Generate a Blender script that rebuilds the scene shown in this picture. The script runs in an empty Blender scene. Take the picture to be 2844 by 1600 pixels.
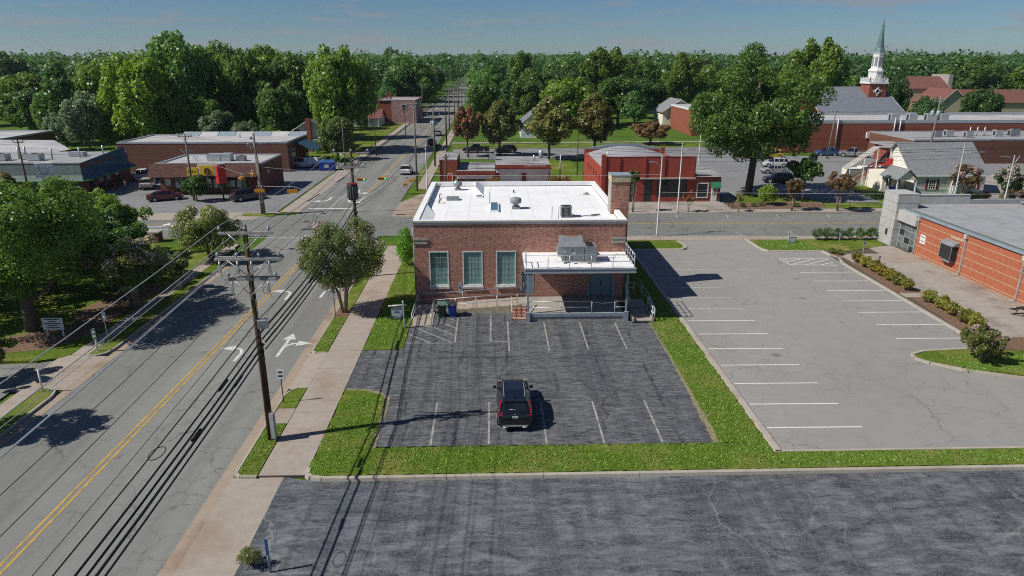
import bpy, math, random
import numpy as np
from mathutils import Vector, Matrix
R = math.radians
SC = bpy.context.scene
COL = SC.collection
# ---------------------------------------------------------------- camera
cam_d = bpy.data.cameras.new('camera'); cam = bpy.data.objects.new('camera', cam_d); COL.objects.link(cam)
cam.location = (0, 0, 19.0)
cam.rotation_euler = (R(90 - 18.49), 0, R(-1.518))
cam_d.lens = 24.0; cam_d.sensor_width = 36; cam_d.clip_start = .1; cam_d.clip_end = 9000
SC.camera = cam
# ---------------------------------------------------------------- light
SUN_EL, SUN_X, SUN_Y = 45.5, -0.967, -0.255        # horizontal direction towards the sun
world = bpy.data.worlds.new('World'); SC.world = world; world.use_nodes = True
wn = world.node_tree; wn.nodes.clear()
wo = wn.nodes.new('ShaderNodeOutputWorld'); wb = wn.nodes.new('ShaderNodeBackground')
sky = wn.nodes.new('ShaderNodeTexSky'); sky.sky_type = 'NISHITA'; sky.sun_disc = False
sky.sun_elevation = R(SUN_EL); sky.sun_rotation = math.atan2(SUN_X, SUN_Y)
sky.air_density = 1.0; sky.dust_density = 0.0; sky.ozone_density = 5.0; sky.altitude = 0
wb.inputs['Strength'].default_value = 0.06
# a few thin wisps of cloud, laid out by direction in the sky
tc = wn.nodes.new('ShaderNodeTexCoord'); sep = wn.nodes.new('ShaderNodeSeparateXYZ')
wn.links.new(tc.outputs['Generated'], sep.inputs[0])
mp = wn.nodes.new('ShaderNodeMapping'); mp.inputs['Scale'].default_value = (5, 5, 34)
wn.links.new(tc.outputs['Generated'], mp.inputs[0])
nz = wn.nodes.new('ShaderNodeTexNoise'); nz.inputs['Scale'].default_value = 1.6; nz.inputs['Detail'].default_value = 5
wn.links.new(mp.outputs[0], nz.inputs['Vector'])
cr = wn.nodes.new('ShaderNodeValToRGB'); cr.color_ramp.elements[0].position = .54; cr.color_ramp.elements[1].position = .66
wn.links.new(nz.outputs['Fac'], cr.inputs[0])
mx = wn.nodes.new('ShaderNodeMix'); mx.data_type = 'RGBA'
ml = wn.nodes.new('ShaderNodeMath'); ml.operation = 'MULTIPLY'; ml.inputs[1].default_value = .5
wn.links.new(cr.outputs[0], ml.inputs[0]); wn.links.new(ml.outputs[0], mx.inputs[0])
tint = wn.nodes.new('ShaderNodeMix'); tint.data_type = 'RGBA'; tint.blend_type = 'MULTIPLY'; tint.inputs[0].default_value = 1
wn.links.new(sky.outputs[0], tint.inputs[6]); tint.inputs[7].default_value = (.60, .78, .98, 1)
wn.links.new(tint.outputs[2], mx.inputs[6]); mx.inputs[7].default_value = (5.2, 4.7, 4.9, 1)
wn.links.new(mx.outputs[2], wb.inputs['Color']); wn.links.new(wb.outputs[0], wo.inputs[0])
sd = bpy.data.lights.new('sun', 'SUN'); sd.energy = 4.9; sd.angle = R(.5); sd.color = (1, .95, .87)
sun = bpy.data.objects.new('sun', sd); COL.objects.link(sun)
sv = Vector((SUN_X * math.cos(R(SUN_EL)), SUN_Y * math.cos(R(SUN_EL)), math.sin(R(SUN_EL))))
sun.rotation_euler = sv.to_track_quat('Z', 'Y').to_euler(); sun.location = sv * 300
SC.view_settings.view_transform = 'Standard'; SC.view_settings.look = 'None'
SC.view_settings.exposure = 0.0; SC.view_settings.gamma = 1.0; SC.view_settings.use_curve_mapping = False
SC.render.engine = 'CYCLES'
SC.cycles.pixel_filter_type = 'BLACKMAN_HARRIS'; SC.cycles.filter_width = 1.05; SC.cycles.use_adaptive_sampling = False; SC.cycles.use_denoising = False; SC.cycles.max_bounces = 6; SC.cycles.diffuse_bounces = 3; SC.cycles.transparent_max_bounces = 8
SC.cycles.transmission_bounces = 3; SC.cycles.glossy_bounces = 3; SC.cycles.volume_bounces = 0; SC.cycles.caustics_reflective = False; SC.cycles.caustics_refractive = False
random.seed(7); RNG = np.random.default_rng(11)

# ---------------------------------------------------------------- mesh and object helpers
ORG = {}
def tag(o, label=None, cat=None, group=None, kind=None):
    if label: o['label'] = label
    if cat: o['category'] = cat
    if group: o['group'] = group
    if kind: o['kind'] = kind
    return o
def thing(name, label, cat, loc=(0, 0, 0), rz=0, group=None):
    o = bpy.data.objects.new(name, None); COL.objects.link(o); o.empty_display_size = .2
    o.location = loc; o.rotation_euler = (0, 0, rz); ORG[o.name] = Vector(loc)
    return tag(o, label, cat, group)
def link(name, me, parent=None, loc=(0, 0, 0)):
    o = bpy.data.objects.new(name, me); COL.objects.link(o); o.location = loc
    if parent: o.parent = parent; ORG[o.name] = ORG.get(parent.name, Vector((0, 0, 0)))
    else: ORG[o.name] = Vector(loc)
    return o
def copy_tree(o, parent=None):
    c = o.copy(); COL.objects.link(c); c.parent = parent
    for ch in o.children: copy_tree(ch, c)
    return c
class MB:
    def __init__(s): s.v = []; s.f = []; s.m = []; s.s = []
    def add(s, vs, fs, mi=0, sm=False):
        b = len(s.v); s.v.extend(vs)
        for f in fs: s.f.append([b + i for i in f]); s.m.append(mi); s.s.append(sm)
        return s
    def box(s, x0, x1, y0, y1, z0, z1, mi=0):
        return s.add([(x0, y0, z0), (x1, y0, z0), (x1, y1, z0), (x0, y1, z0), (x0, y0, z1), (x1, y0, z1), (x1, y1, z1), (x0, y1, z1)],
                     [(0, 3, 2, 1), (4, 5, 6, 7), (0, 1, 5, 4), (1, 2, 6, 5), (2, 3, 7, 6), (3, 0, 4, 7)], mi)
    def rbox(s, c, d, rz=0, mi=0, ry=0):
        m = Matrix.Translation(c) @ Matrix.Rotation(rz, 4, 'Z') @ Matrix.Rotation(ry, 4, 'Y')
        hx, hy, hz = d[0] / 2, d[1] / 2, d[2] / 2
        vs = [m @ Vector(p) for p in ((-hx, -hy, -hz), (hx, -hy, -hz), (hx, hy, -hz), (-hx, hy, -hz), (-hx, -hy, hz), (hx, -hy, hz), (hx, hy, hz), (-hx, hy, hz))]
        return s.add([tuple(v) for v in vs], [(0, 3, 2, 1), (4, 5, 6, 7), (0, 1, 5, 4), (1, 2, 6, 5), (2, 3, 7, 6), (3, 0, 4, 7)], mi)
    def quad(s, a, b, c, d, mi=0): return s.add([a, b, c, d], [(0, 1, 2, 3)], mi)
    def flat(s, pts, z, mi=0): return s.add([(x, y, z) for x, y in pts], [tuple(range(len(pts)))], mi)
    def prism(s, pts, z0, z1, mi=0):
        n = len(pts)
        vs = [(x, y, z0) for x, y in pts] + [(x, y, z1) for x, y in pts]
        fs = [tuple(range(n - 1, -1, -1)), tuple(range(n, 2 * n))] + [(i, (i + 1) % n, n + (i + 1) % n, n + i) for i in range(n)]
        return s.add(vs, fs, mi)
    def extr(s, prof, axis, a0, a1, mi=0):
        # prof: 2-D outline; axis 'x': prof is (y, z); axis 'y': prof is (x, z)
        n = len(prof)
        P = (lambda p, a: (a, p[0], p[1])) if axis == 'x' else (lambda p, a: (p[0], a, p[1]))
        vs = [P(p, a0) for p in prof] + [P(p, a1) for p in prof]
        fs = [tuple(range(n - 1, -1, -1)), tuple(range(n, 2 * n))] + [(i, (i + 1) % n, n + (i + 1) % n, n + i) for i in range(n)]
        return s.add(vs, fs, mi)
    def tube(s, pts, r, n=6, mi=0, r2=None, cap=True):
        pts = [Vector(p) for p in pts]; k = len(pts); vs = []
        for i, p in enumerate(pts):
            d = (pts[min(i + 1, k - 1)] - pts[max(i - 1, 0)])
            d = d.normalized() if d.length > 1e-9 else Vector((0, 0, 1))
            a = d.cross(Vector((0, 0, 1))) if abs(d.z) < .95 else d.cross(Vector((1, 0, 0)))
            a.normalize(); b = d.cross(a)
            if isinstance(r, (list, tuple)): rr = r[i]
            else: rr = r if r2 is None else r + (r2 - r) * i / max(1, k - 1)
            for j in range(n):
                t = 2 * math.pi * j / n; vs.append(tuple(p + a * (rr * math.cos(t)) + b * (rr * math.sin(t))))
        fs = [(i * n + j, i * n + (j + 1) % n, (i + 1) * n + (j + 1) % n, (i + 1) * n + j) for i in range(k - 1) for j in range(n)]
        s.add(vs, fs, mi, True)
        if cap and n > 2:
            b = len(s.v) - len(vs)
            s.f.append([b + j for j in range(n)][::-1]); s.m.append(mi); s.s.append(False)
            s.f.append([b + (k - 1) * n + j for j in range(n)]); s.m.append(mi); s.s.append(False)
        return s
    def cyl(s, x, y, z0, z1, r, n=12, mi=0, r2=None): return s.tube([(x, y, z0), (x, y, z1)], r, n, mi, r2)
    def ball(s, c, r, n=8, mi=0, sz=1.0):
        c = Vector(c); vs = []; m = max(4, n // 2 + 1)
        for i in range(m + 1):
            ph = math.pi * i / m
            for j in range(n):
                t = 2 * math.pi * j / n; vs.append((c.x + r * math.sin(ph) * math.cos(t), c.y + r * math.sin(ph) * math.sin(t), c.z - r * sz * math.cos(ph)))
        return s.add(vs, [(i * n + j, i * n + (j + 1) % n, (i + 1) * n + (j + 1) % n, (i + 1) * n + j) for i in range(m) for j in range(n)], mi, True)
    def mesh(s, name, mats, off=(0, 0, 0)):
        me = bpy.data.meshes.new(name); ox, oy, oz = off
        me.from_pydata([(x - ox, y - oy, z - oz) for x, y, z in s.v], [], s.f)
        for m in (mats if isinstance(mats, (list, tuple)) else [mats]): me.materials.append(m)
        me.polygons.foreach_set('material_index', s.m); me.polygons.foreach_set('use_smooth', s.s)
        me.update(); return me
    def build(s, name, mats, parent=None, local=False, at=None):
        if not s.v: return None
        if parent is not None:
            off = (0, 0, 0) if local else ORG[parent.name]
            return link(name, s.mesh(name, mats, off), parent)
        if at is None:
            xs = [p[0] for p in s.v]; ys = [p[1] for p in s.v]; zs = [p[2] for p in s.v]
            at = ((min(xs) + max(xs)) / 2, (min(ys) + max(ys)) / 2, min(zs))
        return link(name, s.mesh(name, mats, at), None, at)
def bx(name, mats, parent, *a): return MB().box(*a).build(name, mats, parent)
TEXTN = 0
def lettering(name, body, size, m, parent, loc, rot=(R(90), 0, 0), local=False, ext=.006, align='CENTER'):
    cu = bpy.data.curves.new(name, 'FONT'); cu.body = body; cu.size = size; cu.extrude = ext; cu.align_x = align; cu.align_y = 'CENTER'; cu.resolution_u = 2
    t = bpy.data.objects.new(name, cu); COL.objects.link(t); me = bpy.data.meshes.new_from_object(t.evaluated_get(bpy.context.evaluated_depsgraph_get())); bpy.data.objects.remove(t); me.materials.clear(); me.materials.append(m)
    o = link(name, me, parent); o.location = Vector(loc) - (Vector((0, 0, 0)) if local else ORG[parent.name]); o.rotation_euler = rot
    return o

# ---------------------------------------------------------------- materials
def nd(nt, typ, ins=None, **at):
    n = nt.nodes.new(typ)
    for k, v in at.items(): setattr(n, k, v)
    for k, v in (ins or {}).items():
        if isinstance(v, bpy.types.NodeSocket): nt.links.new(v, n.inputs[k])
        else: n.inputs[k].default_value = v
    return n
def c4(c): return (c[0], c[1], c[2], 1)
def new_mat(name, rough=.8, metal=0, spec=.3):
    m = bpy.data.materials.new(name); m.use_nodes = True; nt = m.node_tree; b = nt.nodes['Principled BSDF']
    b.inputs['Roughness'].default_value = rough; b.inputs['Metallic'].default_value = metal; b.inputs['Specular IOR Level'].default_value = spec
    return m, nt, b
def mixc(nt, f, a, b, blend='MIX'):
    n = nt.nodes.new('ShaderNodeMix'); n.data_type = 'RGBA'; n.blend_type = blend; n.clamp_factor = True
    for i, v in ((0, f), (6, a), (7, b)):
        if isinstance(v, bpy.types.NodeSocket): nt.links.new(v, n.inputs[i])
        else: n.inputs[i].default_value = v if i == 0 else c4(v)
    return n.outputs[2]
def ramp(nt, f, p0, p1, v0=0, v1=1):
    n = nd(nt, 'ShaderNodeMapRange', {'Value': f, 'From Min': p0, 'From Max': p1, 'To Min': v0, 'To Max': v1}); n.clamp = True
    return n.outputs[0]
def noise(nt, vec, scale, detail=4, rough=.55, dist=0):
    return nd(nt, 'ShaderNodeTexNoise', {'Vector': vec, 'Scale': scale, 'Detail': detail, 'Roughness': rough, 'Distortion': dist}).outputs['Fac']
def objco(nt, sc=(1, 1, 1)):
    t = nt.nodes.new('ShaderNodeTexCoord').outputs['Object']
    if sc == (1, 1, 1): return t
    return nd(nt, 'ShaderNodeMapping', {'Vector': t, 'Scale': sc}).outputs[0]
def worldco(nt, sc=(1, 1, 1)):
    t = nt.nodes.new('ShaderNodeNewGeometry').outputs['Position']
    return nd(nt, 'ShaderNodeMapping', {'Vector': t, 'Scale': sc}).outputs[0]
def bump(nt, b, h, strength=.3, dist=.02):
    n = nd(nt, 'ShaderNodeBump', {'Height': h, 'Strength': strength, 'Distance': dist}); nt.links.new(n.outputs[0], b.inputs['Normal'])
def plain(name, col, rough=.6, var=.12, scale=2.5, metal=0, spec=.35, bmp=0, col2=None, sc=(1, 1, 1)):
    m, nt, b = new_mat(name, rough, metal, spec); v = objco(nt, sc)
    n1 = noise(nt, v, scale, 5); n2 = noise(nt, v, scale * 9, 3)
    lo = col2 or tuple(c * (1 - var * 1.6) for c in col); hi = tuple(min(1, c * (1 + var)) for c in col)
    c = mixc(nt, ramp(nt, n1, .32, .68), lo, hi); c = mixc(nt, ramp(nt, n2, .3, .75, 0, var * 1.5), c, tuple(x * .55 for x in col))
    nt.links.new(c, b.inputs['Base Color'])
    if bmp: bump(nt, b, n2, bmp, .01)
    return m
def asphalt(name, lo, hi, crack=.25, crk=.06, streak=None, crack_amt=1, stain=0, tracks=0, seal=0, spots=0):
    m, nt, b = new_mat(name, .9, 0, .25); v = worldco(nt)
    big = noise(nt, v, .09, 5); mid = noise(nt, v, .9, 6, .6); fine = noise(nt, v, 14, 3)
    c = mixc(nt, ramp(nt, big, .35, .65), lo, hi)
    c = mixc(nt, ramp(nt, mid, .3, .7, 0, .35), c, tuple(x * .72 for x in lo))
    c = mixc(nt, ramp(nt, fine, .35, .75, 0, .35), c, tuple(min(1, x * 1.3) for x in hi))
    if tracks:
        tr = noise(nt, worldco(nt, (.62, .010, 1)), 1.0, 4, .6); c = mixc(nt, ramp(nt, tr, .42, .62, 0, tracks), c, tuple(x * .62 for x in lo))
    if streak:
        va = worldco(nt, (streak[0], streak[1], 1)); a1 = noise(nt, va, 1.0, 11, .74, .7); a2 = noise(nt, va, .33, 8, .66, .4); a3 = noise(nt, worldco(nt, (1.0, .06, 1)), 1.0, 5, .6)
        c = mixc(nt, ramp(nt, a1, .36, .64), tuple(x * (.5 if seal else .6) for x in lo), (.20, .205, .205) if seal else (.205, .215, .22))
        c = mixc(nt, ramp(nt, a2, .50, .64, 0, .6), c, tuple(x * .55 for x in lo))
        c = mixc(nt, ramp(nt, a3, .48, .60, 0, .5), c, tuple(x * .7 for x in lo))
        sx_ = nd(nt, 'ShaderNodeSeparateXYZ', {0: v})
        for ax, per, off in ((0, 2.98, .55), (1, 5.9, 2.1)):
            fr_ = nd(nt, 'ShaderNodeMath', {0: nd(nt, 'ShaderNodeMath', {0: nd(nt, 'ShaderNodeMath', {0: sx_.outputs[ax], 1: nd(nt, 'ShaderNodeMath', {0: noise(nt, v, .45, 3), 1: .35}, operation='MULTIPLY').outputs[0]}, operation='ADD').outputs[0], 1: off}, operation='ADD').outputs[0], 1: per}, operation='MODULO').outputs[0]
            ab_ = nd(nt, 'ShaderNodeMath', {0: nd(nt, 'ShaderNodeMath', {0: nd(nt, 'ShaderNodeMath', {0: fr_}, operation='ABSOLUTE').outputs[0], 1: per / 2}, operation='SUBTRACT').outputs[0]}, operation='ABSOLUTE').outputs[0]
            kk_ = nd(nt, 'ShaderNodeMath', {0: ramp(nt, ab_, .05, .15, 1, 0), 1: ramp(nt, noise(nt, v, .22, 4), .45, .58, 0, .8 * seal)}, operation='MULTIPLY').outputs[0]; c = mixc(nt, kk_, c, tuple(x * .32 for x in lo))
        vn_ = nd(nt, 'ShaderNodeMath', {0: nd(nt, 'ShaderNodeMath', {0: noise(nt, va, 1.3, 5, .6, 1.6), 1: .5}, operation='SUBTRACT').outputs[0]}, operation='ABSOLUTE').outputs[0]
        vk = nd(nt, 'ShaderNodeMath', {0: ramp(nt, vn_, 0, .016, 1, 0), 1: ramp(nt, noise(nt, va, .5, 3), .48, .60, 0, .75)}, operation='MULTIPLY').outputs[0]
        c = mixc(nt, vk, c, tuple(min(1, x * 3.0) for x in hi)); c = mixc(nt, ramp(nt, noise(nt, v, 7, 5, .75), .45, .65, 0, .6), c, tuple(min(1, x * 1.9) for x in hi)); c = mixc(nt, ramp(nt, noise(nt, v, 11, 4, .75), .50, .72, 0, .6), c, tuple(x * .4 for x in lo))
    if spots:
        vo_ = nd(nt, 'ShaderNodeTexVoronoi', {'Vector': worldco(nt, (1, 1, 0)), 'Scale': .42}); sc_ = nd(nt, 'ShaderNodeSeparateColor', {0: vo_.outputs['Color']}).outputs[0]
        rr_ = ramp(nt, nd(nt, 'ShaderNodeMath', {0: vo_.outputs['Distance'], 1: nd(nt, 'ShaderNodeMath', {0: noise(nt, v, 3.5, 5, .7), 1: .22}, operation='MULTIPLY').outputs[0]}, operation='ADD').outputs[0], .14, .30, 1, 0)
        c = mixc(nt, nd(nt, 'ShaderNodeMath', {0: rr_, 1: ramp(nt, sc_, .62, .95, 0, spots)}, operation='MULTIPLY').outputs[0], c, tuple(x * .35 for x in lo))
        pt_ = noise(nt, worldco(nt, (.10, .05, 1)), 1.0, 2, .4); c = mixc(nt, ramp(nt, pt_, .50, .515, 0, .10), c, tuple(x * .7 for x in lo))
    if stain:
        st = noise(nt, worldco(nt, (.5, 1.1, 1)), .8, 5, .6); c = mixc(nt, ramp(nt, st, .62, .75, 0, stain), c, tuple(x * .35 for x in lo))
    wv = nd(nt, 'ShaderNodeTexNoise', {'Vector': v, 'Scale': .55, 'Detail': 5, 'Roughness': .6}).outputs['Color']
    wm = nd(nt, 'ShaderNodeVectorMath', {0: wv, 1: (1.9, 1.9, 1.9)}, operation='MULTIPLY').outputs[0]
    wv = nd(nt, 'ShaderNodeVectorMath', {0: v, 1: wm}, operation='ADD').outputs[0]
    for sc_, w_ in ((crack, 1.0), (crack * 3.3, .7)):
        vo = nd(nt, 'ShaderNodeTexVoronoi', {'Vector': wv, 'Scale': sc_}, feature='DISTANCE_TO_EDGE').outputs['Distance']
        k = ramp(nt, vo, .0, .017 * sc_ / .25 * w_, 1, 0); msk = ramp(nt, noise(nt, v, .16 if w_ == 1 else .12, 3), .44, .60)
        k = nd(nt, 'ShaderNodeMath', {0: k, 1: msk}, operation='MULTIPLY').outputs[0]
        k = nd(nt, 'ShaderNodeMath', {0: k, 1: .85 * crack_amt * w_}, operation='MULTIPLY').outputs[0]
        c = mixc(nt, k, c, (crk, crk, crk))
    nt.links.new(c, b.inputs['Base Color']); bump(nt, b, fine, .25, .01)
    return m
def concrete(name, col, stain=(.20, .14, .08), amt=.45):
    m, nt, b = new_mat(name, .88, 0, .25); v = worldco(nt)
    big = noise(nt, v, .35, 5); mid = noise(nt, v, 2.2, 6, .65); fine = noise(nt, v, 18, 3)
    oi = nt.nodes.new('ShaderNodeObjectInfo').outputs['Random']
    c = mixc(nt, ramp(nt, mid, .3, .7), tuple(x * .86 for x in col), tuple(min(1, x * 1.1) for x in col))
    c = mixc(nt, ramp(nt, big, .5, .72, 0, amt), c, stain)
    c = mixc(nt, ramp(nt, fine, .4, .75, 0, .25), c, tuple(x * .6 for x in col))
    c = mixc(nt, ramp(nt, oi, 0, 1, 0, .22), c, tuple(x * .72 for x in col))
    nt.links.new(c, b.inputs['Base Color']); bump(nt, b, fine, .2, .006)
    return m
def grass_mat(name, lo, hi, dry, dry_amt=.6):
    m, nt, b = new_mat(name, .95, 0, .1); v = worldco(nt)
    n1 = noise(nt, v, .28, 6, .6); n2 = noise(nt, v, 5.5, 5, .7); n3 = noise(nt, v, 2.0, 5, .65, .4)
    c = mixc(nt, ramp(nt, n2, .33, .67), lo, hi); c = mixc(nt, ramp(nt, n3, .35, .65, 0, .55), c, tuple(x * .62 for x in lo))
    c = mixc(nt, ramp(nt, n1, .47, .68, 0, dry_amt), c, dry)
    c = mixc(nt, ramp(nt, noise(nt, v, 24, 2), .5, .78, 0, .6), c, tuple(x * .4 for x in lo))
    nt.links.new(c, b.inputs['Base Color']); bump(nt, b, n2, .9, .12)
    return m
def brick(name, c1, c2, mortar, bw=.21, rh=.074, ms=.011, worn=.25, soldier=False, streak=.35):
    m, nt, b = new_mat(name, .88, 0, .2); t = nt.nodes.new('ShaderNodeTexCoord').outputs['Object']
    s = nd(nt, 'ShaderNodeSeparateXYZ', {0: t}); u = nd(nt, 'ShaderNodeMath', {0: s.outputs[0], 1: s.outputs[1]}, operation='ADD').outputs[0]
    vec = nd(nt, 'ShaderNodeCombineXYZ', {0: u, 1: s.outputs[2], 2: 0.0}).outputs[0]
    bt = nd(nt, 'ShaderNodeTexBrick', {'Vector': vec, 'Color1': c4(c1), 'Color2': c4(c2), 'Mortar': c4(mortar), 'Scale': 1.0, 'Mortar Size': ms, 'Mortar Smooth': .15, 'Bias': -.1, 'Brick Width': bw, 'Row Height': rh})
    v2 = nd(nt, 'ShaderNodeMapping', {'Vector': vec, 'Scale': (2.6, 12, 1)}).outputs[0]
    st = noise(nt, v2, 1.0, 5, .7); big = noise(nt, t, .5, 5)
    c = mixc(nt, ramp(nt, st, .48, .62, 0, streak), bt.outputs[0], tuple(x * .45 for x in c1))
    c = mixc(nt, ramp(nt, st, .47, .36, 0, streak), c, tuple(min(1, x * 1.35) for x in c2))
    c = mixc(nt, ramp(nt, big, .4, .7, 0, worn), c, tuple(x * .6 for x in c2))
    nt.links.new(c, b.inputs['Base Color']); bump(nt, b, bt.outputs['Fac'], -.35, .01)
    return m
def shingle(name, c1, c2, rh=.14, bw=.32):
    m, nt, b = new_mat(name, .92, 0, .15); t = nt.nodes.new('ShaderNodeTexCoord').outputs['Object']
    s = nd(nt, 'ShaderNodeSeparateXYZ', {0: t}); vec = nd(nt, 'ShaderNodeCombineXYZ', {0: nd(nt, 'ShaderNodeMath', {0: s.outputs[0], 1: s.outputs[1]}, operation='ADD').outputs[0], 1: s.outputs[2], 2: 0.0}).outputs[0]
    bt = nd(nt, 'ShaderNodeTexBrick', {'Vector': vec, 'Color1': c4(c1), 'Color2': c4(c2), 'Mortar': c4(tuple(x * .5 for x in c1)), 'Scale': 1.0, 'Mortar Size': .012, 'Brick Width': bw, 'Row Height': rh})
    n = noise(nt, t, 1.1, 5); c = mixc(nt, ramp(nt, n, .35, .7, 0, .4), bt.outputs[0], tuple(x * .65 for x in c1))
    n = noise(nt, t, 7, 4); c = mixc(nt, ramp(nt, n, .45, .7, 0, .35), c, tuple(min(1, x * 1.5) for x in c2))
    nt.links.new(c, b.inputs['Base Color']); bump(nt, b, bt.outputs['Fac'], -.4, .02)
    return m
def glass(name, col, rough=.08, spec=.6, var=.5, sc=1.2):
    m, nt, b = new_mat(name, rough, 0, spec); v = objco(nt); n = noise(nt, v, sc, 3)
    nt.links.new(mixc(nt, ramp(nt, n, .35, .65), tuple(x * (1 - var) for x in col), col), b.inputs['Base Color']); return m
def leaf_mat(name, lo, hi, trans=.40, hue=.0):
    lo = tuple(x * 1.8 for x in lo); hi = tuple(x * 1.85 for x in hi)
    m = bpy.data.materials.new(name); m.use_nodes = True; nt = m.node_tree; nt.nodes.clear()
    out = nt.nodes.new('ShaderNodeOutputMaterial'); g = nt.nodes.new('ShaderNodeNewGeometry'); oi = nt.nodes.new('ShaderNodeObjectInfo')
    c = mixc(nt, g.outputs['Random Per Island'], lo, hi)
    c = mixc(nt, ramp(nt, noise(nt, objco(nt), .28 if hue == 0 else hue, 3), .4, .62, 0, .55), c, tuple(x * .62 for x in lo))
    c = mixc(nt, ramp(nt, oi.outputs['Random'], 0, 1, 0, .35), c, (lo[0] * .8, hi[1] * .62, lo[2] * .9))
    hs = nd(nt, 'ShaderNodeHueSaturation', {'Hue': ramp(nt, oi.outputs['Random'], 0, 1, .492, .515), 'Saturation': ramp(nt, nd(nt, 'ShaderNodeMath', {0: oi.outputs['Random'], 1: 7.31}, operation='MULTIPLY').outputs[0], 0, 7.31, 1.0, .85), 'Value': ramp(nt, nd(nt, 'ShaderNodeMath', {0: nd(nt, 'ShaderNodeMath', {0: oi.outputs['Random'], 1: 13.7}, operation='MULTIPLY').outputs[0]}, operation='FRACT').outputs[0], 0, 1, .8, 1.4), 'Color': c}); c = hs.outputs[0]
    d = nd(nt, 'ShaderNodeBsdfPrincipled', {'Base Color': c, 'Roughness': .42, 'Specular IOR Level': .5})
    tcol = mixc(nt, .5, c, (hi[0] * 1.3, hi[1] * 1.4, hi[2] * .6)); tr = nd(nt, 'ShaderNodeBsdfTranslucent', {'Color': tcol})
    mx_ = nd(nt, 'ShaderNodeMixShader', {0: trans, 1: d.outputs[0], 2: tr.outputs[0]}); nt.links.new(mx_.outputs[0], out.inputs[0])
    return m
def paint(name, col, rough=.3, coat=.5, metal=.0):
    m, nt, b = new_mat(name, rough, metal, .5); b.inputs['Coat Weight'].default_value = coat; b.inputs['Coat Roughness'].default_value = .06
    n = noise(nt, objco(nt), 3, 3); nt.links.new(mixc(nt, ramp(nt, n, .3, .7), tuple(x * .88 for x in col), tuple(min(1, x * 1.06) for x in col)), b.inputs['Base Color']); return m
def wood(name, lo, hi):
    m, nt, b = new_mat(name, .9, 0, .2); v = objco(nt, (9, 9, .7)); n = noise(nt, v, 1.5, 5, .6); nt.links.new(mixc(nt, ramp(nt, n, .35, .65), lo, hi), b.inputs['Base Color']); bump(nt, b, n, .3, .01); return m
def roof_mat(name, col, dirt, amt=.5, streak=(1, 1, 1), edge=.6):
    m, nt, b = new_mat(name, .7, 0, .3); v = objco(nt, streak); n1 = noise(nt, v, .5, 6, .65, .4); n2 = noise(nt, v, 2.2, 6, .7, .6)
    c = mixc(nt, ramp(nt, n1, .44, .64, 0, amt), col, dirt); c = mixc(nt, ramp(nt, n2, .55, .68, 0, amt * edge), c, tuple(x * .5 for x in dirt)); nt.links.new(c, b.inputs['Base Color']); return m

K = {}
K['road'] = asphalt('street_asphalt', (.20, .203, .190), (.245, .248, .232), .16, .07, stain=.08, tracks=.4, spots=.35)
K['road2'] = asphalt('cross_street_asphalt', (.165, .170, .160), (.21, .214, .20), .30, .04, stain=.15)
K['sealed'] = asphalt('sealed_asphalt', (.050, .055, .064), (.080, .086, .096), .16, .012, streak=(1.5, 5.2, 1), seal=1)
K['sealed2'] = asphalt('sealed_asphalt_near', (.050, .057, .068), (.084, .093, .105), .07, .30, streak=(.75, 2.2, 1), crack_amt=.6)
K['grey'] = asphalt('grey_lot_asphalt', (.262, .253, .238), (.295, .285, .268), .13, .10, stain=.3, crack_amt=.65, spots=.7)
K['lot'] = asphalt('shop_lot_asphalt', (.19, .193, .195), (.25, .253, .255), .2, .06, stain=.2, spots=.7)
K['concrete'] = concrete('sidewalk_concrete', (.375, .325, .275), (.22, .135, .07), .5)
K['gutter'] = concrete('gutter_concrete', (.36, .29, .225), (.17, .09, .045), .7)
K['kerb'] = concrete('kerb_concrete', (.42, .38, .32), (.2, .15, .1), .4)
K['patio'] = concrete('patio_concrete', (.37, .335, .295), (.12, .10, .085), .7)
K['joint'] = plain('joint_dirt', (.10, .085, .065), .95)
K['grass'] = grass_mat('lawn_grass', (.085, .145, .014), (.17, .245, .032), (.30, .265, .085), .75)
K['grass_dry'] = grass_mat('verge_grass', (.105, .16, .018), (.19, .27, .038), (.29, .265, .10), .75)
K['field'] = grass_mat('field_grass', (.058, .125, .014), (.12, .225, .028), (.19, .20, .055), .4)
K['mulch'] = plain('mulch', (.20, .125, .08), .95, .4, 6, bmp=.6, col2=(.10, .06, .04))
K['soil'] = plain('dry_soil', (.26, .22, .14), .95, .35, 5, col2=(.16, .15, .07))
K['white'] = plain('white_paint', (.74, .74, .72), .6, .08, 3)
K['worn'] = plain('worn_white_paint', (.52, .52, .51), .75, .45, 2.2, col2=(.26, .26, .26))
K['worn2'] = plain('scuffed_white_paint', (.66, .66, .64), .7, .3, 4, col2=(.36, .36, .35))
K['tan_line'] = plain('faded_stall_paint', (.36, .35, .32), .8, .4, 2.2, col2=(.15, .15, .15))
K['yellow'] = plain('yellow_road_paint', (.52, .32, .06), .7, .3, 2.0, col2=(.32, .24, .09))
K['brick'] = brick('old_red_brick', (.28, .092, .058), (.46, .175, .115), (.60, .48, .40), worn=.2, streak=.75)
K['soldier'] = brick('soldier_brick', (.25, .09, .055), (.34, .14, .09), (.45, .38, .32), bw=.075, rh=.3)
K['brickred'] = brick('red_painted_brick', (.34, .066, .046), (.40, .085, .06), (.30, .06, .045), worn=.35, streak=.35)
K['brickorange'] = brick('orange_brick', (.40, .110, .052), (.47, .145, .072), (.42, .17, .11), worn=.2, streak=.4)
K['brickdark'] = brick('brown_brick', (.135, .055, .037), (.205, .088, .06), (.21, .13, .10), worn=.35, streak=.5)
K['brickmid'] = brick('church_brick', (.25, .060, .036), (.33, .095, .056), (.30, .14, .10), worn=.3, streak=.4)
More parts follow.
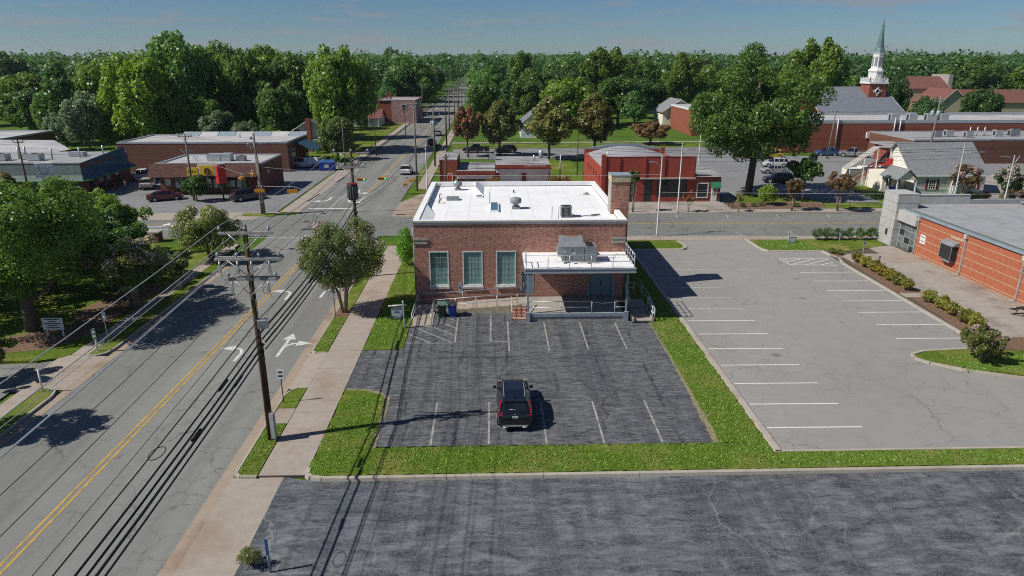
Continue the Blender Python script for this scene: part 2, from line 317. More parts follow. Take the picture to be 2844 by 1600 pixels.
K['pink'] = plain('pink_painted_brick', (.46, .28, .27), .85, .18, 1.2)
K['stone'] = plain('weathered_stone', (.40, .37, .33), .85, .2, 3, bmp=.2)
K['stonebeige'] = plain('beige_stone', (.52, .43, .29), .9, .2, 4, bmp=.3)
K['panel'] = plain('smooth_panel_concrete', (.44, .44, .42), .8, .07, 1.5)
K['glassgrey'] = glass('pale_storefront_glass', (.17, .20, .20), .08, .6, .5)
K['roofwhite'] = roof_mat('white_roof_membrane', (.82, .83, .83), (.66, .65, .62), .35)
K['roofgrey'] = roof_mat('grey_roof_membrane', (.34, .345, .35), (.22, .22, .22), .5)
K['roofstreak'] = roof_mat('streaked_flat_roof', (.40, .40, .40), (.05, .05, .05), .95, (.22, 1.6, 1), 1)
K['roofpale'] = roof_mat('pale_flat_roof', (.48, .48, .48), (.25, .25, .26), .7, (.35, 1, 1))
K['shingle_grey'] = shingle('grey_shingle', (.20, .21, .22), (.27, .28, .29), .12)
K['shingle_slate'] = shingle('slate_grey_shingle', (.155, .17, .20), (.20, .215, .245), .16)
K['shingle_brown'] = shingle('brown_shingle', (.085, .042, .036), (.14, .075, .062), .17, .3)
K['shingle_green'] = shingle('grey_green_shingle', (.12, .155, .15), (.17, .205, .195), .17)
K['shingle_shaded'] = shingle('shaded_slope_shingle', (.05, .11, .155), (.075, .15, .20), .17)  # restaurant's east slope, away from the sun: blue shade put into the colour
K['shingle_rust'] = shingle('rust_brown_shingle', (.17, .075, .062), (.22, .105, .085), .2)
K['siding'] = plain('cream_siding', (.80, .77, .66), .7, .06, 2)
K['wsiding'] = plain('white_siding', (.72, .73, .74), .7, .08, 2)
K['bluemetal'] = plain('blue_grey_metal', (.27, .33, .38), .5, .12, 3, spec=.4)
K['steel'] = plain('galvanised_steel', (.52, .54, .56), .42, .12, 4, metal=.3, spec=.5)
K['alum'] = plain('pale_aluminium', (.50, .52, .53), .45, .14, 4, metal=.4)
K['lamp'] = plain('grey_lamp_post_metal', (.36, .37, .38), .5, .12, 4, metal=.3)
K['unit'] = plain('grey_unit_metal', (.24, .255, .27), .5, .15, 3)
K['dark'] = plain('dark_metal', (.035, .037, .04), .5, .2, 3)
K['black'] = plain('black_rubber', (.02, .02, .022), .8, .2, 3)
K['rust'] = plain('rusty_metal', (.30, .12, .045), .8, .3, 3)
K['fascia'] = plain('tan_grey_fascia', (.50, .475, .44), .55, .08, 3)
K['door'] = plain('blue_grey_door_paint', (.19, .25, .29), .5, .1, 2)
K['teal'] = glass('teal_window_glass', (.22, .40, .35), .15, .45, .3)
K['tealdark'] = glass('dark_teal_glass', (.09, .20, .165), .1, .6, .4)
K['glass'] = glass('dark_window_glass', (.030, .036, .04), .06, .6, .5)
K['carglass'] = glass('car_glass', (.012, .014, .018), .04, .7, .3)
K['skylight'] = glass('blue_skylight', (.085, .17, .26), .3, .4, .3)
K['wood'] = wood('brown_pole_wood', (.045, .026, .016), (.115, .068, .04))
K['woodgrey'] = wood('grey_pole_wood', (.13, .115, .095), (.24, .215, .18))
K['woodarm'] = wood('weathered_crossarm_wood', (.26, .25, .235), (.42, .41, .39))
K['bark'] = wood('tree_bark', (.075, .062, .052), (.16, .135, .115))
K['barkpale'] = wood('pale_myrtle_bark', (.20, .155, .115), (.34, .275, .21))
K['porcelain'] = plain('grey_porcelain', (.34, .38, .41), .3, .15, 6, spec=.5)
K['wire'] = plain('black_cable', (.022, .022, .025), .6, .2, 2)
K['wirealum'] = plain('aluminium_wire', (.50, .51, .52), .45, .1, 2)
K['sigyellow'] = plain('signal_yellow', (.62, .27, .025), .45, .15, 3)
K['red'] = plain('red_paint', (.50, .035, .03), .45, .12, 3)
K['darkred'] = plain('maroon_trim', (.20, .022, .022), .5, .1, 3)
K['ltblue'] = plain('sign_blue', (.03, .10, .28), .5, .1, 3)
K['green'] = plain('green_trim', (.06, .36, .05), .5, .1, 3)
K['awning'] = plain('green_awning', (.02, .16, .075), .8, .15, 3)
K['navy'] = plain('navy_awning', (.035, .095, .15), .7, .15, 3)
K['tealsteel'] = plain('teal_standing_seam', (.12, .26, .26), .45, .1, 3)
K['copper'] = plain('verdigris_copper', (.12, .21, .20), .6, .25, 2)
K['binblue'] = plain('blue_plastic', (.018, .055, .34), .45, .15, 3)
K['bingreen'] = plain('green_plastic', (.028, .085, .055), .5, .2, 3)
K['bingreen2'] = plain('faded_green_plastic', (.10, .17, .13), .5, .15, 3)
K['signyellow'] = plain('sign_yellow', (.74, .50, .035), .45, .08, 2)
K['signorange'] = plain('sign_orange', (.62, .26, .05), .45, .1, 2)
K['brownink'] = plain('brown_ink', (.07, .025, .012), .6, .1, 2)
K['paper'] = plain('poster_paper', (.55, .62, .60), .7, .3, 2)
K['pgreen'] = plain('green_poster', (.16, .36, .14), .7, .3, 2)
K['ink'] = plain('dark_blue_ink', (.02, .03, .07), .6, .1, 2)
# ================================================================ GROUND
def struct(name, mb, m, parent=None):
    o = mb.build(name, m, parent)
    if parent is None: o['kind'] = 'structure'
    return o
struct('ground', MB().flat([(-4000, -600), (4000, -600), (4000, 7000), (-4000, 7000)], -.06), K['field'])
def YC(x): return 81.5 - .0165 * x          # centre line of the cross street
ST_W, ST_E = -25.6, -13.2
main_street = struct('main_street', MB().flat([(ST_W, -20), (ST_E, -20), (ST_E, 900), (ST_W, 900)], 0), K['road'])
xs = [-260, -48, -26, -12, 15, 60, 260]
cross_street = struct('cross_street', MB().flat([(x, YC(x) - (5.9 if x < -10 else 6.6)) for x in xs] + [(x, YC(x) + (2.6 if x < -30 else 5.2)) for x in reversed(xs)], .004), K['road2'])
SLAB_ME = {}
def slabs(parent, x0, x1, y0, y1, z, m, sx, sy, th=.14, gap=.018, name='slab'):
    nx = max(1, round((x1 - x0) / sx)); ny = max(1, round((y1 - y0) / sy)); dx = (x1 - x0) / nx; dy = (y1 - y0) / ny
    key = (round(dx, 3), round(dy, 3), m.name, th)
    if key not in SLAB_ME:
        SLAB_ME[key] = MB().box(-dx / 2 + gap / 2, dx / 2 - gap / 2, -dy / 2 + gap / 2, dy / 2 - gap / 2, -th, 0).mesh(name, m)
    for i in range(nx):
        for j in range(ny):
            o = link(name, SLAB_ME[key], parent); o.location = Vector((x0 + (i + .5) * dx, y0 + (j + .5) * dy, z + random.uniform(-.004, .004))) - ORG[parent.name]
def kerb(parent, path, h=.15, w=.16, z=0, seg=3.0, closed=False, m=None, join=False):
    """A kerb along a path, in cast lengths with open joints between them."""
    m = m or K['kerb']; P = [Vector((x, y, 0)) for x, y in path]
    if closed: P.append(P[0])
    mbj = MB()
    for a, b in zip(P[:-1], P[1:]):
        L = (b - a).length; n = max(1, round(L / seg)); d = (b - a) / n; u = d.normalized(); nrm = Vector((-u.y, u.x, 0)) * w / 2
        for i in range(n):
            mb = mbj if join else MB(); s = a + d * i + u * .01; e = a + d * (i + 1) - u * .01
            c = nrm * .72
            q = [s - nrm, e - nrm, e + nrm, s + nrm]; t = [s - c, e - c, e + c, s + c]
            mb.add([(v.x, v.y, z - .05) for v in q] + [(v.x, v.y, z + h) for v in t], [(4, 5, 6, 7), (0, 1, 5, 4), (1, 2, 6, 5), (2, 3, 7, 6), (3, 0, 4, 7)])
            if not join: mb.build('kerb_stone', m, parent)
    if join: mbj.build('kerb_stone', m, parent)
def arc(cx, cy, r, a0, a1, n=7): return [(cx + r * math.cos(R(a0 + (a1 - a0) * i / n)), cy + r * math.sin(R(a0 + (a1 - a0) * i / n))) for i in range(n + 1)]
def jag(pts, amp=.05, step=.4):
    o = []; P = pts + [pts[0]]
    for a, b in zip(P[:-1], P[1:]):
        n = max(1, int(math.dist(a, b) / step))
        for i in range(n):
            t = i / n; j = amp if i else 0; o.append((a[0] + (b[0] - a[0]) * t + random.uniform(-j, j), a[1] + (b[1] - a[1]) * t + random.uniform(-j, j)))
    return o
def lawn(pts, z=.12, m=None, name='lawn', th=.2):
    m = m or K['grass']; return struct(name, MB().prism(pts, z - th, z), m)
# --- east side of the main street
gut = struct('gutter', MB().flat([(ST_E, -20), (-12.6, -20), (-12.6, 66), (ST_E, 66)], .006), K['gutter'])
struct('driveway_apron', MB().flat([(-12.6, -20), (-10.2, -20), (-10.2, 28.45), (-12.6, 28.45)], .010), K['concrete'])
struct('driveway_apron', MB().add([(-12.6, 37.75, .012), (-11.4, 37.75, .115), (-11.4, 43.1, .115), (-12.6, 43.1, .012)], [(0, 1, 2, 3)]), K['concrete'])
sw = struct('sidewalk', MB().box(-11.42, -9.1, 28.45, 71, -.2, .095), K['joint'])
slabs(sw, -11.4, -9.12, 28.45, 37.7, .125, K['concrete'], 2.3, 3.1)
slabs(sw, -11.4, -9.12, 37.7, 43.2, .118, K['concrete'], 2.3, 2.75)
slabs(sw, -11.4, -9.12, 43.2, 71, .125, K['concrete'], 2.3, 3.1)
slabs(sw, -12.45, -11.42, 33.42, 35.12, .125, K['concrete'], 1.0, 1.7)
lawn([(-12.45, 28.6), (-12.3, 28.48), (-11.45, 28.48), (-11.45, 33.38), (-12.45, 33.38)], .13, K['grass'], 'verge')
lawn([(-12.45, 35.16), (-11.45, 35.16), (-11.45, 37.7), (-11.95, 37.6), (-12.3, 37.2), (-12.45, 36.6)], .13, K['grass_dry'], 'verge')
lawn([(-12.45, 43.3), (-12.2, 43.05), (-11.45, 43.05), (-11.45, 49.7), (-12.45, 49.7)], .13, K['grass'], 'verge')
lawn([(-12.45, 49.7), (-11.45, 49.7), (-11.45, 51.9), (-12.45, 51.9)], .125, K['mulch'], 'planting_bed')
lawn([(-12.45, 51.9), (-11.45, 51.9), (-11.45, 66), (-12.45, 66)], .13, K['grass_dry'], 'verge')
ek = struct('kerb', MB().box(-12.56, -12.50, 28.5, 33.4, -.1, .02), K['kerb'])
kerb(ek, [(-11.45, 28.4), (-12.25, 28.42), (-12.52, 28.7), (-12.54, 35.2), (-12.54, 36.7), (-12.35, 37.35), (-11.95, 37.72)], .145, .14)
kerb(ek, [(-11.45, 42.98), (-12.2, 42.98), (-12.5, 43.25), (-12.54, 66)], .145, .14)
# --- near sealed lot and its long kerb
near_lot = struct('near_parking_lot', MB().flat([(-10.2, -30), (90, -30), (90, 28.2), (-9.3, 28.2), (-9.9, 28.42), (-10.2, 28.42)], .014), K['sealed2'])
nk = struct('kerb', MB().box(0, 1, 28.25, 28.3, -.1, .03), K['kerb'])
kerb(nk, [(-9.12, 29.0), (-9.1, 28.55), (-8.85, 28.28), (-8.3, 28.16), (-7, 28.14), (30, 28.25), (80, 28.4)], .16, .30, .014, 4.6)
# --- car park behind the brick building and its lawns
car_park = struct('car_park', MB().flat([(-6.35, 30.92), (11.5, 30.86), (11.75, 40), (11.8, 47.9), (10.4, 47.9), (10.4, 53), (-6.35, 53), (-6.35, 43.45), (-9.1, 43.25), (-9.1, 37.4), (-7.7, 37.3), (-6.9, 36.85), (-6.35, 36.2)], .09), K['sealed'])
struct('soil_edge', MB().prism(jag([(-6.55, 30.7), (11.3, 30.65), (11.62, 40), (11.65, 48.0), (14.1, 48), (14.1, 30.2), (-6.55, 30.2)], .07, .25), .0, .106), K['soil'])
struct('soil_edge', MB().prism(jag([(-9.0, 36.9), (-9.0, 37.55), (-7.6, 37.42), (-6.75, 36.95), (-6.2, 36.25), (-6.2, 30.8), (-6.9, 30.8)], .06, .25), .0, .104), K['soil'])
lawn(jag([(-9.1, 28.5), (-8.8, 28.35), (14.1, 28.45), (14.1, 30.78), (-6.45, 30.8), (-6.45, 36.1), (-6.95, 36.75), (-7.75, 37.2), (-9.1, 37.3)], .08, .25), .13)
lawn(jag([(14.1, 28.45), (60, 28.6), (60, 29.9), (14.1, 29.85)]), .13, K['grass_dry'])
lawn(jag([(11.68, 30.78), (14.1, 30.78), (14.1, 72.6), (10.45, 72.6), (10.45, 52.8), (12.3, 52.6), (12.3, 48.0), (11.92, 47.9)], .07, .3), .13)
lawn(jag([(-9.1, 43.25), (-6.35, 43.45), (-6.38, 47.6), (-6.42, 72.4), (-9.1, 72.4)]), .13)
# --- grey lot east of the building
grey_lot = struct('grey_parking_lot', MB().flat([(14.6, 29.9), (60, 29.9), (60, 38.0), (34.3, 38.0), (34.3, 66), (34.3, 68.2), (28.2, 68.2), (28.2, 75), (20.3, 75), (20.3, 69.0), (14.6, 68.8)], .008), K['grey'])
gk = struct('kerb', MB().box(14.15, 14.5, 30, 68, -.2, .02), K['kerb'])
kerb(gk, [(14.36, 29.92), (14.36, 68.9), (19.6, 68.9), (20.25, 69.6), (20.35, 70.6), (20.1, 72.4)], .13, .46, .008, 3.0)
kerb(gk, [(14.2, 29.95), (60, 30.0)], .13, .2, .008, 4.5)
lawn([(14.6, 69.05), (19.5, 69.05), (20.1, 69.7), (20.2, 70.5), (19.95, 72.5), (14.6, 72.6)], .13)
ik = struct('kerb', MB().box(30, 33, 68.1, 68.2, -.1, .02), K['kerb'])
kerb(ik, [(28.0, 73.2), (28.1, 69.0), (28.6, 68.1), (34.2, 67.95), (34.35, 66.0), (34.7, 65.4), (35.3, 65.4)], .13, .3, .008, 3)
lawn(jag([(28.35, 72.5), (28.35, 69.2), (28.8, 68.3), (34.5, 68.1), (36.0, 67.2), (41.4, 69.6), (42.1, 70.4), (42.1, 72.5)]), .14)
lawn([(34.55, 65.55), (35.2, 65.55), (36.1, 67.1), (34.6, 68.05)], .145, K['mulch'], 'planting_bed')
bed = lawn(jag([(34.2, 44.6), (36.5, 44.6), (36.5, 53.0), (34.9, 53.1)] , .04), .12, K['mulch'], 'planting_bed')
lawn(jag([(34.3, 54.3), (36.5, 54.3), (36.4, 63.4), (34.9, 63.4)], .04), .12, K['mulch'], 'planting_bed')
kerb(ik, [(34.05, 44.2), (34.15, 63.4), (34.6, 65.2)], .13, .30, .008, 3)
pat = struct('patio', MB().box(34.2, 43.2, 30.2, 72.4, -.3, .085), K['joint'])
slabs(pat, 36.55, 39.0, 38.2, 63.4, .115, K['patio'], 2.45, 2.8)
slabs(pat, 39.0, 42.3, 38.2, 63.4, .115, K['patio'], 3.3, 4.2)
slabs(pat, 42.32, 43.05, 38.2, 66.4, .135, K['gutter'], .8, 2.2)
slabs(pat, 35.2, 42.3, 63.42, 66.6, .115, K['concrete'], 3.6, 3.2)
slabs(pat, 39.6, 42.6, 66.62, 69.6, .112, K['concrete'], 3, 3)
slabs(pat, 34.5, 36.5, 53.12, 54.28, .115, K['concrete'], 2.0, 1.2)
lawn(jag([(28.35, 41.5), (29.4, 42.05), (32.2, 42.3), (35.0, 42.1), (40, 41.0), (44, 36.2), (40, 36.3), (33.0, 38.3), (30.4, 39.4), (28.8, 40.5)], .05), .14, K['grass'])
lawn(jag([(36.2, 42.0), (41, 41.1), (44, 37.5), (45.0, 40), (43, 44.2), (34.4, 44.4), (35.0, 42.6)], .05), .125, K['mulch'], 'planting_bed')
kerb(ik, [(34.0, 44.1), (34.6, 42.35), (32.2, 42.5), (29.3, 42.2), (28.2, 41.7), (28.05, 41.1), (28.6, 40.3), (30.3, 39.15), (33.0, 38.0), (37, 36.9), (44, 35.8)], .13, .28, .008, 2.5)
# --- sidewalks of the cross street, south and north side
sws = struct('sidewalk', MB().flat([(-9, YC(-9) - 8.6), (20.3, YC(20) - 8.6), (20.3, YC(20) - 6.6), (-9, YC(-9) - 6.6)], .03), K['joint'])
slabs(sws, -9, 20.2, 72.75, 74.45, .12, K['concrete'], 2.4, 1.7); slabs(sws, 28.1, 60, 72.6, 74.1, .12, K['concrete'], 2.4, 1.5)
slabs(sws, 20.3, 28.0, 72.9, 74.5, .03, K['concrete'], 2.55, 1.6, th=.03)
swn = struct('sidewalk', MB().flat([(13, 86.6), (66, 85.7), (66, 88.8), (13, 88.8)], .03), K['joint'])
slabs(swn, 13, 66, 86.75, 88.8, .12, K['patio'], 2.4, 2.0); slabs(swn, 15, 31.6, 88.82, 94.2, .122, K['patio'], 2.7, 2.7)
kerb(swn, [(13, 86.62), (45, 86.1), (66, 85.9)], .14, .18, .004, 4)
kerb(sws, [(-9, 74.62), (20, 74.5)], .14, .16, .004, 4)
# --- west side of the main street
struct('gutter', MB().flat([(-26.15, -20), (ST_W, -20), (ST_W, 70), (-26.15, 70)], .006), K['gutter'])
lawn([(-27.45, 20), (-26.4, 20), (-26.4, 36.9), (-26.6, 37.6), (-27.0, 37.95), (-27.45, 37.95)], .13, K['grass_dry'], 'verge')
lawn([(-27.45, 43.0), (-26.9, 43.0), (-26.5, 43.4), (-26.4, 44.2), (-26.4, 66.3), (-26.9, 68.5), (-27.45, 69.5)], .13, K['grass'], 'verge')
wk = struct('kerb', MB().box(-26.3, -26.25, 44, 66, -.1, .02), K['kerb'])
kerb(wk, [(-26.28, 20), (-26.28, 36.9), (-26.5, 37.7), (-27.0, 38.05), (-27.45, 38.05)], .15, .18)
kerb(wk, [(-27.45, 42.9), (-26.85, 42.92), (-26.42, 43.35), (-26.28, 44.2), (-26.28, 66.3), (-26.8, 69), (-28, 71.5), (-30, 73.6), (-33, 75.2), (-45, 76.2)], .15, .18)
sww = struct('sidewalk', MB().box(-28.62, -27.46, 20, 72, -.2, .09), K['joint'])
slabs(sww, -28.6, -27.48, 20, 37.9, .125, K['concrete'], 1.2, 1.8); slabs(sww, -28.6, -27.48, 43.0, 72, .125, K['concrete'], 1.2, 1.8)
slabs(sww, -29.2, -27.48, 37.9, 43.0, .10, K['concrete'], 1.8, 2.5); slabs(sww, -34, -29, 72.2, 73.8, .125, K['concrete'], 1.6, 1.6)
struct('driveway_apron', MB().add([(-27.48, 37.95, .10), (-26.15, 37.95, .012), (-26.15, 42.95, .012), (-27.48, 42.95, .10)], [(0, 1, 2, 3)]), K['concrete'])
struct('driveway', MB().flat([(-60, 30), (-29.2, 36.0), (-29.2, 42.3), (-30.2, 41.9), (-60, 40)], .03), K['road'])
lawn(jag([(-60, 42), (-30.3, 42.1), (-29.0, 42.6), (-28.64, 43.2), (-28.64, 72), (-34, 72), (-60, 74.5)], .05, .8), .12, K['grass'])
lawn(jag([(-34.0, 43.2), (-31.0, 43.9), (-29.2, 46.5), (-28.9, 58), (-32.5, 58), (-32.8, 51), (-31.6, 48.2), (-35, 46.4)], .1), .135, K['mulch'], 'planting_bed')
# --- shop lots north of the cross street
struct('shop_lot', MB().flat([(-140, 88.9), (-28.6, 88.6), (-28.6, 135), (-140, 135)], -.01), K['lot'])
struct('driveway_apron', MB().flat([(-140, YC(-140) + 2.55), (-31, YC(-31) + 2.55), (-28, 87.3), (-28, 89.0), (-140, 89.0)], .006), K['concrete'])
nws = struct('sidewalk', MB().box(-28.2, -25.65, 89, 300, -.1, -.01), K['joint'])
slabs(nws, -28.2, -25.65, 89, 125, .012, K['concrete'], 2.6, 3.0, th=.03); slabs(nws, -28.0, -26.4, 133, 240, .06, K['concrete'], 1.6, 6)
lawn([(-32.4, 86.8), (-28.2, 86.2), (-28.2, 88.0), (-32.4, 88.3)], .10, K['grass_dry'], 'verge')
struct('kerb', MB().prism([(-26.6, 96), (-26.3, 96), (-26.0, 101.5), (-26.3, 101.6)], 0, .14), K['kerb']); struct('kerb', MB().prism([(-26.0, 112), (-25.7, 112), (-25.5, 117), (-25.8, 117)], 0, .14), K['kerb'])
lawn([(-40, 137), (-28.3, 137), (-28.0, 235), (-45, 235)], .05, K['grass'])
# --- north-east quarter
struct('corner_paving', MB().flat([(-13.2, 86.0), (-9, 85.6), (14, 85.9), (14, 104), (-10, 104), (-13.2, 95)], .012), K['gutter'])
nes = struct('sidewalk', MB().box(-12.1, -10.4, 104, 240, -.1, .03), K['joint'])
slabs(nes, -12.1, -10.4, 105, 240, .06, K['concrete'], 1.7, 4.5)
lawn([(-13.1, 101.4), (-12.8, 105), (-9.4, 105), (-9.4, 101.4)], .12, K['grass']); lawn([(-13.1, 118), (-12.2, 118), (-12.2, 131), (-13.1, 131)], .1, K['grass'], 'verge'); lawn([(-10.4, 121), (-9.4, 121), (-9.4, 128), (-10.4, 128)], .1, K['grass'], 'verge')
lawn([(9.2, 99), (15.2, 99), (15.2, 137), (9.2, 137)], .06, K['grass'])
struct('rear_lot', MB().flat([(-9, 139.2), (26, 138.5), (60, 138), (60, 158), (-9, 155.5)], -.012), K['lot'])
lawn([(-10, 156), (60, 158), (60, 166), (-10, 164)], .02, K['grass'])
struct('rear_path', MB().flat([(-10, 166), (60, 168), (60, 170), (-10, 168)], .0), K['concrete'])
struct('oak_lot', MB().flat([(31.8, 89.5), (46, 93.4), (54, 93.4), (54, 88.9), (62.0, 88.9), (57, 109), (110, 118), (110, 142), (31.8, 142)], -.008), K['lot'])
lawn(jag([(54.5, 92.5), (61.5, 91.5), (60, 108.5), (55.0, 107)], .1, 1), .06, K['grass'])
lawn(jag([(44.6, 89.0), (53.5, 89.0), (52.5, 92.4), (46, 93.0)], .08), .1, K['grass'])
lawn(jag([(32.0, 89.0), (44.5, 89.0), (45.8, 93.2), (37, 93.6), (32.0, 93.0)], .08), .11, K['mulch'], 'planting_bed')
lawn(jag([(33.5, 94), (46, 93.6), (44, 99), (36, 99)], .2), .07, K['grass'])
struct('yard', MB().flat([(62, 86.2), (130, 85), (130, 118), (76, 116), (74, 100)], .0), K['patio'])
# ---------------------------------------------------------------- painted markings (parts of the surface they lie on)
def mark(parent, pts, z, m=None, name='stall_line'): return MB().flat(pts, z).build(name, m or K['white'], parent)
def line(parent, a, b, w, z, m=None, name='stall_line'):
    d = Vector((b[0] - a[0], b[1] - a[1])).normalized(); n = Vector((-d.y, d.x)) * w / 2
    return mark(parent, [(a[0] - n.x, a[1] - n.y), (b[0] - n.x, b[1] - n.y), (b[0] + n.x, b[1] + n.y), (a[0] + n.x, a[1] + n.y)], z, m, name)
for dx in (-.16, .16):
    line(main_street, (-19.75 + dx, -15), (-19.2 + dx, 73.5), .12, .008, K['yellow'], 'centre_line'); line(main_street, (-18.9 + dx, 101), (-18.9 + dx, 420), .12, .006, K['yellow'], 'centre_line')
for dy in (-.14, .14):
    line(cross_street, (-200, YC(-200) + .25 + dy), (-34, YC(-34) + .25 + dy), .11, .010, K['yellow'], 'centre_line'); line(cross_street, (-8, YC(-8) + dy), (200, YC(200) + dy), .11, .010, K['yellow'], 'centre_line')
line(cross_street, (-70, YC(-70) - 2.6), (-37, YC(-37) - 2.6), .11, .010, None, 'lane_line')
line(main_street, (-16.2, 58), (-16.2, 73), .11, .008, K['worn'], 'lane_line')
line(main_street, (-19.0, 74.2), (-13.6, 74.4), .35, .010, K['worn'], 'stop_line'); line(main_street, (-24.9, 91.0), (-19.2, 91.2), .4, .010, K['white'], 'stop_line')
line(main_street, (-22.2, 91.4), (-22.0, 108), .12, .008, K['worn'], 'lane_line'); line(main_street, (-19.0, 91.2), (-19.0, 101), .12, .008, K['white'], 'lane_line')
line(main_street, (-28.2, 75.5), (-14, 75.0), .14, .012, K['worn'], 'crosswalk_line')
def arrow(parent, x, y, kind, rz=0, z=.008, s=1.0, m=None):
    """Turn arrow painted on the road, pointing along +Y before rotation; kinds: left, right, both."""
    mb = MB()
    def hd(px, py, a, k=1.0):
        u = Vector((math.cos(a), math.sin(a))); n = Vector((-u.y, u.x)); p = Vector((px, py))
        return [tuple(p + n * .50 * k), tuple(p - n * .50 * k), tuple(p + u * 1.15 * k)]
    polys = []
    def bend(sx):
        pts = [(0, -1.6), (0, -.2), (.12 * sx, .25), (.42 * sx, .55), (.75 * sx, .62)]; w = .11
        L = []; Rr = []
        for i, p in enumerate(pts):
            a = Vector(pts[min(i + 1, len(pts) - 1)]) - Vector(pts[max(0, i - 1)]); a.normalize(); n = Vector((-a.y, a.x)) * w
            L.append((p[0] + n.x, p[1] + n.y)); Rr.append((p[0] - n.x, p[1] - n.y))
        return [[Rr[i], Rr[i + 1], L[i + 1], L[i]] for i in range(len(pts) - 1)] + [hd(.72 * sx, .62, 0 if sx > 0 else math.pi, .9)]
    if kind in ('left', 'right'): polys = bend(-1 if kind == 'left' else 1)
    if kind == 'both': polys = bend(1)[0:4] + [hd(.72, .62, 0, .9)] + [[(-.11, -.2), (.11, -.2), (.11, 1.3), (-.11, 1.3)], hd(0, 1.3, math.pi / 2, .95)]
    c, s_ = math.cos(rz), math.sin(rz)
    for i, pl in enumerate(polys): mb.flat([(x + s * (c * px - s_ * py), y + s * (s_ * px + c * py)) for px, py in pl], z + i * .0006)
    mb.build('turn_arrow', m or K['white'], parent)
arrow(main_street, -17.35, 43.5, 'left', 0, s=1.0, m=K['worn2']); arrow(main_street, -14.75, 44.2, 'both', 0, s=1.05, m=K['worn2'])
arrow(main_street, -17.5, 55.8, 'left', 0, s=1.05, m=K['worn2']); arrow(main_street, -14.7, 56.2, 'right', 0, s=1.0, m=K['worn2'])
arrow(main_street, -20.6, 96, 'left', math.pi, s=1.3); arrow(main_street, -23.6, 97, 'right', math.pi, s=1.3); arrow(main_street, -20.6, 103, 'left', math.pi, s=1.3)
arrow(cross_street, -40.5, YC(-40) - 1.2, 'left', -math.pi / 2, .010, 1.2); arrow(cross_street, -40.5, YC(-40) - 4.2, 'right', -math.pi / 2, .010, 1.2)
zc = .096
for x, y0, y1 in ((-.33, 44.55, 49.8), (.95, 42.93, 48.5), (3.7, 42.93, 48.3), (6.4, 42.98, 48.2), (9.06, 43.04, 48.1), (-2.86, 44.4, 49.3)): line(car_park, (x, y0), (x, y1), .11, zc, K['tan_line'])
line(car_park, (-.30, 44.57), (.95, 44.55), .1, zc, K['tan_line'])
for a, b in (((-6.2, 44.48), (-2.9, 44.4)), ((-4.51, 47.36), (-2.88, 45.74)), ((-5.94, 47.4), (-3.03, 44.47)), ((-6.25, 46.1), (-4.5, 44.45)), ((-4.16, 48.5), (-2.9, 47.2)), ((-3.64, 49.3), (-2.9, 48.67))): line(car_park, a, b, .1, zc, K['tan_line'])
for x in (-3.40, -.38, 2.63, 5.63, 8.68): line(car_park, (x, 31.0), (x, 35.6), .11, zc, K['tan_line'])
for i in range(13): line(grey_lot, (14.75, 32.45 + 2.67 * i), (19.95, 32.40 + 2.67 * i), .10, .013, K['white'] if i < 7 else K['worn'])
for i in range(7): line(grey_lot, (28.76, 44.6 + 2.68 * i), (33.85, 44.55 + 2.68 * i), .10, .013)
for a, b in (((28.6, 65.36), (33.5, 65.2)), ((28.6, 65.36), (28.85, 63.2)), ((28.9, 63.2), (33.4, 62.9)), ((28.85, 64.2), (30.9, 65.28)), ((28.9, 63.22), (32.3, 65.24)), ((30.3, 63.1), (33.45, 65.0)), ((31.8, 63.05), (33.45, 63.95)), ((28.7, 64.7), (29.6, 65.32))): line(grey_lot, a, b, .10, .014)
for x in (23.5, 30.0, 36.5, 43.0): line(cross_street, (x, YC(x) + 4.9), (x - .4, YC(x) + 3.2), .1, .010, K['worn'])
for x in (28.5, 34.5): line(cross_street, (x, YC(x) - 6.4), (x - .5, YC(x) - 4.4), .1, .010, K['worn'])
# manholes and drain
for x, y in ((-21.5, 70.5), (-23.2, 83.5), (-22.2, 88.0)): MB().cyl(x, y, .005, .013, .33, 14).build('manhole_cover', K['dark'], main_street)
# ================================================================ MAIN BRICK BUILDING
BX0, BX1, BY0, BY1, BT = -6.35, 10.40, 52.5, 70.4, 6.72
B = thing('brick_building', 'two-tone red brick building with white membrane roof and tall chimney beside the dark car park', 'building', ((BX0 + BX1) / 2, (BY0 + BY1) / 2, 0))
def wall_with_holes(x0, x1, z0, z1, y0, y1, holes):
    """Front wall slab (normal -Y) split round rectangular openings."""
    mb = MB(); xsx = sorted({x0, x1} | {h[0] for h in holes} | {h[1] for h in holes}); zs = sorted({z0, z1} | {h[2] for h in holes} | {h[3] for h in holes})
    for a, b in zip(xsx[:-1], xsx[1:]):
        for c, d in zip(zs[:-1], zs[1:]):
            if any(h[0] <= (a + b) / 2 <= h[1] and h[2] <= (c + d) / 2 <= h[3] for h in holes): continue
            mb.box(a, b, y0, y1, c, d)
    return mb
WIN = [(-5.22, -3.67), (-2.56, -.96), (.12, 1.72)]; WZ0, WZ1 = 1.52, 4.56
holes = [(a, b, WZ0, WZ1) for a, b in WIN] + [(2.12, 3.16, .71, 2.85), (7.7, 9.5, .71, 2.85)]
wf = wall_with_holes(BX0, BX1, .0, BT, BY0, BY0 + .32, holes)
wf.box(BX0, BX0 + .3, BY0 + .32, BY1, 0, BT); wf.box(BX1 - .3, BX1, BY0 + .32, BY1, 0, BT); wf.box(BX0 + .3, BX1 - .3, BY1 - .3, BY1, 0, BT)
wall = wf.build('wall', K['brick'], B)
bx('base_course', K['soldier'], B, BX0 - .03, 7.4, BY0 - .035, BY0 - .001, .72, .98)
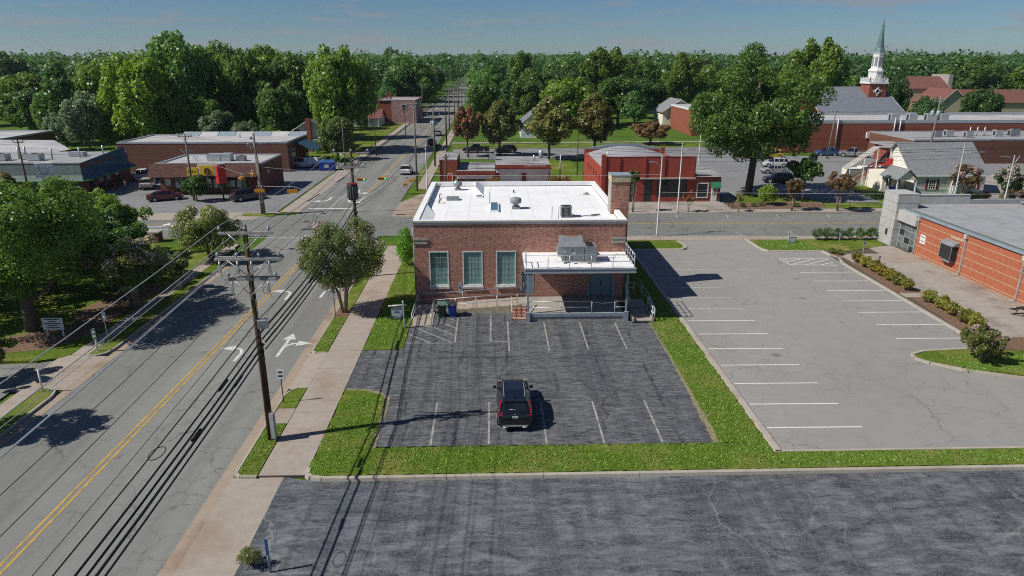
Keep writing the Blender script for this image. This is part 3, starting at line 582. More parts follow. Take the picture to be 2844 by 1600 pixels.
# windows: frame, muntins, one pane per light, stone sill
for (a, b) in WIN:
    f = .085
    fr = MB().box(a, a + f, BY0 - .03, BY0 + .14, WZ0 + .1, WZ1).box(b - f, b, BY0 - .03, BY0 + .14, WZ0 + .1, WZ1).box(a + f, b - f, BY0 - .03, BY0 + .14, WZ1 - f, WZ1).box(a + f, b - f, BY0 - .03, BY0 + .14, WZ0 + .1, WZ0 + .1 + f * 1.6)
    fo = fr.build('window', K['white'], B)
    bx('sill', K['fascia'], fo, a - .06, b + .06, BY0 - .14, BY0 + .1, WZ0 - .06, WZ0 + .10)
    gx0, gx1, gz0, gz1 = a + f, b - f, WZ0 + .1 + f * 1.6, WZ1 - f; nx, nz = 5, 6; px = (gx1 - gx0) / nx; pz = (gz1 - gz0) / nz
    mu = MB()
    for i in range(1, nx): mu.box(gx0 + i * px - .013, gx0 + i * px + .013, BY0 + .06, BY0 + .10, gz0, gz1)
    for j in range(1, nz): mu.box(gx0, gx1, BY0 + .065, BY0 + .095, gz0 + j * pz - .013, gz0 + j * pz + .013)
    mu.build('muntin', K['alum'], fo)
    pm = [MB().box(-px / 2 + .013, px / 2 - .013, 0, .012, -pz / 2 + .013, pz / 2 - .013).mesh('pane', K[k]) for k in ('teal', 'tealdark')]
    for i in range(nx):
        for j in range(nz):
            first = (a, b) == WIN[0]
            o = link('pane', pm[1 if (first and j >= 3) else 0], fo); o.location = Vector((gx0 + (i + .5) * px, BY0 + .075, gz0 + (j + .5) * pz)) - ORG[B.name]
    bx('room_back', K['dark'], fo, a, b, BY0 + .26, BY0 + .28, WZ0, WZ1)
# cornice, parapet, roof
rz = 6.62
rf = MB().box(BX0 + .3, BX1 - .3, BY0 + .3, BY1 - .3, rz - .2, rz).build('roof', K['roofwhite'], B)
MB().box(BX0 - .06, BX0 + .42, BY0 + .36, BY1 - .36, BT - .02, BT + .36).box(BX0 - .06, BX1 + .06, BY0 - .05, BY0 + .36, BT + .03, BT + .33).box(BX0 - .06, BX1 + .06, BY1 - .36, BY1 + .05, BT - .02, BT + .34).box(BX1 - .3, BX1 + .06, BY0 + .36, 56.3, BT - .02, BT + .32).box(BX1 - .3, BX1 + .06, 58.0, BY1 - .36, BT - .02, BT + .32).build('parapet', K['roofwhite'], rf)
MB().box(BX0 - .08, BX1 + .08, BY0 - .08, BY0 - .051, BT + .05, BT + .34).box(BX0 - .09, BX1 + .09, BY0 - .115, BY0 - .082, BT + .20, BT + .33).box(BX0 - .09, BX0 - .062, BY0 - .05, BY1, BT + .05, BT + .38).box(BX1 + .062, BX1 + .09, BY0 - .05, 56.3, BT + .05, BT + .34).build('cornice', K['fascia'], rf)
for x0, x1 in ((-6.42, -5.3), (9.28, 10.44)):
    MB().box(x0, x1, BY0 - .06, BY0 - .002, 5.2, 5.62).box(x0 - .02, x1 + .04, BY0 - .10, BY0 - .062, 5.5, 5.63).box(x0 - .02, x1 + .03, BY0 - .085, BY0 - .062, 5.18, 5.27).build('stone_band', K['stone'], B)
ch = MB().box(9.84, 11.32, 56.4, 57.9, 0, 9.35).build('chimney', K['brick'], B)
MB().box(9.76, 11.40, 56.32, 57.98, 9.35, 9.85).build('chimney_cap', K['stonebeige'], ch); bx('cap_flashing', K['bluemetal'], ch, 9.73, 11.43, 56.29, 58.01, 9.85, 9.93)
bx('chimney_cheek', K['stone'], ch, 9.78, 9.838, 56.42, 57.88, 6.7, 9.34)
for i in range(1, 9): bx('membrane_seam', K['fascia'] if 0 else K['wsiding'], rf, BX0 + .45 + 1.83 * i, BX0 + .52 + 1.83 * i, BY0 + .4, BY1 - .4, rz - .01, rz + .005)
# roof furniture (fixed to the roof: parts of the building)
def vent_fan(x, y, z, s, name='exhaust_fan'):
    mb = MB().box(x - .34 * s, x + .34 * s, y - .34 * s, y + .34 * s, z, z + .22 * s).tube([(x, y, z + .22 * s), (x, y, z + .5 * s)], .2 * s, 10, 0, .24 * s)
    mb.tube([(x, y, z + .5 * s), (x, y, z + .62 * s), (x, y, z + .9 * s), (x, y, z + 1.0 * s)], [.46 * s, .50 * s, .48 * s, .22 * s], 14)
    return mb.build(name, K['unit'], rf)
vent_fan(1.9, 58.95, rz, 1.0); vent_fan(-3.6, 68.1, rz, .85)
MB().tube([(-3.9, 67.9, rz + .5), (-3.6, 68.1, rz + .85)], .3, 10).build('vent_hood', K['alum'], rf)
# low equipment box, roof hatch with curb, skylights
bb = MB()
for i in range(3): bb.box(-4.4, -3.26, 62.6 + .32 * i, 62.88 + .32 * i, rz, rz + .26 + .04 * (i == 1))
bb.build('roof_box', K['unit'], rf)
def hatch(x0, x1, y0, y1, h):
    o = MB().box(x0, x1, y0, y0 + .06, rz, rz + h).box(x0, x1, y1 - .06, y1, rz, rz + h).box(x0, x0 + .06, y0 + .06, y1 - .06, rz, rz + h).box(x1 - .06, x1, y0 + .06, y1 - .06, rz, rz + h).build('skylight', K['roofwhite'], rf)
    bx('skylight_pane', K['skylight'], o, x0 + .07, x1 - .07, y0 + .07, y1 - .07, rz + h - .08, rz + h - .03)
hatch(-.34, .38, 57.4, 60.9, .2)
MB().add([(-1.8, 65.0, rz), (-1.0, 65.0, rz), (-1.0, 70.0, rz), (-1.8, 70.0, rz), (-1.8, 66.6, rz + .62), (-1.8, 70.0, rz + .62)], [(0, 1, 4), (1, 2, 5, 4), (2, 3, 5), (0, 4, 5, 3)]).build('roof_cricket', K['roofwhite'], rf)
MB().add([(BX0 + .43, 53.0, rz), (BX0 + 1.4, 53.0, rz), (BX0 + 1.4, 56.6, rz), (BX0 + .43, 60.2, rz), (BX0 + .43, 53.0, rz + .40), (BX0 + .43, 59.4, rz + .40)], [(0, 1, 4), (1, 2, 5, 4), (2, 3, 5), (0, 4, 5, 3)]).build('roof_cricket', K['roofwhite'], rf)
hatch(-1.72, -1.06, 64.0, 64.9, .1)
for i, (x, y) in enumerate(((-5.0, 61.4), (-5.15, 64.0), (-5.6, 69.5), (-4.98, 61.9))): MB().tube([(x, y, rz), (x, y, rz + .35), (x + .12, y - .1, rz + .42), (x + .2, y - .15, rz + .3)], .06, 6).build('vent_pipe', K['stone'], rf)
MB().cyl(1.93, 66.5, rz, rz + .28, .07, 8).build('vent_pipe', K['dark'], rf); MB().tube([(-.40, 60.95, rz), (-.40, 60.95, rz + 1.1)], .03, 6).build('vent_pipe', K['unit'], rf)
for x in (4.7, 5.25): MB().tube([(x, 54.5, rz), (x, 54.5, rz + 1.1)], .03, 6).build('vent_pipe', K['unit'], rf)
# condenser: louvred body, round grille
cx_, cy_ = 5.96, 55.6
cu = bx('condenser', K['unit'], rf, cx_ - .44, cx_ + .44, cy_ - .44, cy_ + .44, rz + .02, rz + .10)
MB().box(cx_ - .38, cx_ + .38, cy_ - .38, cy_ + .38, rz + .1, rz + .86).build('coil', K['dark'], cu)
lv = MB()
for i in range(9):
    t = -.4 + .1 * i
    lv.box(cx_ + t - .018, cx_ + t + .018, cy_ - .43, cy_ - .39, rz + .1, rz + .86); lv.box(cx_ - .43, cx_ - .39, cy_ + t - .018, cy_ + t + .018, rz + .1, rz + .86)
lv.build('louvre', K['unit'], cu)
MB().box(cx_ - .45, cx_ + .45, cy_ - .45, cy_ + .45, rz + .86, rz + .92).build('top_panel', K['unit'], cu); MB().cyl(cx_, cy_, rz + .92, rz + .935, .36, 16).build('fan_grille', K['black'], cu)
MB().tube([(cx_ + .45, cy_ + .1, rz + .25), (cx_ + .7, cy_, rz + .12), (cx_ + 1.1, cy_ - .2, rz + .06), (cx_ + 1.6, cy_ + .15, rz + .06), (cx_ + 2.0, cy_ - .1, rz + .1), (cx_ + 2.6, cy_ + .2, rz + .05)], .035, 6).build('line_set', K['unit'], rf)
MB().rbox((cx_ + 2.5, cy_ + .35, rz + .08), (.8, .12, .10), .4).build('pipe_cover', K['unit'], rf)
MB().tube([(8.9, 65.4, rz), (8.9, 65.4, rz + .04)], .34, 12).tube([(8.95, 65.5, rz + .04), (8.95, 65.5, rz + .2)], .18, 10).build('roof_drain', K['stone'], rf)
# canopy with guard rail and packaged unit
CX0, CX1, CY0 = 2.22, 10.42, 47.95
cn = bx('canopy', K['roofwhite'], B, CX0, CX1, CY0, BY0 - .003, 4.30, 4.42)
MB().box(CX0 - .02, CX1 + .02, CY0 - .03, CY0 - .002, 4.10, 4.40).box(CX0 - .03, CX0 - .002, CY0, BY0 - .004, 4.10, 4.40).box(CX1 + .002, CX1 + .03, CY0, BY0 - .004, 4.10, 4.40).build('canopy_fascia', K['bluemetal'], cn)
MB().box(CX0 - .05, CX1 + .05, CY0 - .06, CY0 - .032, 4.33, 4.46).box(CX0 - .05, CX1 + .05, CY0 - .06, CY0 - .032, 4.06, 4.13).box(CX0 + .02, CX1 - .02, CY0 + .02, BY0 - .01, 4.05, 4.298).build('canopy_trim', K['alum'], cn)
def rail(parent, pts, posts, h=1.0, mid=.5, r=.032, m=None, name='guard_rail', post_h=None):
    """Guard rail: two rails along pts (floor points), one child per post."""
    m = m or K['steel']; o = MB().tube([(x, y, z + h) for x, y, z in pts], r, 6).build(name, m, parent)
    MB().tube([(x, y, z + mid) for x, y, z in pts], r * .9, 6).build('mid_rail', m, o)
    for x, y, z in posts: MB().tube([(x, y, z), (x, y, z + h)], r, 6).build('rail_post', m, o)
    return o
def lerp(a, b, n): return [tuple(a[i] + (b[i] - a[i]) * k / n for i in range(3)) for k in range(n + 1)]
cz = 4.43
rail(cn, [(CX0 + .1, CY0 + .12, cz), (CX1 - .1, CY0 + .12, cz)], lerp((CX0 + .1, CY0 + .12, cz), (CX1 - .1, CY0 + .12, cz), 5), .98, .5)
rail(cn, [(CX1 - .1, CY0 + .12, cz), (CX1 - .1, BY0 - .9, cz)], lerp((CX1 - .1, CY0 + 1.1, cz), (CX1 - .1, BY0 - .95, cz), 3), .98, .5)
rail(cn, [(CX0 + .1, CY0 + .12, cz), (CX0 + .1, CY0 + 1.6, cz)], [(CX0 + .1, CY0 + 1.6, cz)], .98, .5)
ru = MB().box(5.1, 6.75, 49.4, 50.95, cz + .12, cz + 1.26).build('rooftop_unit', K['unit'], cn)
MB().box(6.752, 7.68, 49.4, 50.9, cz + .12, cz + 1.24).build('fan_section', K['unit'], ru)
for y in (49.8, 50.5): MB().cyl(7.2, y, cz + 1.24, cz + 1.28, .32, 16).cyl(7.2, y, cz + 1.28, cz + 1.285, .1, 8).build('fan_grille', K['black'], ru)
MB().extr([(50.96, cz + .3), (51.9, cz + .3), (52.1, cz + 1.5), (51.3, cz + 1.56), (50.96, cz + 1.2)], 'x', 5.05, 6.85).build('duct_hood', K['unit'], ru)
MB().rbox((6.0, 51.65, cz + 1.56), (1.1, .24, .05)).build('rust_patch', K['rust'], ru)
MB().extr([(49.45, cz + .5), (50.9, cz + .5), (50.7, cz + 1.2), (49.65, cz + 1.2)], 'x', 4.78, 5.09).build('intake_hood', K['unit'], ru)
for x, z0, z1 in ((5.3, .75, 1.05), (5.95, .62, .85)): bx('unit_label', K['alum'], ru, x - .14, x + .16, 49.385, 49.398, cz + z0, cz + z1)
for x in (5.85, 6.75, 5.35): bx('panel_joint', K['dark'], ru, x - .01, x + .01, 49.39, 49.399, cz + .15, cz + 1.2)
MB().tube([(5.7, 49.15, cz + .12), (7.9, 49.15, cz + .10)], .03, 6).tube([(7.75, 49.9, cz + .1), (9.3, 50.6, cz + .08), (9.5, 50.9, cz + .3)], .03, 6).build('condensate_pipe', K['steel'], cn)
for x in (5.2, 6.0, 7.0): MB().box(x, x + .14, 49.2, 51.0, cz - .005, cz + .12).build('sleeper', K['stone'], cn)
for x in (2.48, 9.96):
    p = bx('canopy_post', K['bluemetal'], B, x - .065, x + .065, 48.43, 48.56, .09, 4.05); bx('post_base', K['bluemetal'], p, x - .17, x + .17, 48.30, 48.425, .09, .86)
# porch
pt = MB().box(2.62, 9.82, 48.6, BY0 - .04, .0, .70).build('porch_floor', K['patio'], B)
bx('porch_beam', K['bluemetal'], B, 2.66, 9.78, 48.44, 48.59, .46, .72); bx('porch_wall', K['stone'], B, 2.66, 9.78, 48.50, 48.595, .08, .455)
rail(B, [(2.56, 48.52, .70), (7.35, 48.52, .70)], [(2.56, 48.52, .7), (5.0, 48.52, .70), (7.35, 48.52, .70)], .95, .48); rail(B, [(9.1, 48.52, .70), (9.94, 48.52, .70)], [(9.1, 48.52, .70)], .95, .48)
MB().tube([(7.35 + 1.75 * t, 48.52, 1.62 - .5 * t * (1 - t)) for t in [i / 8 for i in range(9)]], .012, 5).build('chain', K['steel'], B)
d1 = bx('door', K['door'], B, 2.18, 3.10, BY0 + .06, BY0 + .11, .72, 2.80); MB().box(2.12, 2.18, BY0 - .02, BY0 + .14, .71, 2.85).box(3.10, 3.16, BY0 - .02, BY0 + .14, .71, 2.85).box(2.18, 3.10, BY0 - .02, BY0 + .14, 2.80, 2.85).build('door_frame', K['bluemetal'], d1)
MB().rbox((2.34, BY0 + .02, 1.72), (.08, .06, .34)).build('handle', K['steel'], d1)
d2 = MB().box(7.76, 8.595, BY0 + .06, BY0 + .11, .72, 2.80).build('door', K['door'], B); bx('door_leaf', K['door'], d2, 8.605, 9.44, BY0 + .06, BY0 + .11, .72, 2.80)
MB().box(7.70, 7.76, BY0 - .02, BY0 + .14, .71, 2.85).box(9.44, 9.5, BY0 - .02, BY0 + .14, .71, 2.85).box(7.76, 9.44, BY0 - .02, BY0 + .14, 2.80, 2.85).build('door_frame', K['door'], d2); bx('handle', K['dark'], d2, 8.55, 8.65, BY0 + .01, BY0 + .06, 1.62, 1.95)
for x in (7.52, 9.56): bx('door_guard', K['bluemetal'], B, x - .05, x + .12, BY0 - .1, BY0 - .01, .72, 1.9)
MB().box(2.0, 2.04, BY0 - .1, BY0 - .05, 2.7, 2.8).build('door_lamp', K['dark'], B)
# ramp: lower run beside the lawn, upper run along the facade, brick steps
MB().add([(-6.28, 47.6, .095), (-4.72, 47.6, .095), (-4.72, 52.3, .22), (-6.28, 52.3, .22), (-6.28, 47.6, -.1), (-4.72, 47.6, -.1), (-4.72, 52.3, -.1), (-6.28, 52.3, -.1)], [(0, 1, 2, 3), (4, 5, 1, 0), (5, 6, 2, 1), (6, 7, 3, 2), (7, 4, 0, 3)]).build('ramp', K['concrete'], B)
MB().add([(-4.715, 50.6, .22), (2.0, 50.6, .70), (2.0, 52.44, .70), (-4.715, 52.44, .22), (-4.715, 50.6, -.1), (2.0, 50.6, -.1), (2.0, 52.44, -.1), (-4.715, 52.44, -.1)], [(0, 1, 2, 3), (4, 5, 1, 0), (5, 6, 2, 1), (7, 4, 0, 3)]).build('ramp', K['concrete'], B)
MB().add([(-4.7, 50.42, .28), (2.0, 50.42, .76), (2.0, 50.595, .76), (-4.7, 50.595, .28), (-4.7, 50.42, 0), (2.0, 50.42, 0), (2.0, 50.595, 0), (-4.7, 50.595, 0)], [(0, 1, 2, 3), (4, 5, 1, 0), (5, 6, 2, 1), (7, 4, 0, 3), (6, 7, 3, 2)]).build('ramp_wall', K['stonebeige'], B)
bx('landing', K['patio'], B, 2.003, 2.618, 50.3, 52.44, 0, .70)
rail(B, [(-6.2, 47.7, .1), (-6.2, 52.2, .22)], lerp((-6.2, 47.7, .1), (-6.2, 52.2, .22), 2), .95, .5); rail(B, [(-6.2, 52.25, .22), (-4.6, 52.25, .22), (2.0, 52.25, .70)], [(-6.2, 52.25, .22), (-2.6, 52.25, .37), (.2, 52.25, .57)], .92, .9)
rail(B, [(-4.78, 47.75, .1), (-4.78, 50.5, .2)], lerp((-4.78, 47.75, .1), (-4.78, 50.5, .2), 2), .95, .5); rail(B, [(-4.7, 50.5, .22), (1.75, 50.5, .70)], lerp((-4.7, 50.5, .22), (1.75, 50.5, .70), 4), .95, .45)
for i in range(4):
    z1 = .09 + (.70 - .09) * (i + 1) / 5; bx('step', K['soldier'] if i % 2 else K['brick'], B, 1.35, 2.42, 48.75 + .36 * i, 50.28, z1 - .13, z1)
rail(B, [(1.3, 48.75, .1), (1.3, 50.2, .60)], [(1.3, 48.75, .1), (1.3, 50.2, .60)], .9, .45); rail(B, [(2.46, 48.7, .1), (2.46, 50.2, .65)], [(2.46, 50.2, .65)], .92, .9)
# plate sign with wheelchair mark on the wall
ap = bx('parking_plate', K['alum'], B, -2.95, -2.63, BY0 - .03, BY0 - .002, 1.05, 1.95); bx('wheelchair_mark', K['ltblue'], ap, -2.88, -2.70, BY0 - .036, BY0 - .031, 1.42, 1.66); MB().cyl(-2.80, BY0 - .037, 1.58, 1.63, .03, 8).tube([(-2.80, BY0 - .04, 1.57), (-2.79, BY0 - .04, 1.50), (-2.74, BY0 - .04, 1.49), (-2.73, BY0 - .04, 1.44)], .012, 4).build('wheelchair_symbol', K['white'], ap)
# side stairwell on the east side: steps and rails; dark pad paints the recess shade
MB().box(10.45, 12.0, 48.0, 52.6, -.2, .135).build('recess_shade_pad', K['dark'], B)
MB().box(10.42, 10.56, 48.05, 52.5, .136, .42).box(11.9, 12.04, 48.05, 52.5, .136, .42).build('stair_kerb', K['patio'], B)
for i in range(5): bx('step', K['patio'], B, 10.57, 11.89, 48.2 + .8 * i, 48.95 + .8 * i, .136, .18 + .09 * i)
rail(B, [(12.1, 48.15, .14), (12.1, 50.2, .55), (12.1, 51.0, .55), (11.6, 53.0, 1.25)], [(12.1, 48.15, .14), (12.1, 49.2, .35), (12.1, 50.2, .55), (11.85, 52.0, .9)], .95, .5)
rail(B, [(11.95, 48.15, .14), (11.95, 50.0, .5)], [(11.95, 48.15, .14), (11.95, 50.0, .5)], 1.0, .55); rail(B, [(10.62, 50.6, .5), (10.62, 52.4, .9), (11.3, 52.4, .9)], [(10.62, 50.6, .5), (10.62, 52.4, .9), (11.3, 52.4, .9)], .95, .5)
MB().tube([(BX0 - .07, BY0 + .25, 0), (BX0 - .07, BY0 + .25, 6.4)], .05, 6).build('downpipe', K['bluemetal'], B)
# ================================================================ OTHER BUILDINGS
def window(parent, x0, x1, z0, z1, y, fw=.08, frame=None, pane=None, nx=1, nz=1, axis='y', sgn=-1, shutters=None, name='window'):
    """Window on a wall plane y = const (axis 'y') or x = const (axis 'x'); sgn gives the outward side."""
    frame = frame or K['white']; pane = pane or K['glass']
    def B_(mb, a0, a1, d0, d1, c0, c1):
        p, q = sorted((y + sgn * d0, y + sgn * d1))
        if axis == 'y': mb.box(a0, a1, p, q, c0, c1)
        else: mb.box(p, q, a0, a1, c0, c1)
    mb = MB(); B_(mb, x0, x0 + fw, .002, .07, z0, z1); B_(mb, x1 - fw, x1, .002, .07, z0, z1); B_(mb, x0 + fw, x1 - fw, .002, .07, z1 - fw, z1); B_(mb, x0 + fw, x1 - fw, .002, .07, z0, z0 + fw)
    dx = (x1 - x0 - 2 * fw) / nx; dz = (z1 - z0 - 2 * fw) / nz
    for i in range(1, nx): B_(mb, x0 + fw + i * dx - .02, x0 + fw + i * dx + .02, .03, .06, z0 + fw, z1 - fw)
    for j in range(1, nz): B_(mb, x0 + fw, x1 - fw, .032, .058, z0 + fw + j * dz - .02, z0 + fw + j * dz + .02)
    o = mb.build(name, frame, parent)
    for i in range(nx):
        for j in range(nz):
            m2 = MB(); B_(m2, x0 + fw + i * dx, x0 + fw + (i + 1) * dx, .004, .028, z0 + fw + j * dz, z0 + fw + (j + 1) * dz); m2.build('pane', pane, o)
    if shutters:
        for a in (x0 - .36, x1 + .02): m3 = MB(); B_(m3, a, a + .34, .003, .05, z0 - .02, z1 + .02); m3.build('shutter', shutters, o)
    return o
def hvac(parent, x, y, z, w=1.2, d=1.0, h=.9, m=None, fan=True):
    o = MB().box(x - w / 2, x + w / 2, y - d / 2, y + d / 2, z + .1, z + h).box(x - w / 2 + .1, x + w / 2 - .1, y - d / 2 + .1, y + d / 2 - .1, z, z + .1).build('rooftop_unit', m or K['unit'], parent)
    if fan: MB().cyl(x, y, z + h, z + h + .04, min(w, d) * .36, 12).build('fan_grille', K['black'], o)
    MB().box(x - w / 2 - .015, x - w / 2 - .002, y - d / 4, y + d / 4, z + .25, z + h - .2).build('side_grille', K['dark'], o)
    return o
def flat_roof(parent, x0, x1, y0, y1, z, par, rm, pm, pw=.25, name='roof'):
    o = MB().box(x0 + pw - .02, x1 - pw + .02, y0 + pw - .02, y1 - pw + .02, z - .15, z + .035).build(name, rm, parent)
    MB().box(x0 - .04, x1 + .04, y0 - .04, y0 + pw, z - .02, z + par).box(x0 - .04, x1 + .04, y1 - pw, y1 + .04, z - .02, z + par).box(x0 - .04, x0 + pw, y0 + pw, y1 - pw, z - .02, z + par).box(x1 - pw, x1 + .04, y0 + pw, y1 - pw, z - .02, z + par).build('parapet', pm, o)
    return o
# ---- shop with brown shingle mansard and yellow sign
S = thing('corner_shop', 'low brown brick shop with brown shingle mansard and large yellow roof sign', 'shop', (-41.7, 106, 0))
SX0, SX1, SY0, SY1 = -49.3, -34.2, 101.9, 112
MB().box(SX0, SX1, SY0, SY1, -.02, 4.4).build('wall', K['brickdark'], S)
MB().extr([(SY0 - 1.75, 2.85), (SY0 - .02, 2.75), (SY0 - .02, 4.55), (SY0 - .35, 4.62)], 'x', SX0 - .9, SX1 - .35).build('mansard', K['shingle_brown'], S)
MB().add([(SX0 - .9, SY0 - 1.75, 2.85), (SX0, SY0, 2.8), (SX0, SY1, 2.8), (SX0 - .9, SY1, 2.85), (SX0 - .1, SY0, 4.6), (SX0 - .1, SY1, 4.6), (SX0, SY1, 4.6), (SX0, SY0, 4.6)], [(0, 4, 5, 3), (0, 1, 7, 4), (3, 5, 6, 2)]).build('mansard', K['shingle_brown'], S)
sr = flat_roof(S, SX0, SX1, SY0, SY1, 4.42, .24, K['roofpale'], K['alum'])
bx('fascia_trim', K['alum'], sr, SX0 - .2, SX1 + .06, SY0 - .42, SY0 - .05, 4.6, 4.70)
hvac(sr, -42.2, 105.6, 4.42, 2.0, 1.6, 1.1, K['alum'], False); hvac(sr, -40.4, 105.6, 4.42, 1.4, 1.6, 1.15, K['alum'], False); hvac(sr, -38.2, 105.4, 4.42, 1.2, 1.0, .8)
MB().tube([(-44.9, 105.4, 4.42), (-44.9, 105.4, 4.9)], .05, 6).tube([(-44.9, 105.1, 5.05), (-44.9, 105.4, 4.95)], .45, 12, 0, .1).build('satellite_dish', K['alum'], sr)
MB().tube([(-38.9, 105.2, 4.42), (-38.9, 105.2, 4.85), (-38.7, 105.0, 5.1)], .28, 10).build('vent_hood', K['alum'], sr)
for i, (a, b) in enumerate(((-47.2, -45.6), (-43.3, -41.6), (-41.55, -39.9), (-39.85, -38.2), (-38.15, -36.5))):
    w = window(S, a, b, .9, 2.55, SY0, .07, K['dark'], K['glass'])
    for j in range(2): bx('poster', (K['paper'], K['pgreen'])[(i + j) % 2], w, a + .12 + .78 * j, a + .72 + .78 * j, SY0 - .05, SY0 - .03, 1.0 + .15 * (i % 2), 1.9 + .2 * ((i + j) % 3))
bx('notice_board', K['paper'], S, -48.55, -47.75, SY0 - .04, SY0 - .002, 1.35, 2.35); bx('notice_header', K['red'], S, -48.55, -47.85, SY0 - .04, SY0 - .003, 2.36, 2.62)
bx('walkway', K['concrete'], S, SX0 - .2, SX1 + .6, SY0 - 1.5, SY0 - .003, -.02, .12)
sg = bx('sign_panel', K['white'], S, -42.8, -40.3, SY0 - 1.75, SY0 - 1.55, 3.05, 4.75)
bx('sign_face', K['signyellow'], sg, -42.55, -40.55, SY0 - 1.78, SY0 - 1.752, 3.1, 4.55)
MB().tube([(-41.5 + .36 * math.cos(t * math.pi / 8), SY0 - 1.80, 3.72 + .40 * math.sin(t * math.pi / 8)) for t in range(17)], .10, 6).build('ring_mark', K['brownink'], sg)
sg2 = bx('sign_panel', K['signyellow'], S, -44.35, -42.82, SY0 - 1.8, SY0 - 1.55, 3.0, 4.2); lettering('sign_text', 'MIN', .62, K['brownink'], sg2, (-43.65, SY0 - 1.81, 3.62))
MB().box(SX1 + .002, SX1 + .03, 104.5, 104.9, 2.7, 3.3).build('wall_plate', K['white'], S)
for i in range(12): MB().ball((SX0 + .3 + i * 1.25, SY0 - 1.72, 2.82), .05, 6).build('soffit_lamp', K['white'], S)
PS = thing('pylon_sign', 'red and orange box sign with brown ring on post outside the yellow sign shop', 'sign', (-38.6, 97.6, 0))
MB().cyl(-38.6, 97.6, 0, 2.4, .11, 8).build('post', K['dark'], PS)
pbx = MB().rbox((-38.6, 97.6, 3.75), (1.05, 1.3, 2.7), R(38)).build('sign_box', K['red'], PS); MB().rbox((-38.6, 97.6, 5.13), (1.1, 1.34, .06), R(38)).build('box_lid', K['alum'], pbx)
u_, n_ = Vector((math.cos(R(38)), math.sin(R(38)), 0)), Vector((math.sin(R(38)), -math.cos(R(38)), 0)); fc = Vector((-38.6, 97.6, 3.75)) + u_ * .54
MB().rbox(tuple(fc), (.03, 1.2, 2.6), R(38)).build('sign_face', K['signorange'], pbx)
nn = Vector((-math.sin(R(38)), math.cos(R(38)), 0)); MB().tube([tuple(fc + u_ * .03 + nn * (.34 * math.cos(t * math.pi / 8)) + Vector((0, 0, -.1 + .62 * math.sin(t * math.pi / 8)))) for t in range(17)], .12, 6).build('ring_mark', K['brownink'], pbx)
# ---- green trimmed restaurant
G_ = thing('restaurant', 'low restaurant with grey-green shingle roof skirt and bright green eaves trim', 'restaurant', (-70, 106, 0))
GX1, GY0 = -59.4, 100.3
MB().box(-96, GX1, GY0, 113.5, -.02, 4.7).build('wall', K['brickdark'], G_)
MB().add([(-96, GY0 - 1.4, 2.55), (GX1 + .75, GY0 - 1.4, 2.55), (GX1 + .75, 113.5, 2.55), (GX1 + 1.9, 113.9, 2.9), (-96, GY0 - .3, 3.2), (GX1 + .1, GY0 - .3, 3.2), (GX1 + .1, 112.9, 3.2), (-96, GY0 - .02, 4.9), (GX1 - .1, GY0 - .02, 4.9), (GX1 - .1, 112.9, 5.9)],
         [(0, 1, 5, 4), (4, 5, 8, 7)]).build('roof_skirt', K['shingle_green'], G_)
MB().add([(GX1 + .75, GY0 - 1.4, 2.55), (GX1 + 1.3, 113.4, 2.7), (GX1 + .1, 112.9, 3.4), (GX1 + .1, GY0 - .3, 3.2), (GX1 - .1, GY0 - .02, 4.9), (GX1 - .1, 112.9, 5.75)], [(0, 1, 2, 3), (3, 2, 5, 4)]).build('roof_skirt', K['shingle_shaded'], G_)
MB().tube([(-96, GY0 - 1.42, 2.5), (GX1 + .78, GY0 - 1.42, 2.5), (GX1 + 1.33, 113.4, 2.65)], .07, 4).build('eaves_trim', K['green'], G_)
gr = MB().box(-96, GX1 - .12, GY0 + .0, 113.5, 4.72, 4.9).build('roof', K['roofgrey'], G_); bx('fascia_trim', K['alum'], gr, -96, GX1 - .15, GY0 - .12, GY0 - .03, 4.86, 5.0)
hvac(gr, -72.5, 103.5, 4.9, 1.8, 1.4, 1.0, K['alum']); hvac(gr, -67.6, 103.5, 4.9, 1.8, 1.4, 1.0, K['alum']); hvac(gr, -69.7, 104.5, 4.9, 1.0, 1.0, .8, K['alum']); hvac(gr, -64.0, 108, 4.9, 2.2, 1.2, .7, K['alum'], False)
for x, y, h in ((-71.0, 105, 1.7), (-70.3, 105.5, 1.8), (-65.8, 104.5, 1.7), (-62.9, 106.5, 1.5), (-60.4, 108.5, 1.6)): MB().cyl(x, y, 4.9, 4.9 + h, .12, 8).build('flue', K['alum'], gr)
for x0, x1 in ((-67.2, -64.6), (-72.5, -69.5)): window(G_, x0, x1, .5, 2.4, GY0, .08, K['dark'], K['glass'], 3, 1)
for y0 in (101.5, 104.0, 106.2, 108.6): window(G_, y0, y0 + 1.5, .2, 2.4, GX1, .08, K['dark'], K['glass'], 2, 1, axis='x', sgn=1)
ws = thing('wall_sign', 'white panel sign on the grey-green roof skirt of the restaurant', 'sign', (-73.4, 99.6, 3.1))
MB().box(-74.6, -72.0, 99.3, 99.6, 3.15, 4.75).build('sign_board', K['wsiding'], ws)
ps = thing('pole_sign', 'white pole sign with round emblem beside the green trimmed restaurant', 'sign', (-59.0, 91.5, 0))
MB().box(-59.5, -59.2, 91.4, 91.65, 0, 4.5).box(-58.5, -58.2, 91.4, 91.65, 0, 4.5).build('post', K['wsiding'], ps)
pb = MB().rbox((-59.0, 91.5, 5.25), (2.1, .55, 1.9), R(16)).build('sign_box', K['wsiding'], ps)
e_ = Vector((-59.0 + .29 * math.sin(R(16)), 91.5 - .29 * math.cos(R(16)), 5.2)); ux = Vector((math.cos(R(16)), math.sin(R(16)), 0))
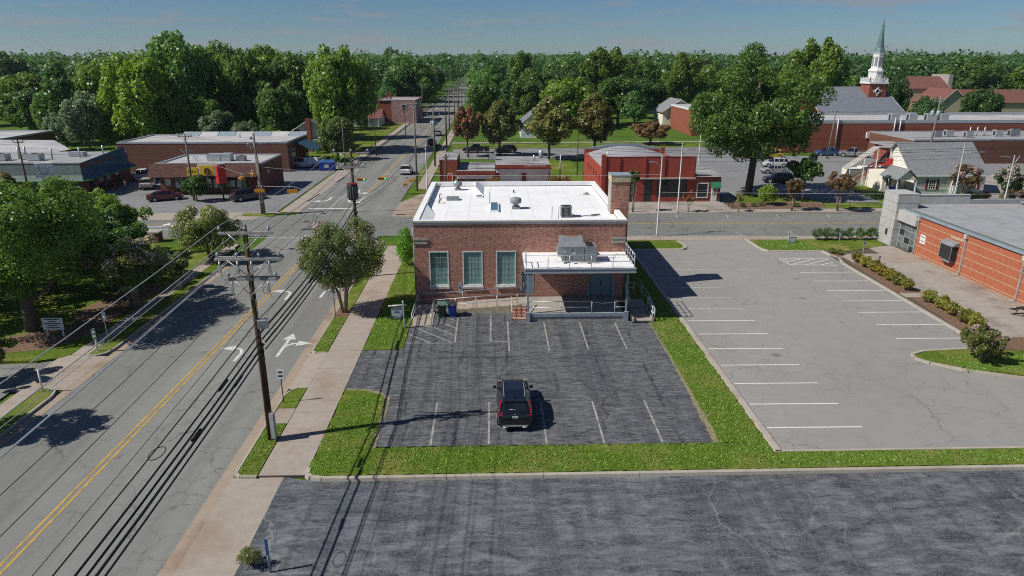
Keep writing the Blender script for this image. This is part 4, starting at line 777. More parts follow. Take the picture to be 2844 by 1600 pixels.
MB().tube([tuple(e_ + ux * (.5 * math.cos(t * math.pi / 8)) + Vector((0, 0, .5 * math.sin(t * math.pi / 8)))) for t in range(17)], .035, 5).tube([tuple(e_ + ux * -.5 + Vector((0, 0, .2))), tuple(e_ + ux * -.7 + Vector((0, 0, .75)))], .05, 5).tube([tuple(e_ + ux * .5 + Vector((0, 0, .2))), tuple(e_ + ux * .7 + Vector((0, 0, .75)))], .05, 5).build('emblem', K['bluemetal'], pb)
pb2 = MB().rbox((-58.6, 91.35, 3.6), (1.0, .2, .9), R(16)).build('sign_box', K['wsiding'], ps); MB().rbox((-58.63, 91.24, 3.6), (.75, .03, .12), R(16)).rbox((-58.63, 91.24, 3.82), (.6, .03, .08), R(16)).rbox((-58.63, 91.24, 3.38), (.65, .03, .08), R(16)).build('print', K['ltblue'], pb2)
# ---- metal roof building and far-left flat roof
m_ = thing('metal_roof_shed', 'building with pale grey metal roof and teal standing seam edge behind the restaurant', 'building', (-82, 118, 0))
MB().prism([(-100, 112), (-74, 111), (-73.5, 120), (-80, 127), (-100, 126)], -.02, 4.4).build('wall', K['brickdark'], m_)
MB().add([(-101, 112.6, 4.6), (-72.5, 110.2, 4.6), (-71.6, 119, 4.6), (-79, 127, 5.3), (-101, 126, 5.6)], [(0, 1, 2, 3, 4)]).build('roof', K['roofpale'], m_)
for i in range(10):
    a = Vector((-80.5 + .9 * i, 110.9 + .02 * i, 0)) if i < 1 else Vector((-80.5 + .9 * i, 110.8 - .07 * i, 0))
    MB().add([(a.x, a.y, 4.55), (a.x + .86, a.y - .06, 4.55), (a.x + .9, a.y - .6, 3.7), (a.x + .04, a.y - .5, 3.7)], [(0, 1, 2, 3)]).build('seam_panel', K['tealsteel'], m_)
f_ = thing('flat_roof_store', 'long pale flat roofed store at the edge of the dark wood', 'building', (-112, 140, 0))
MB().box(-150, -93, 131, 150, -.02, 4.6).build('wall', K['brickdark'], f_); fr_ = flat_roof(f_, -150, -93, 131, 150, 4.6, .3, K['roofpale'], K['alum'])
hvac(fr_, -104, 146, 4.6, 2, 1.4, 1.0, K['alum']); hvac(fr_, -118, 146, 4.6, 2, 1.4, 1.0, K['alum'])
# ---- long brown brick building
L_ = thing('brick_warehouse', 'long brown brick building with pale flat roof and blue awning behind the two shops', 'building', (-48, 134, 0))
MB().box(-66.2, -36.5, 123.5, 137, -.02, 5.0).build('wall', K['brickdark'], L_); lr = flat_roof(L_, -66.2, -36.5, 123.5, 137, 5.0, .25, K['roofpale'], K['alum'])
for i in range(7): MB().add([(-60 + 3.4 * i, 135.4, 5.05), (-60 + 3.4 * i + 3.3, 135.4, 5.05), (-60 + 3.4 * i + 3.3, 137, 5.75), (-60 + 3.4 * i, 137, 5.75)], [(0, 1, 2, 3)]).build('roof_sheet', K['roofpale'] if i % 2 else K['bluemetal'], lr)
MB().cyl(-48, 133, 5, 6, .12, 8).build('vent_pipe', K['alum'], lr); MB().ball((-45, 130, 5.2), .35, 8).build('roof_vent', K['unit'], lr)
MB().add([(-36.48, 128, 4.9), (-36.48, 134, 4.9), (-33.0, 134.5, 3.2), (-33.0, 127.5, 3.2), (-36.48, 128, 4.75), (-36.48, 134, 4.75)], [(0, 3, 2, 1), (0, 4, 3), (1, 2, 5)]).build('awning', K['navy'], L_); window(L_, 126, 128, 1.0, 3.6, -36.5, .1, K['wsiding'], K['glass'], 1, 2, axis='x', sgn=1); window(L_, 135, 137, .6, 2.8, -36.5, .1, K['wsiding'], K['glass'], 1, 2, axis='x', sgn=1)
# ---- white house with brick chimney
def gable(parent, x0, x1, y0, y1, ze, zr, wallm, roofm, ridge='x', over=.5, th=.14, trim=None, wname='wall'):
    """Gabled block: walls up to the eaves with gable ends and two roof planes."""
    w = MB().box(x0, x1, y0, y1, -.02, ze)
    cx, cy = (x0 + x1) / 2, (y0 + y1) / 2
    r = MB()
    if ridge == 'x':
        for x in (x0, x1): w.add([(x, y0, ze), (x, y1, ze), (x, cy, zr)], [(0, 1, 2)])
        k = (zr - ze) / (cy - y0)
        for s in (-1, 1):
            ye = y0 - over if s < 0 else y1 + over; z_ = ze - over * k
            q = [(x0 - over, ye, z_), (x1 + over, ye, z_), (x1 + over, cy, zr + .03), (x0 - over, cy, zr + .03)]
            r.add([(a, b, c + th) for a, b, c in q] + q, [(0, 1, 2, 3), (4, 7, 6, 5), (0, 4, 5, 1), (1, 5, 6, 2), (3, 7, 4, 0)])
    else:
        for y in (y0, y1): w.add([(x0, y, ze), (x1, y, ze), (cx, y, zr)], [(0, 1, 2)])
        k = (zr - ze) / (cx - x0)
        for s in (-1, 1):
            xe = x0 - over if s < 0 else x1 + over; z_ = ze - over * k
            q = [(xe, y0 - over, z_), (xe, y1 + over, z_), (cx, y1 + over, zr + .03), (cx, y0 - over, zr + .03)]
            r.add([(a, b, c + th) for a, b, c in q] + q, [(0, 1, 2, 3), (4, 7, 6, 5), (0, 4, 5, 1), (1, 5, 6, 2), (3, 7, 4, 0)])
    wo_ = w.build(wname, wallm, parent); ro = r.build('roof', roofm, parent)
    if trim:
        t = MB()
        if ridge == 'x':
            for x in (x0 - over - .04, x1 + over): t.add([(x, y0 - over, ze - over * k - .05), (x + .04, y0 - over, ze - over * k - .05), (x + .04, cy, zr), (x, cy, zr), (x, y0 - over, ze - over * k + .18), (x + .04, y0 - over, ze - over * k + .18), (x + .04, cy, zr + .22), (x, cy, zr + .22)], [(0, 1, 2, 3), (4, 7, 6, 5), (0, 4, 5, 1), (0, 3, 7, 4), (1, 5, 6, 2)])
        else:
            for sx in (-1, 1):
                xe = x0 - over if sx < 0 else x1 + over; y = y0 - over - .04
                t.add([(xe, y, ze - over * k - .05), (cx, y, zr), (cx, y, zr + .24), (xe, y, ze - over * k + .2), (xe, y + .04, ze - over * k - .05), (cx, y + .04, zr), (cx, y + .04, zr + .24), (xe, y + .04, ze - over * k + .2)], [(0, 1, 2, 3), (4, 7, 6, 5), (0, 4, 5, 1), (3, 2, 6, 7)])
        t.build('barge_board', trim, ro)['kind'] = 'stuff'
    return wo_, ro
h_ = thing('white_house', 'white gabled house with red brick chimney at the edge of the wood', 'house', (-39, 156, 0))
gable(h_, -45, -34.5, 152, 163, 3.4, 6.6, K['wsiding'], K['shingle_grey'], 'y', .6, trim=K['white'])
MB().box(-40.3, -39.3, 151.0, 151.9, 0, 7.0).build('chimney', K['brickmid'], h_); window(h_, -43.4, -41.9, 3.6, 4.8, 152, .1, None, None, 2, 1); MB().box(-38.8, -34.0, 149.5, 151.9, 2.5, 2.7).build('porch_roof', K['shingle_grey'], h_)
for x in (-38.4, -36.4, -34.4): MB().box(x - .1, x + .1, 149.6, 149.8, 0, 2.5).build('porch_post', K['white'], h_)
# ---- pink and brick two-storey building
p_ = thing('pink_brick_building', 'pink painted two-storey brick building with a single shuttered window by the street', 'building', (-30, 226, 0))
MB().box(-31.8, -24.2, 221, 240, -.02, 6.8).build('wall', K['pink'], p_); MB().box(-36, -31.82, 221.2, 240, -.02, 6.8).build('side_wall', K['brickmid'], p_)
flat_roof(p_, -36, -24.2, 221, 240, 6.9, .25, K['roofgrey'], K['pink']); window(p_, -28.6, -27.2, 4.0, 5.8, 221, .12, K['wsiding'], None, 1, 2, shutters=K['pink'])
for x in (-34.2, -33.0): MB().box(x - .3, x + .3, 228, 228.7, 7, 9).build('chimney', K['brickmid'], p_)
pc = thing('brown_roof_cottage', 'small white cottage with brown roof beside the pink building', 'house', (-38, 216, 0)); gable(pc, -42.5, -34, 210, 220, 2.6, 4.6, K['wsiding'], K['shingle_rust'], 'x', .6)
for x in (-40, -37, -34.2): MB().box(x - .1, x + .1, 209.2, 209.4, 0, 2.3).build('porch_post', K['white'], pc)
# ---- former service station with two bay doors
g_ = thing('service_station', 'low brick former service station with white fascias, maroon trim and two bay doors', 'building', (0, 108, 0))
MB().box(-8.2, -5.55, 104, 113, -.02, 4.6).build('wall', K['brickmid'], g_)
MB().box(-5.55, .3, 104.3, 113, -.02, 2.9).build('low_wall', K['brickmid'], g_); MB().box(.3, 8.6, 104.4, 113, -.02, 3.7).build('bay_wall', K['brickmid'], g_)
MB().box(-5.5, .2, 104.0, 113, 2.92, 3.08).build('roof', K['roofstreak'], g_); MB().box(.25, 8.6, 104.0, 113, 3.82, 3.98).build('roof', K['roofstreak'], g_); MB().box(-8.2, -5.56, 104.02, 113, 4.6, 4.7).build('roof', K['roofstreak'], g_)
for x0, x1, zt in ((-5.6, .15, 3.05), (.3, 8.65, 3.95)):
    bx('edge_trim', K['white'], g_, x0, x1, 103.85, 103.98, zt - .04, zt + .06); bx('brick_fascia', K['brickmid'], g_, x0, x1, 103.86, 103.985, zt - .46, zt - .045); bx('maroon_band', K['darkred'], g_, x0 - .12, x1 + .12, 103.5, 103.85, zt - .62, zt - .465); bx('white_fascia', K['wsiding'], g_, x0, x1, 103.7, 104.2, zt - 1.2, zt - .63)
lettering('fascia_text', 'LICENSING ART STUDIO', .3, K['white'], g_, (6.3, 103.855, 3.72))
bx('pier', K['brickmid'], g_, 4.35, 4.85, 104.0, 104.38, 0, 2.75)
for x0, x1 in ((.9, 4.3), (4.9, 8.4)):
    dd = bx('bay_door', K['wsiding'], g_, x0, x1, 104.33, 104.38, 0, 2.7)
    for j in range(1, 5): bx('door_joint', K['unit'], dd, x0, x1, 104.32, 104.329, j * .54 - .015, j * .54 + .015)
rd = bx('door', K['red'], g_, -7.0, -6.35, 103.93, 103.99, 0, 2.5); MB().box(-7.1, -7.01, 103.9, 103.995, 0, 2.6).box(-6.34, -6.25, 103.9, 103.995, 0, 2.6).box(-7.1, -6.25, 103.9, 103.995, 2.51, 2.62).build('door_frame', K['white'], rd)
window(g_, -4.4, -3.9, .6, 1.8, 104.3, .05, K['white']); window(g_, -3.7, -.4, .6, 1.8, 104.3, .05, K['white'], None, 3, 1)
hvac(g_, -.2, 109, 3.98, 1.0, .8, 1.0, K['alum']); MB().cyl(6.3, 107.5, 3.98, 4.9, .15, 8).build('flue', K['alum'], g_); MB().cyl(7.6, 111, 3.98, 5.2, .35, 10).build('vent_hood', K['alum'], g_)
# ---- red painted brick building with barrel roof
r_ = thing('red_brick_shop', 'red painted brick shop with grey barrel roof across the street from the chimney', 'shop', (21.5, 102, 0))
RX0, RX1, RY0, RY1 = 15.0, 27.9, 94.0, 114
MB().box(RX0, RX1, RY0, RY0 + .4, 3.3, 6.3).box(RX0, RX0 + .35, RY0 + .4, RY1, -.02, 4.5).box(RX1 - .35, RX1, RY0 + .4, RY1, -.02, 4.5).box(RX0, RX1, RY1 - .35, RY1, -.02, 5.0).build('wall', K['brickred'], r_)
pr = [(RX0 + .3 + (RX1 - RX0 - .6) * i / 14, 4.35 + 1.2 * math.sin(math.pi * i / 14)) for i in range(15)]
MB().extr(pr, 'y', RY0 + .42, RY1 - .4).build('roof', K['roofgrey'], r_)
sp = MB()
for i in range(4): sp.box(RX0 + .2 + 1.1 * i, RX1 - .2 - 1.1 * i, RY1 - .3, RY1 + .1, 5.0 + .2 * i, 5.2 + .2 * i)
sp.build('stepped_parapet', K['bluemetal'], r_)
for x in (15.05, 17.0, 20.6, 23.2, 27.4): bx('pilaster', K['brickred'], r_, x, x + .4, RY0 - .12, RY0 - .003, 3.5, 6.28)
bx('corner_pier', K['brickred'], r_, RX0 - .15, RX0 + .4, RY0 - .1, RY0 + .6, -.02, 6.65); bx('ledge', K['stone'], r_, 19.9, RX1, RY0 - .55, RY0 - .003, 3.36, 3.5); bx('coping', K['darkred'], r_, RX0, RX1 + .03, RY0 - .03, RY0 + .43, 6.3, 6.36)
for x0, x1 in ((RX0 + .4, 17.0), (19.6, 20.9), (22.0, 22.7), (26.9, RX1)): bx('pier', K['brickred'], r_, x0, x1, RY0 + .02, RY0 + .35, -.02, 3.32)
bx('stall_riser', K['brickred'], r_, 22.7, 26.9, RY0 + .03, RY0 + .3, -.02, .75)
window(r_, 17.0, 19.6, .1, 3.2, RY0 + .12, .08, K['dark'], K['glass'], 2, 3); window(r_, 20.9, 22.0, .05, 3.2, RY0 + .12, .08, K['dark'], K['glass'], 1, 2, name='door'); window(r_, 22.7, 26.9, .78, 3.2, RY0 + .12, .08, K['dark'], K['glass'], 3, 3)
for i in range(5): window(r_, 96.5 + 2.9 * i, 97.2 + 2.9 * i, 2.7, 3.6, RX0, .06, K['brickred'], K['glass'], axis='x')
for x, y in ((16.2, 98), (16.6, 102), (17.4, 105)): MB().cyl(x, y, 4.4, 5.8, .07, 6).build('vent_pipe', K['alum'], r_)
MB().box(26.3, 26.9, 108, 108.6, 5, 5.9).build('chimney', K['brickmid'], r_)
a_ = thing('brick_annex', 'small red brick annex with green awning and white door against the red shop', 'shop', (29.8, 97, 0))
MB().box(27.93, 31.6, 94.0, 101, -.02, 3.6).build('wall', K['brickmid'], a_); MB().add([(27.93, 93.8, 3.62), (31.8, 93.8, 3.62), (31.8, 101, 3.9), (27.93, 101, 4.1)], [(0, 1, 2, 3)]).build('roof', K['roofstreak'], a_)
window(a_, 28.25, 29.9, .65, 2.75, 94.0, .12, K['white'], K['glass'], 1, 2)
ad = MB().box(30.35, 31.2, 93.94, 93.995, 0, 2.15).build('door', K['white'], a_); window(ad, 30.45, 31.1, 1.15, 2.0, 93.94, .04, K['white'], K['glass'], 3, 2, name='door_light'); MB().box(30.42, 31.12, 93.915, 93.937, .25, .8).build('door_panel', K['wsiding'], ad)
MB().extr([(93.99, 2.9), (93.99, 2.2), (93.0, 2.2)], 'x', 30.2, 31.5).build('awning', K['awning'], a_)
for i in range(3): MB().box(32.0, 32.06, 89.6 + 1.7 * i, 89.66 + 1.7 * i, 0, 1.0).build('rail_post', K['dark'], a_)
MB().tube([(32.03, 89.6, 1.0), (32.03, 93.1, 1.0)], .03, 5).tube([(32.03, 89.6, .5), (32.03, 93.1, .5)], .02, 5).build('hand_rail', K['dark'], a_)
# ---- modern orange brick building on the right
o_ = thing('orange_brick_building', 'flat roofed orange brick building with concrete entrance tower beside the grey lot', 'building', (55, 58, 0))
OX = 43.0
MB().box(OX, OX + .35, 20, 66.45, -.02, 4.05).build('wall', K['brickorange'], o_)
for j, z in enumerate((.30, 1.05, 1.80, 2.55, 3.30)): bx('joint_band', K['stonebeige'], o_, OX - .012, OX - .001, 20, 66.4, z, z + .05)
orf = MB().box(OX + .1, 80, 20, 72.2, 3.95, 4.12).build('roof', K['roofgrey'], o_); MB().box(OX - .16, OX - .015, 20, 69.0, 4.0, 4.28).build('roof_edge', K['tealsteel'] if 0 else K['bluemetal'], orf)
MB().box(OX - .16, OX + .28, 20, 69.0, 4.282, 4.31).build('edge_cap', K['shingle_green'], orf)
# concrete tower: courses of panels with open joints
tw = MB().box(42.40, 44.55, 69.75, 72.3, -.02, 5.55).build('entrance_tower', K['joint'], o_)
nzp = 6
for j in range(nzp):
    z0, z1 = 5.6 * j / nzp + .018, 5.6 * (j + 1) / nzp - .018
    MB().box(42.34, 42.398, 69.74, 72.34, z0, z1).build('concrete_panel', K['panel'], tw)
    MB().box(42.34, 44.6, 69.69, 69.745, z0, z1).build('concrete_panel', K['panel'], tw)
MB().box(42.32, 44.62, 69.67, 72.36, 5.601, 5.68).build('tower_coping', K['panel'], tw); bx('tower_grille', K['dark'], tw, 42.32, 42.338, 70.6, 71.0, 1.1, 1.75)
MB().box(42.62, 43.3, 66.46, 69.68, 2.95, 4.05).build('entrance_header', K['panel'], o_)
en = MB().box(42.98, 43.06, 66.5, 66.62, 0, 2.94).box(42.98, 43.06, 69.5, 69.65, 0, 2.94).box(42.98, 43.06, 66.62, 69.5, 2.84, 2.94).box(42.98, 43.06, 67.5, 67.58, 0, 2.84).box(42.98, 43.06, 68.5, 68.58, 0, 2.84).build('entrance_frame', K['alum'], o_)
for j in range(1, 4): bx('mullion', K['alum'], en, 42.985, 43.055, 66.62, 69.5, .7 * j, .7 * j + .06)
for i in range(3):
    for j in range(4): bx('pane', K['glassgrey'] if (i * 5 + j * 3) % 4 else K['glass'], en, 43.0, 43.02, 66.64 + .97 * i, 67.48 + .97 * i, .02 + .71 * j, .68 + .71 * j)
MB().box(44.62, 51.6, 71.9, 72.25, 4.0, 5.10).box(44.60, 51.62, 71.86, 72.29, 5.101, 5.17).build('rear_parapet', K['panel'], orf); MB().box(51.63, 80, 71.9, 72.25, 4.0, 4.62).build('rear_parapet', K['roofgrey'], orf)
MB().tube([(57, 71.5, 4.4), (57.5, 60, 4.4), (58, 48, 4.4)], .16, 8).build('roof_pipe', K['alum'], orf)
for y in (70, 66, 62, 58, 54): bx('pipe_block', K['dark'], orf, 57.0 + (71 - y) * .04, 57.4 + (71 - y) * .04, y, y + .3, 4.12, 4.3)
for y in (66.45, 59.2, 52.0):
    dp = MB().box(OX - .14, OX - .015, y - .06, y + .06, .25, 3.9).rbox((OX - .2, y - .1, .18), (.3, .12, .12), 0, 0, .5).build('downpipe', K['alum'], o_); bx('hopper', K['fascia'], dp, OX - .26, OX - .015, y - .16, y + .16, 3.55, 3.95)
    MB().box(OX - .7, OX - .3, y - .2, y + .2, .13, .17).build('splash_block', K['stone'], dp)
wa = MB().box(OX - .62, OX - .003, 60.05, 61.75, 1.25, 2.55).build('wall_grille_unit', K['dark'], o_); MB().extr([(OX - .7, 2.55), (OX - .002, 2.55), (OX - .002, 2.95), (OX - .4, 2.8)], 'y', 59.95, 61.85).build('unit_hood', K['unit'], wa); MB().box(OX - .5, OX - .05, 60.3, 61.5, .95, 1.25).build('unit_base', K['unit'], wa)
for y in (60.05, 61.70): bx('corner_trim', K['unit'], wa, OX - .64, OX - .622, y, y + .06, 1.25, 2.55)
bx('patched_brick', K['stonebeige'], o_, OX - .010, OX - .0005, 59.6, 61.4, 3.12, 3.29)
np_ = bx('notice_sign', K['white'], o_, OX - .03, OX - .013, 65.0, 65.85, 1.45, 2.35)
for z, w_ in ((2.1, .3), (1.9, .06), (1.68, .27)): bx('print', K['ink'], np_, OX - .034, OX - .031, 65.42 - w_, 65.42 + w_, z, z + .07)
# ---- cream sided house with outside stair
c_ = thing('sided_house', 'cream sided house with grey shingle roof and red roofed-over outside stair', 'house', (66, 102, 0))
MB().box(63.8, 74.5, 99.3, 109.5, -.02, 2.75).build('wall', K['siding'], c_)
for x in (63.6, 74.3): MB().extr([(99.3, 2.751), (109.5, 2.751), (104.4, 6.9)], 'x', x, x + .2).build('gable_wall', K['siding'], c_)
MB().box(60.4, 63.8, 101.5, 109.5, -.02, 2.75).build('rear_wing', K['siding'], c_)
lap = MB()
for j in range(14): lap.box(63.76, 74.54, 99.268, 99.298, .02 + .19 * j, .06 + .19 * j)
for j in range(18):
    z = 2.85 + .22 * j; hw = max(.1, (6.9 - z) / 4.15 * 5.1); lap.box(63.565, 63.597, 104.4 - hw, 104.4 + hw, z, z + .05)
lp = lap.build('lap_siding', K['wsiding'], c_); lp['kind'] = 'stuff'
def roof_planes(q, th=.12):
    m2 = MB()
    for p in q: n = len(p); m2.add([(a, b, c + th) for a, b, c in p] + list(p), [tuple(range(n)), tuple(range(2 * n - 1, n - 1, -1))] + [(i, n + i, n + (i + 1) % n, (i + 1) % n) for i in range(n)])
    return m2
roof_planes([[(63.1, 99.05, 2.68), (75.0, 99.05, 2.68), (75.0, 104.4, 6.95), (63.1, 104.4, 6.95)], [(63.1, 104.4, 6.95), (75.0, 104.4, 6.95), (75.0, 110.1, 2.4), (63.1, 110.1, 2.4)], [(59.9, 97.2, 2.45), (63.1, 97.2, 2.45), (63.1, 104.0, 5.0), (61.6, 104.0, 4.3)]][:2]).build('roof', K['shingle_grey'], c_)
bx('gutter_trim', K['white'], c_, 63.1, 75.0, 98.97, 99.04, 2.62, 2.82)
roof_planes([[(62.9, 96.6, 2.5), (62.9, 101.5, 2.5), (61.3, 101.5, 3.95), (61.3, 96.6, 3.95)], [(61.3, 96.6, 3.95), (61.3, 101.5, 3.95), (59.7, 101.5, 2.5), (59.7, 96.6, 2.5)]]).build('porch_roof', K['shingle_grey'], c_)
MB().add([(59.9, 96.8, 2.5), (62.7, 96.8, 2.5), (61.3, 96.8, 3.8)], [(0, 1, 2)]).build('porch_gable', K['siding'], c_)
for x, y in ((59.95, 96.9), (62.65, 96.9), (59.95, 99.2)): MB().box(x - .08, x + .08, y - .08, y + .08, -.02, 2.5).build('porch_post', K['white'], c_)
MB().box(59.8, 62.8, 96.8, 101.4, -.02, .12).build('porch_floor', K['concrete'], c_); MB().box(60.2, 63.7, 101.3, 101.49, .1, 2.6).build('porch_wall', K['siding'], c_)
window(c_, 60.7, 61.6, .8, 2.3, 101.3, .1, K['white'], K['darkred']); window(c_, 62.2, 63.0, .8, 2.3, 101.3, .1, K['white'], K['glass'])
window(c_, 66.0, 67.2, .7, 2.2, 99.27, .12, K['white'], K['glass'], 3, 4, shutters=K['darkred']); window(c_, 72.6, 73.4, .7, 2.2, 99.27, .1, K['white'], K['glass'], 2, 2, shutters=K['darkred'])
MB().box(69.4, 70.3, 99.0, 99.26, .1, 2.3).build('door', K['white'], c_); roof_planes([[(68.7, 97.6, 2.6), (71.0, 97.6, 2.6), (71.0, 99.3, 3.4), (68.7, 99.3, 3.4)]]).build('hood_roof', K['shingle_grey'], c_)
MB().box(68.8, 68.95, 97.7, 97.85, 0, 2.6).build('porch_post', K['white'], c_)
# outside stair climbing to the gable door, roofed over
st = MB().add([(57.6, 107.2, .05), (57.6, 108.2, .05), (62.4, 108.2, 3.4), (62.4, 107.2, 3.4), (57.6, 107.2, .28), (57.6, 108.2, .28), (62.4, 108.2, 3.63), (62.4, 107.2, 3.63)], [(0, 4, 7, 3), (1, 2, 6, 5), (0, 1, 5, 4)]).build('outside_stair', K['red'], c_)
for i in range(14): bx('tread', K['wsiding'], st, 57.65 + .34 * i, 57.98 + .34 * i, 106.2, 107.18, .15 + .237 * i, .19 + .237 * i)
MB().add([(57.6, 106.15, .05), (62.4, 106.15, 3.4), (62.4, 106.15, 3.63), (57.6, 106.15, .28)], [(0, 1, 2, 3)]).build('stringer', K['red'], st); MB().tube([(57.6, 106.15, 1.1), (62.4, 106.15, 4.4)], .05, 5).build('hand_rail', K['red'], st); MB().box(62.4, 63.55, 105.2, 107.6, 3.4, 3.6).box(62.4, 63.55, 105.15, 105.2, 3.6, 4.5).build('landing', K['red'], st)
roof_planes([[(57.0, 105.8, 2.7), (57.0, 107.6, 2.7), (61.5, 107.6, 6.0), (61.5, 105.8, 6.0)], [(61.5, 105.8, 6.0), (61.5, 107.6, 6.0), (63.55, 107.6, 6.0), (63.55, 105.8, 6.0)]], .1).build('stair_roof', K['stone'], st)
for x, z0, z1 in ((57.3, 0, 2.7), (59.4, .2, 4.3), (61.3, .2, 5.8), (63.3, 3.5, 6.0)): MB().box(x - .06, x + .06, 105.6, 105.72, z0, z1).build('stair_post', K['white'], st)
MB().box(63.5, 63.58, 106.0, 106.9, 3.6, 5.6).build('gable_door', K['darkred'], c_)
MB().box(57.9, 60.3, 106.4, 109.4, -.02, 2.5).build('stair_store', K['siding'], c_); window(c_, 106.7, 107.9, .4, 2.0, 57.9, .1, K['white'], K['darkred'], 1, 1, axis='x')
c_.location.x -= 1.6
# ---- long red brick building, low wing, small outbuildings
l2 = thing('long_brick_building', 'long red brick building with pale parapet behind the silver pickup', 'building', (100, 155, 0))
MB().box(62, 190, 147.5, 170, -.02, 6.0).build('wall', K['brickmid'], l2); l2r = flat_roof(l2, 62, 190, 147.5, 170, 6.1, .65, K['roofpale'], K['alum'], .3)
for x in (88, 92, 96, 99): hvac(l2r, x, 152, 6.1, 1.8, 1.5, 1.7, K['alum'], False)
for x in (80.5, 82): MB().box(x - .5, x + .5, 147.1, 147.49, 3.0, 4.3).build('wall_condenser', K['wsiding'], l2)
for x in (73.5, 85.8, 87): MB().cyl(x, 147.3, 0, 7.4, .12, 6).build('downpipe', K['alum'], l2)
l3 = thing('low_brick_wing', 'lower brown brick wing with flat grey roof and several rooftop units', 'building', (108, 136, 0))
MB().box(80, 170, 130, 146, -.02, 4.4).build('wall', K['brickdark'], l3); l3r = flat_roof(l3, 80, 170, 130, 146, 4.4, .25, K['roofgrey'], K['alum'])
for x, y in ((88, 136), (91, 137), (93, 134), (101, 137), (104, 137), (106, 139)): hvac(l3r, x, y, 4.4, 1.4, 1.2, 1.3, K['alum'] if x % 2 else K['unit'])
for x in (96, 97.5, 99): MB().cyl(x, 138, 4.4, 6.2, .12, 6).build('flue', K['alum'], l3r)
l4 = thing('brick_porch_block', 'small brick block with grey roof and white posts beside the parked pickup', 'building', (79, 131, 0))
MB().box(76.5, 79.9, 129, 137, -.02, 3.2).build('wall', K['brickmid'], l4); MB().box(75.6, 80.1, 127.5, 137.4, 3.2, 3.45).build('roof', K['roofgrey'], l4)
for x in (75.9, 77.8): MB().box(x - .1, x + .1, 127.7, 127.9, 0, 3.2).build('porch_post', K['white'], l4)
l5 = thing('brick_shed', 'small orange brick shed with white roof edge and green panel by the paved yard', 'shed', (104, 121, 0))
MB().box(98, 112, 119, 124, -.02, 3.0).build('wall', K['brickmid'], l5); MB().box(97.7, 112.3, 118.7, 124.3, 3.0, 3.3).build('roof', K['wsiding'], l5); MB().box(101, 112, 119.8, 120.2, 3.3, 4.4).build('green_panel', K['awning'], l5)
# ---- church with steeple
q_ = thing('church', 'brick church with slate grey roof, white steeple and green copper spire', 'church', (92, 177, 0))
gable(q_, 81, 101, 172, 194, 7.0, 12.2, K['brickmid'], K['shingle_slate'], 'x', .7, trim=K['white'])
bx('eaves_trim', K['white'], q_, 80.3, 101.7, 171.1, 171.28, 6.2, 6.65)
MB().box(101.2, 104.5, 176, 190, -.02, 6).build('side_wing', K['wsiding'], q_)
TX, TY = 97.6, 180.0
tb = MB().box(TX - 2.2, TX + 2.2, TY - 2.2, TY + 2.2, 9, 13.2).build('tower', K['brickmid'], q_)
bx('tower_cornice', K['white'], tb, TX - 2.5, TX + 2.5, TY - 2.5, TY + 2.5, 13.2, 13.6)
MB().tube([(TX + .55 * math.cos(t * math.pi / 8), TY - 2.25, 11.4 + .55 * math.sin(t * math.pi / 8)) for t in range(17)], .14, 5).build('round_window', K['white'], tb); MB().tube([(TX, TY - 2.22, 11.4), (TX, TY - 2.26, 11.4)], .5, 14).build('window_glass', K['glass'], tb)
for dx, dz in ((0, .85), (0, -.85), (.85, 0), (-.85, 0)): MB().box(TX + dx - .16, TX + dx + .16, TY - 2.32, TY - 2.202, 11.4 + dz - .2, 11.4 + dz + .2).build('key_stone', K['white'], tb)
bl = MB().tube([(TX - 2.4, TY - 2.4, 14.5), (TX + 2.4, TY - 2.4, 14.5), (TX + 2.4, TY + 2.4, 14.5), (TX - 2.4, TY + 2.4, 14.5), (TX - 2.4, TY - 2.4, 14.5)], .08, 4).build('balustrade', K['white'], tb)
for i in range(13):
    t = -2.4 + .4 * i
    for (x, y) in ((TX + t, TY - 2.4), (TX - 2.4, TY + t), (TX + 2.4, TY + t)): MB().box(x - .07, x + .07, y - .07, y + .07, 13.6, 14.45 if i % 3 else 14.8).build('baluster', K['white'], bl)
def octa(r, z): return [(TX + .8 * r * math.cos(R(22.5 + 45 * i)), TY + .8 * r * math.sin(R(22.5 + 45 * i)), z) for i in range(8)]
def loft8(name, rings, m, par):
    mb = MB(); vs = []
    for r, z in rings: vs += octa(r, z)
    mb.add(vs, [(k * 8 + i, k * 8 + (i + 1) % 8, (k + 1) * 8 + (i + 1) % 8, (k + 1) * 8 + i) for k in range(len(rings) - 1) for i in range(8)]); return mb.build(name, m, par)
stp = loft8('steeple', [(2.15, 13.6), (2.1, 16.0), (2.4, 16.2), (2.3, 16.5), (1.65, 17.0), (1.55, 20.3), (1.8, 20.5), (1.8, 20.7)], K['white'], q_)
for i in range(8):
    a = R(45 * i - 90); c_o = Vector((TX + 1.2 * math.cos(a), TY + 1.2 * math.sin(a), 18.6)); MB().rbox(tuple(c_o), (.06, .6, 2.3), a).build('louvre', K['unit'], stp)
loft8('spire', [(1.85, 20.7), (1.2, 21.8), (.72, 24.4), (.05, 28.7)], K['copper'], q_)
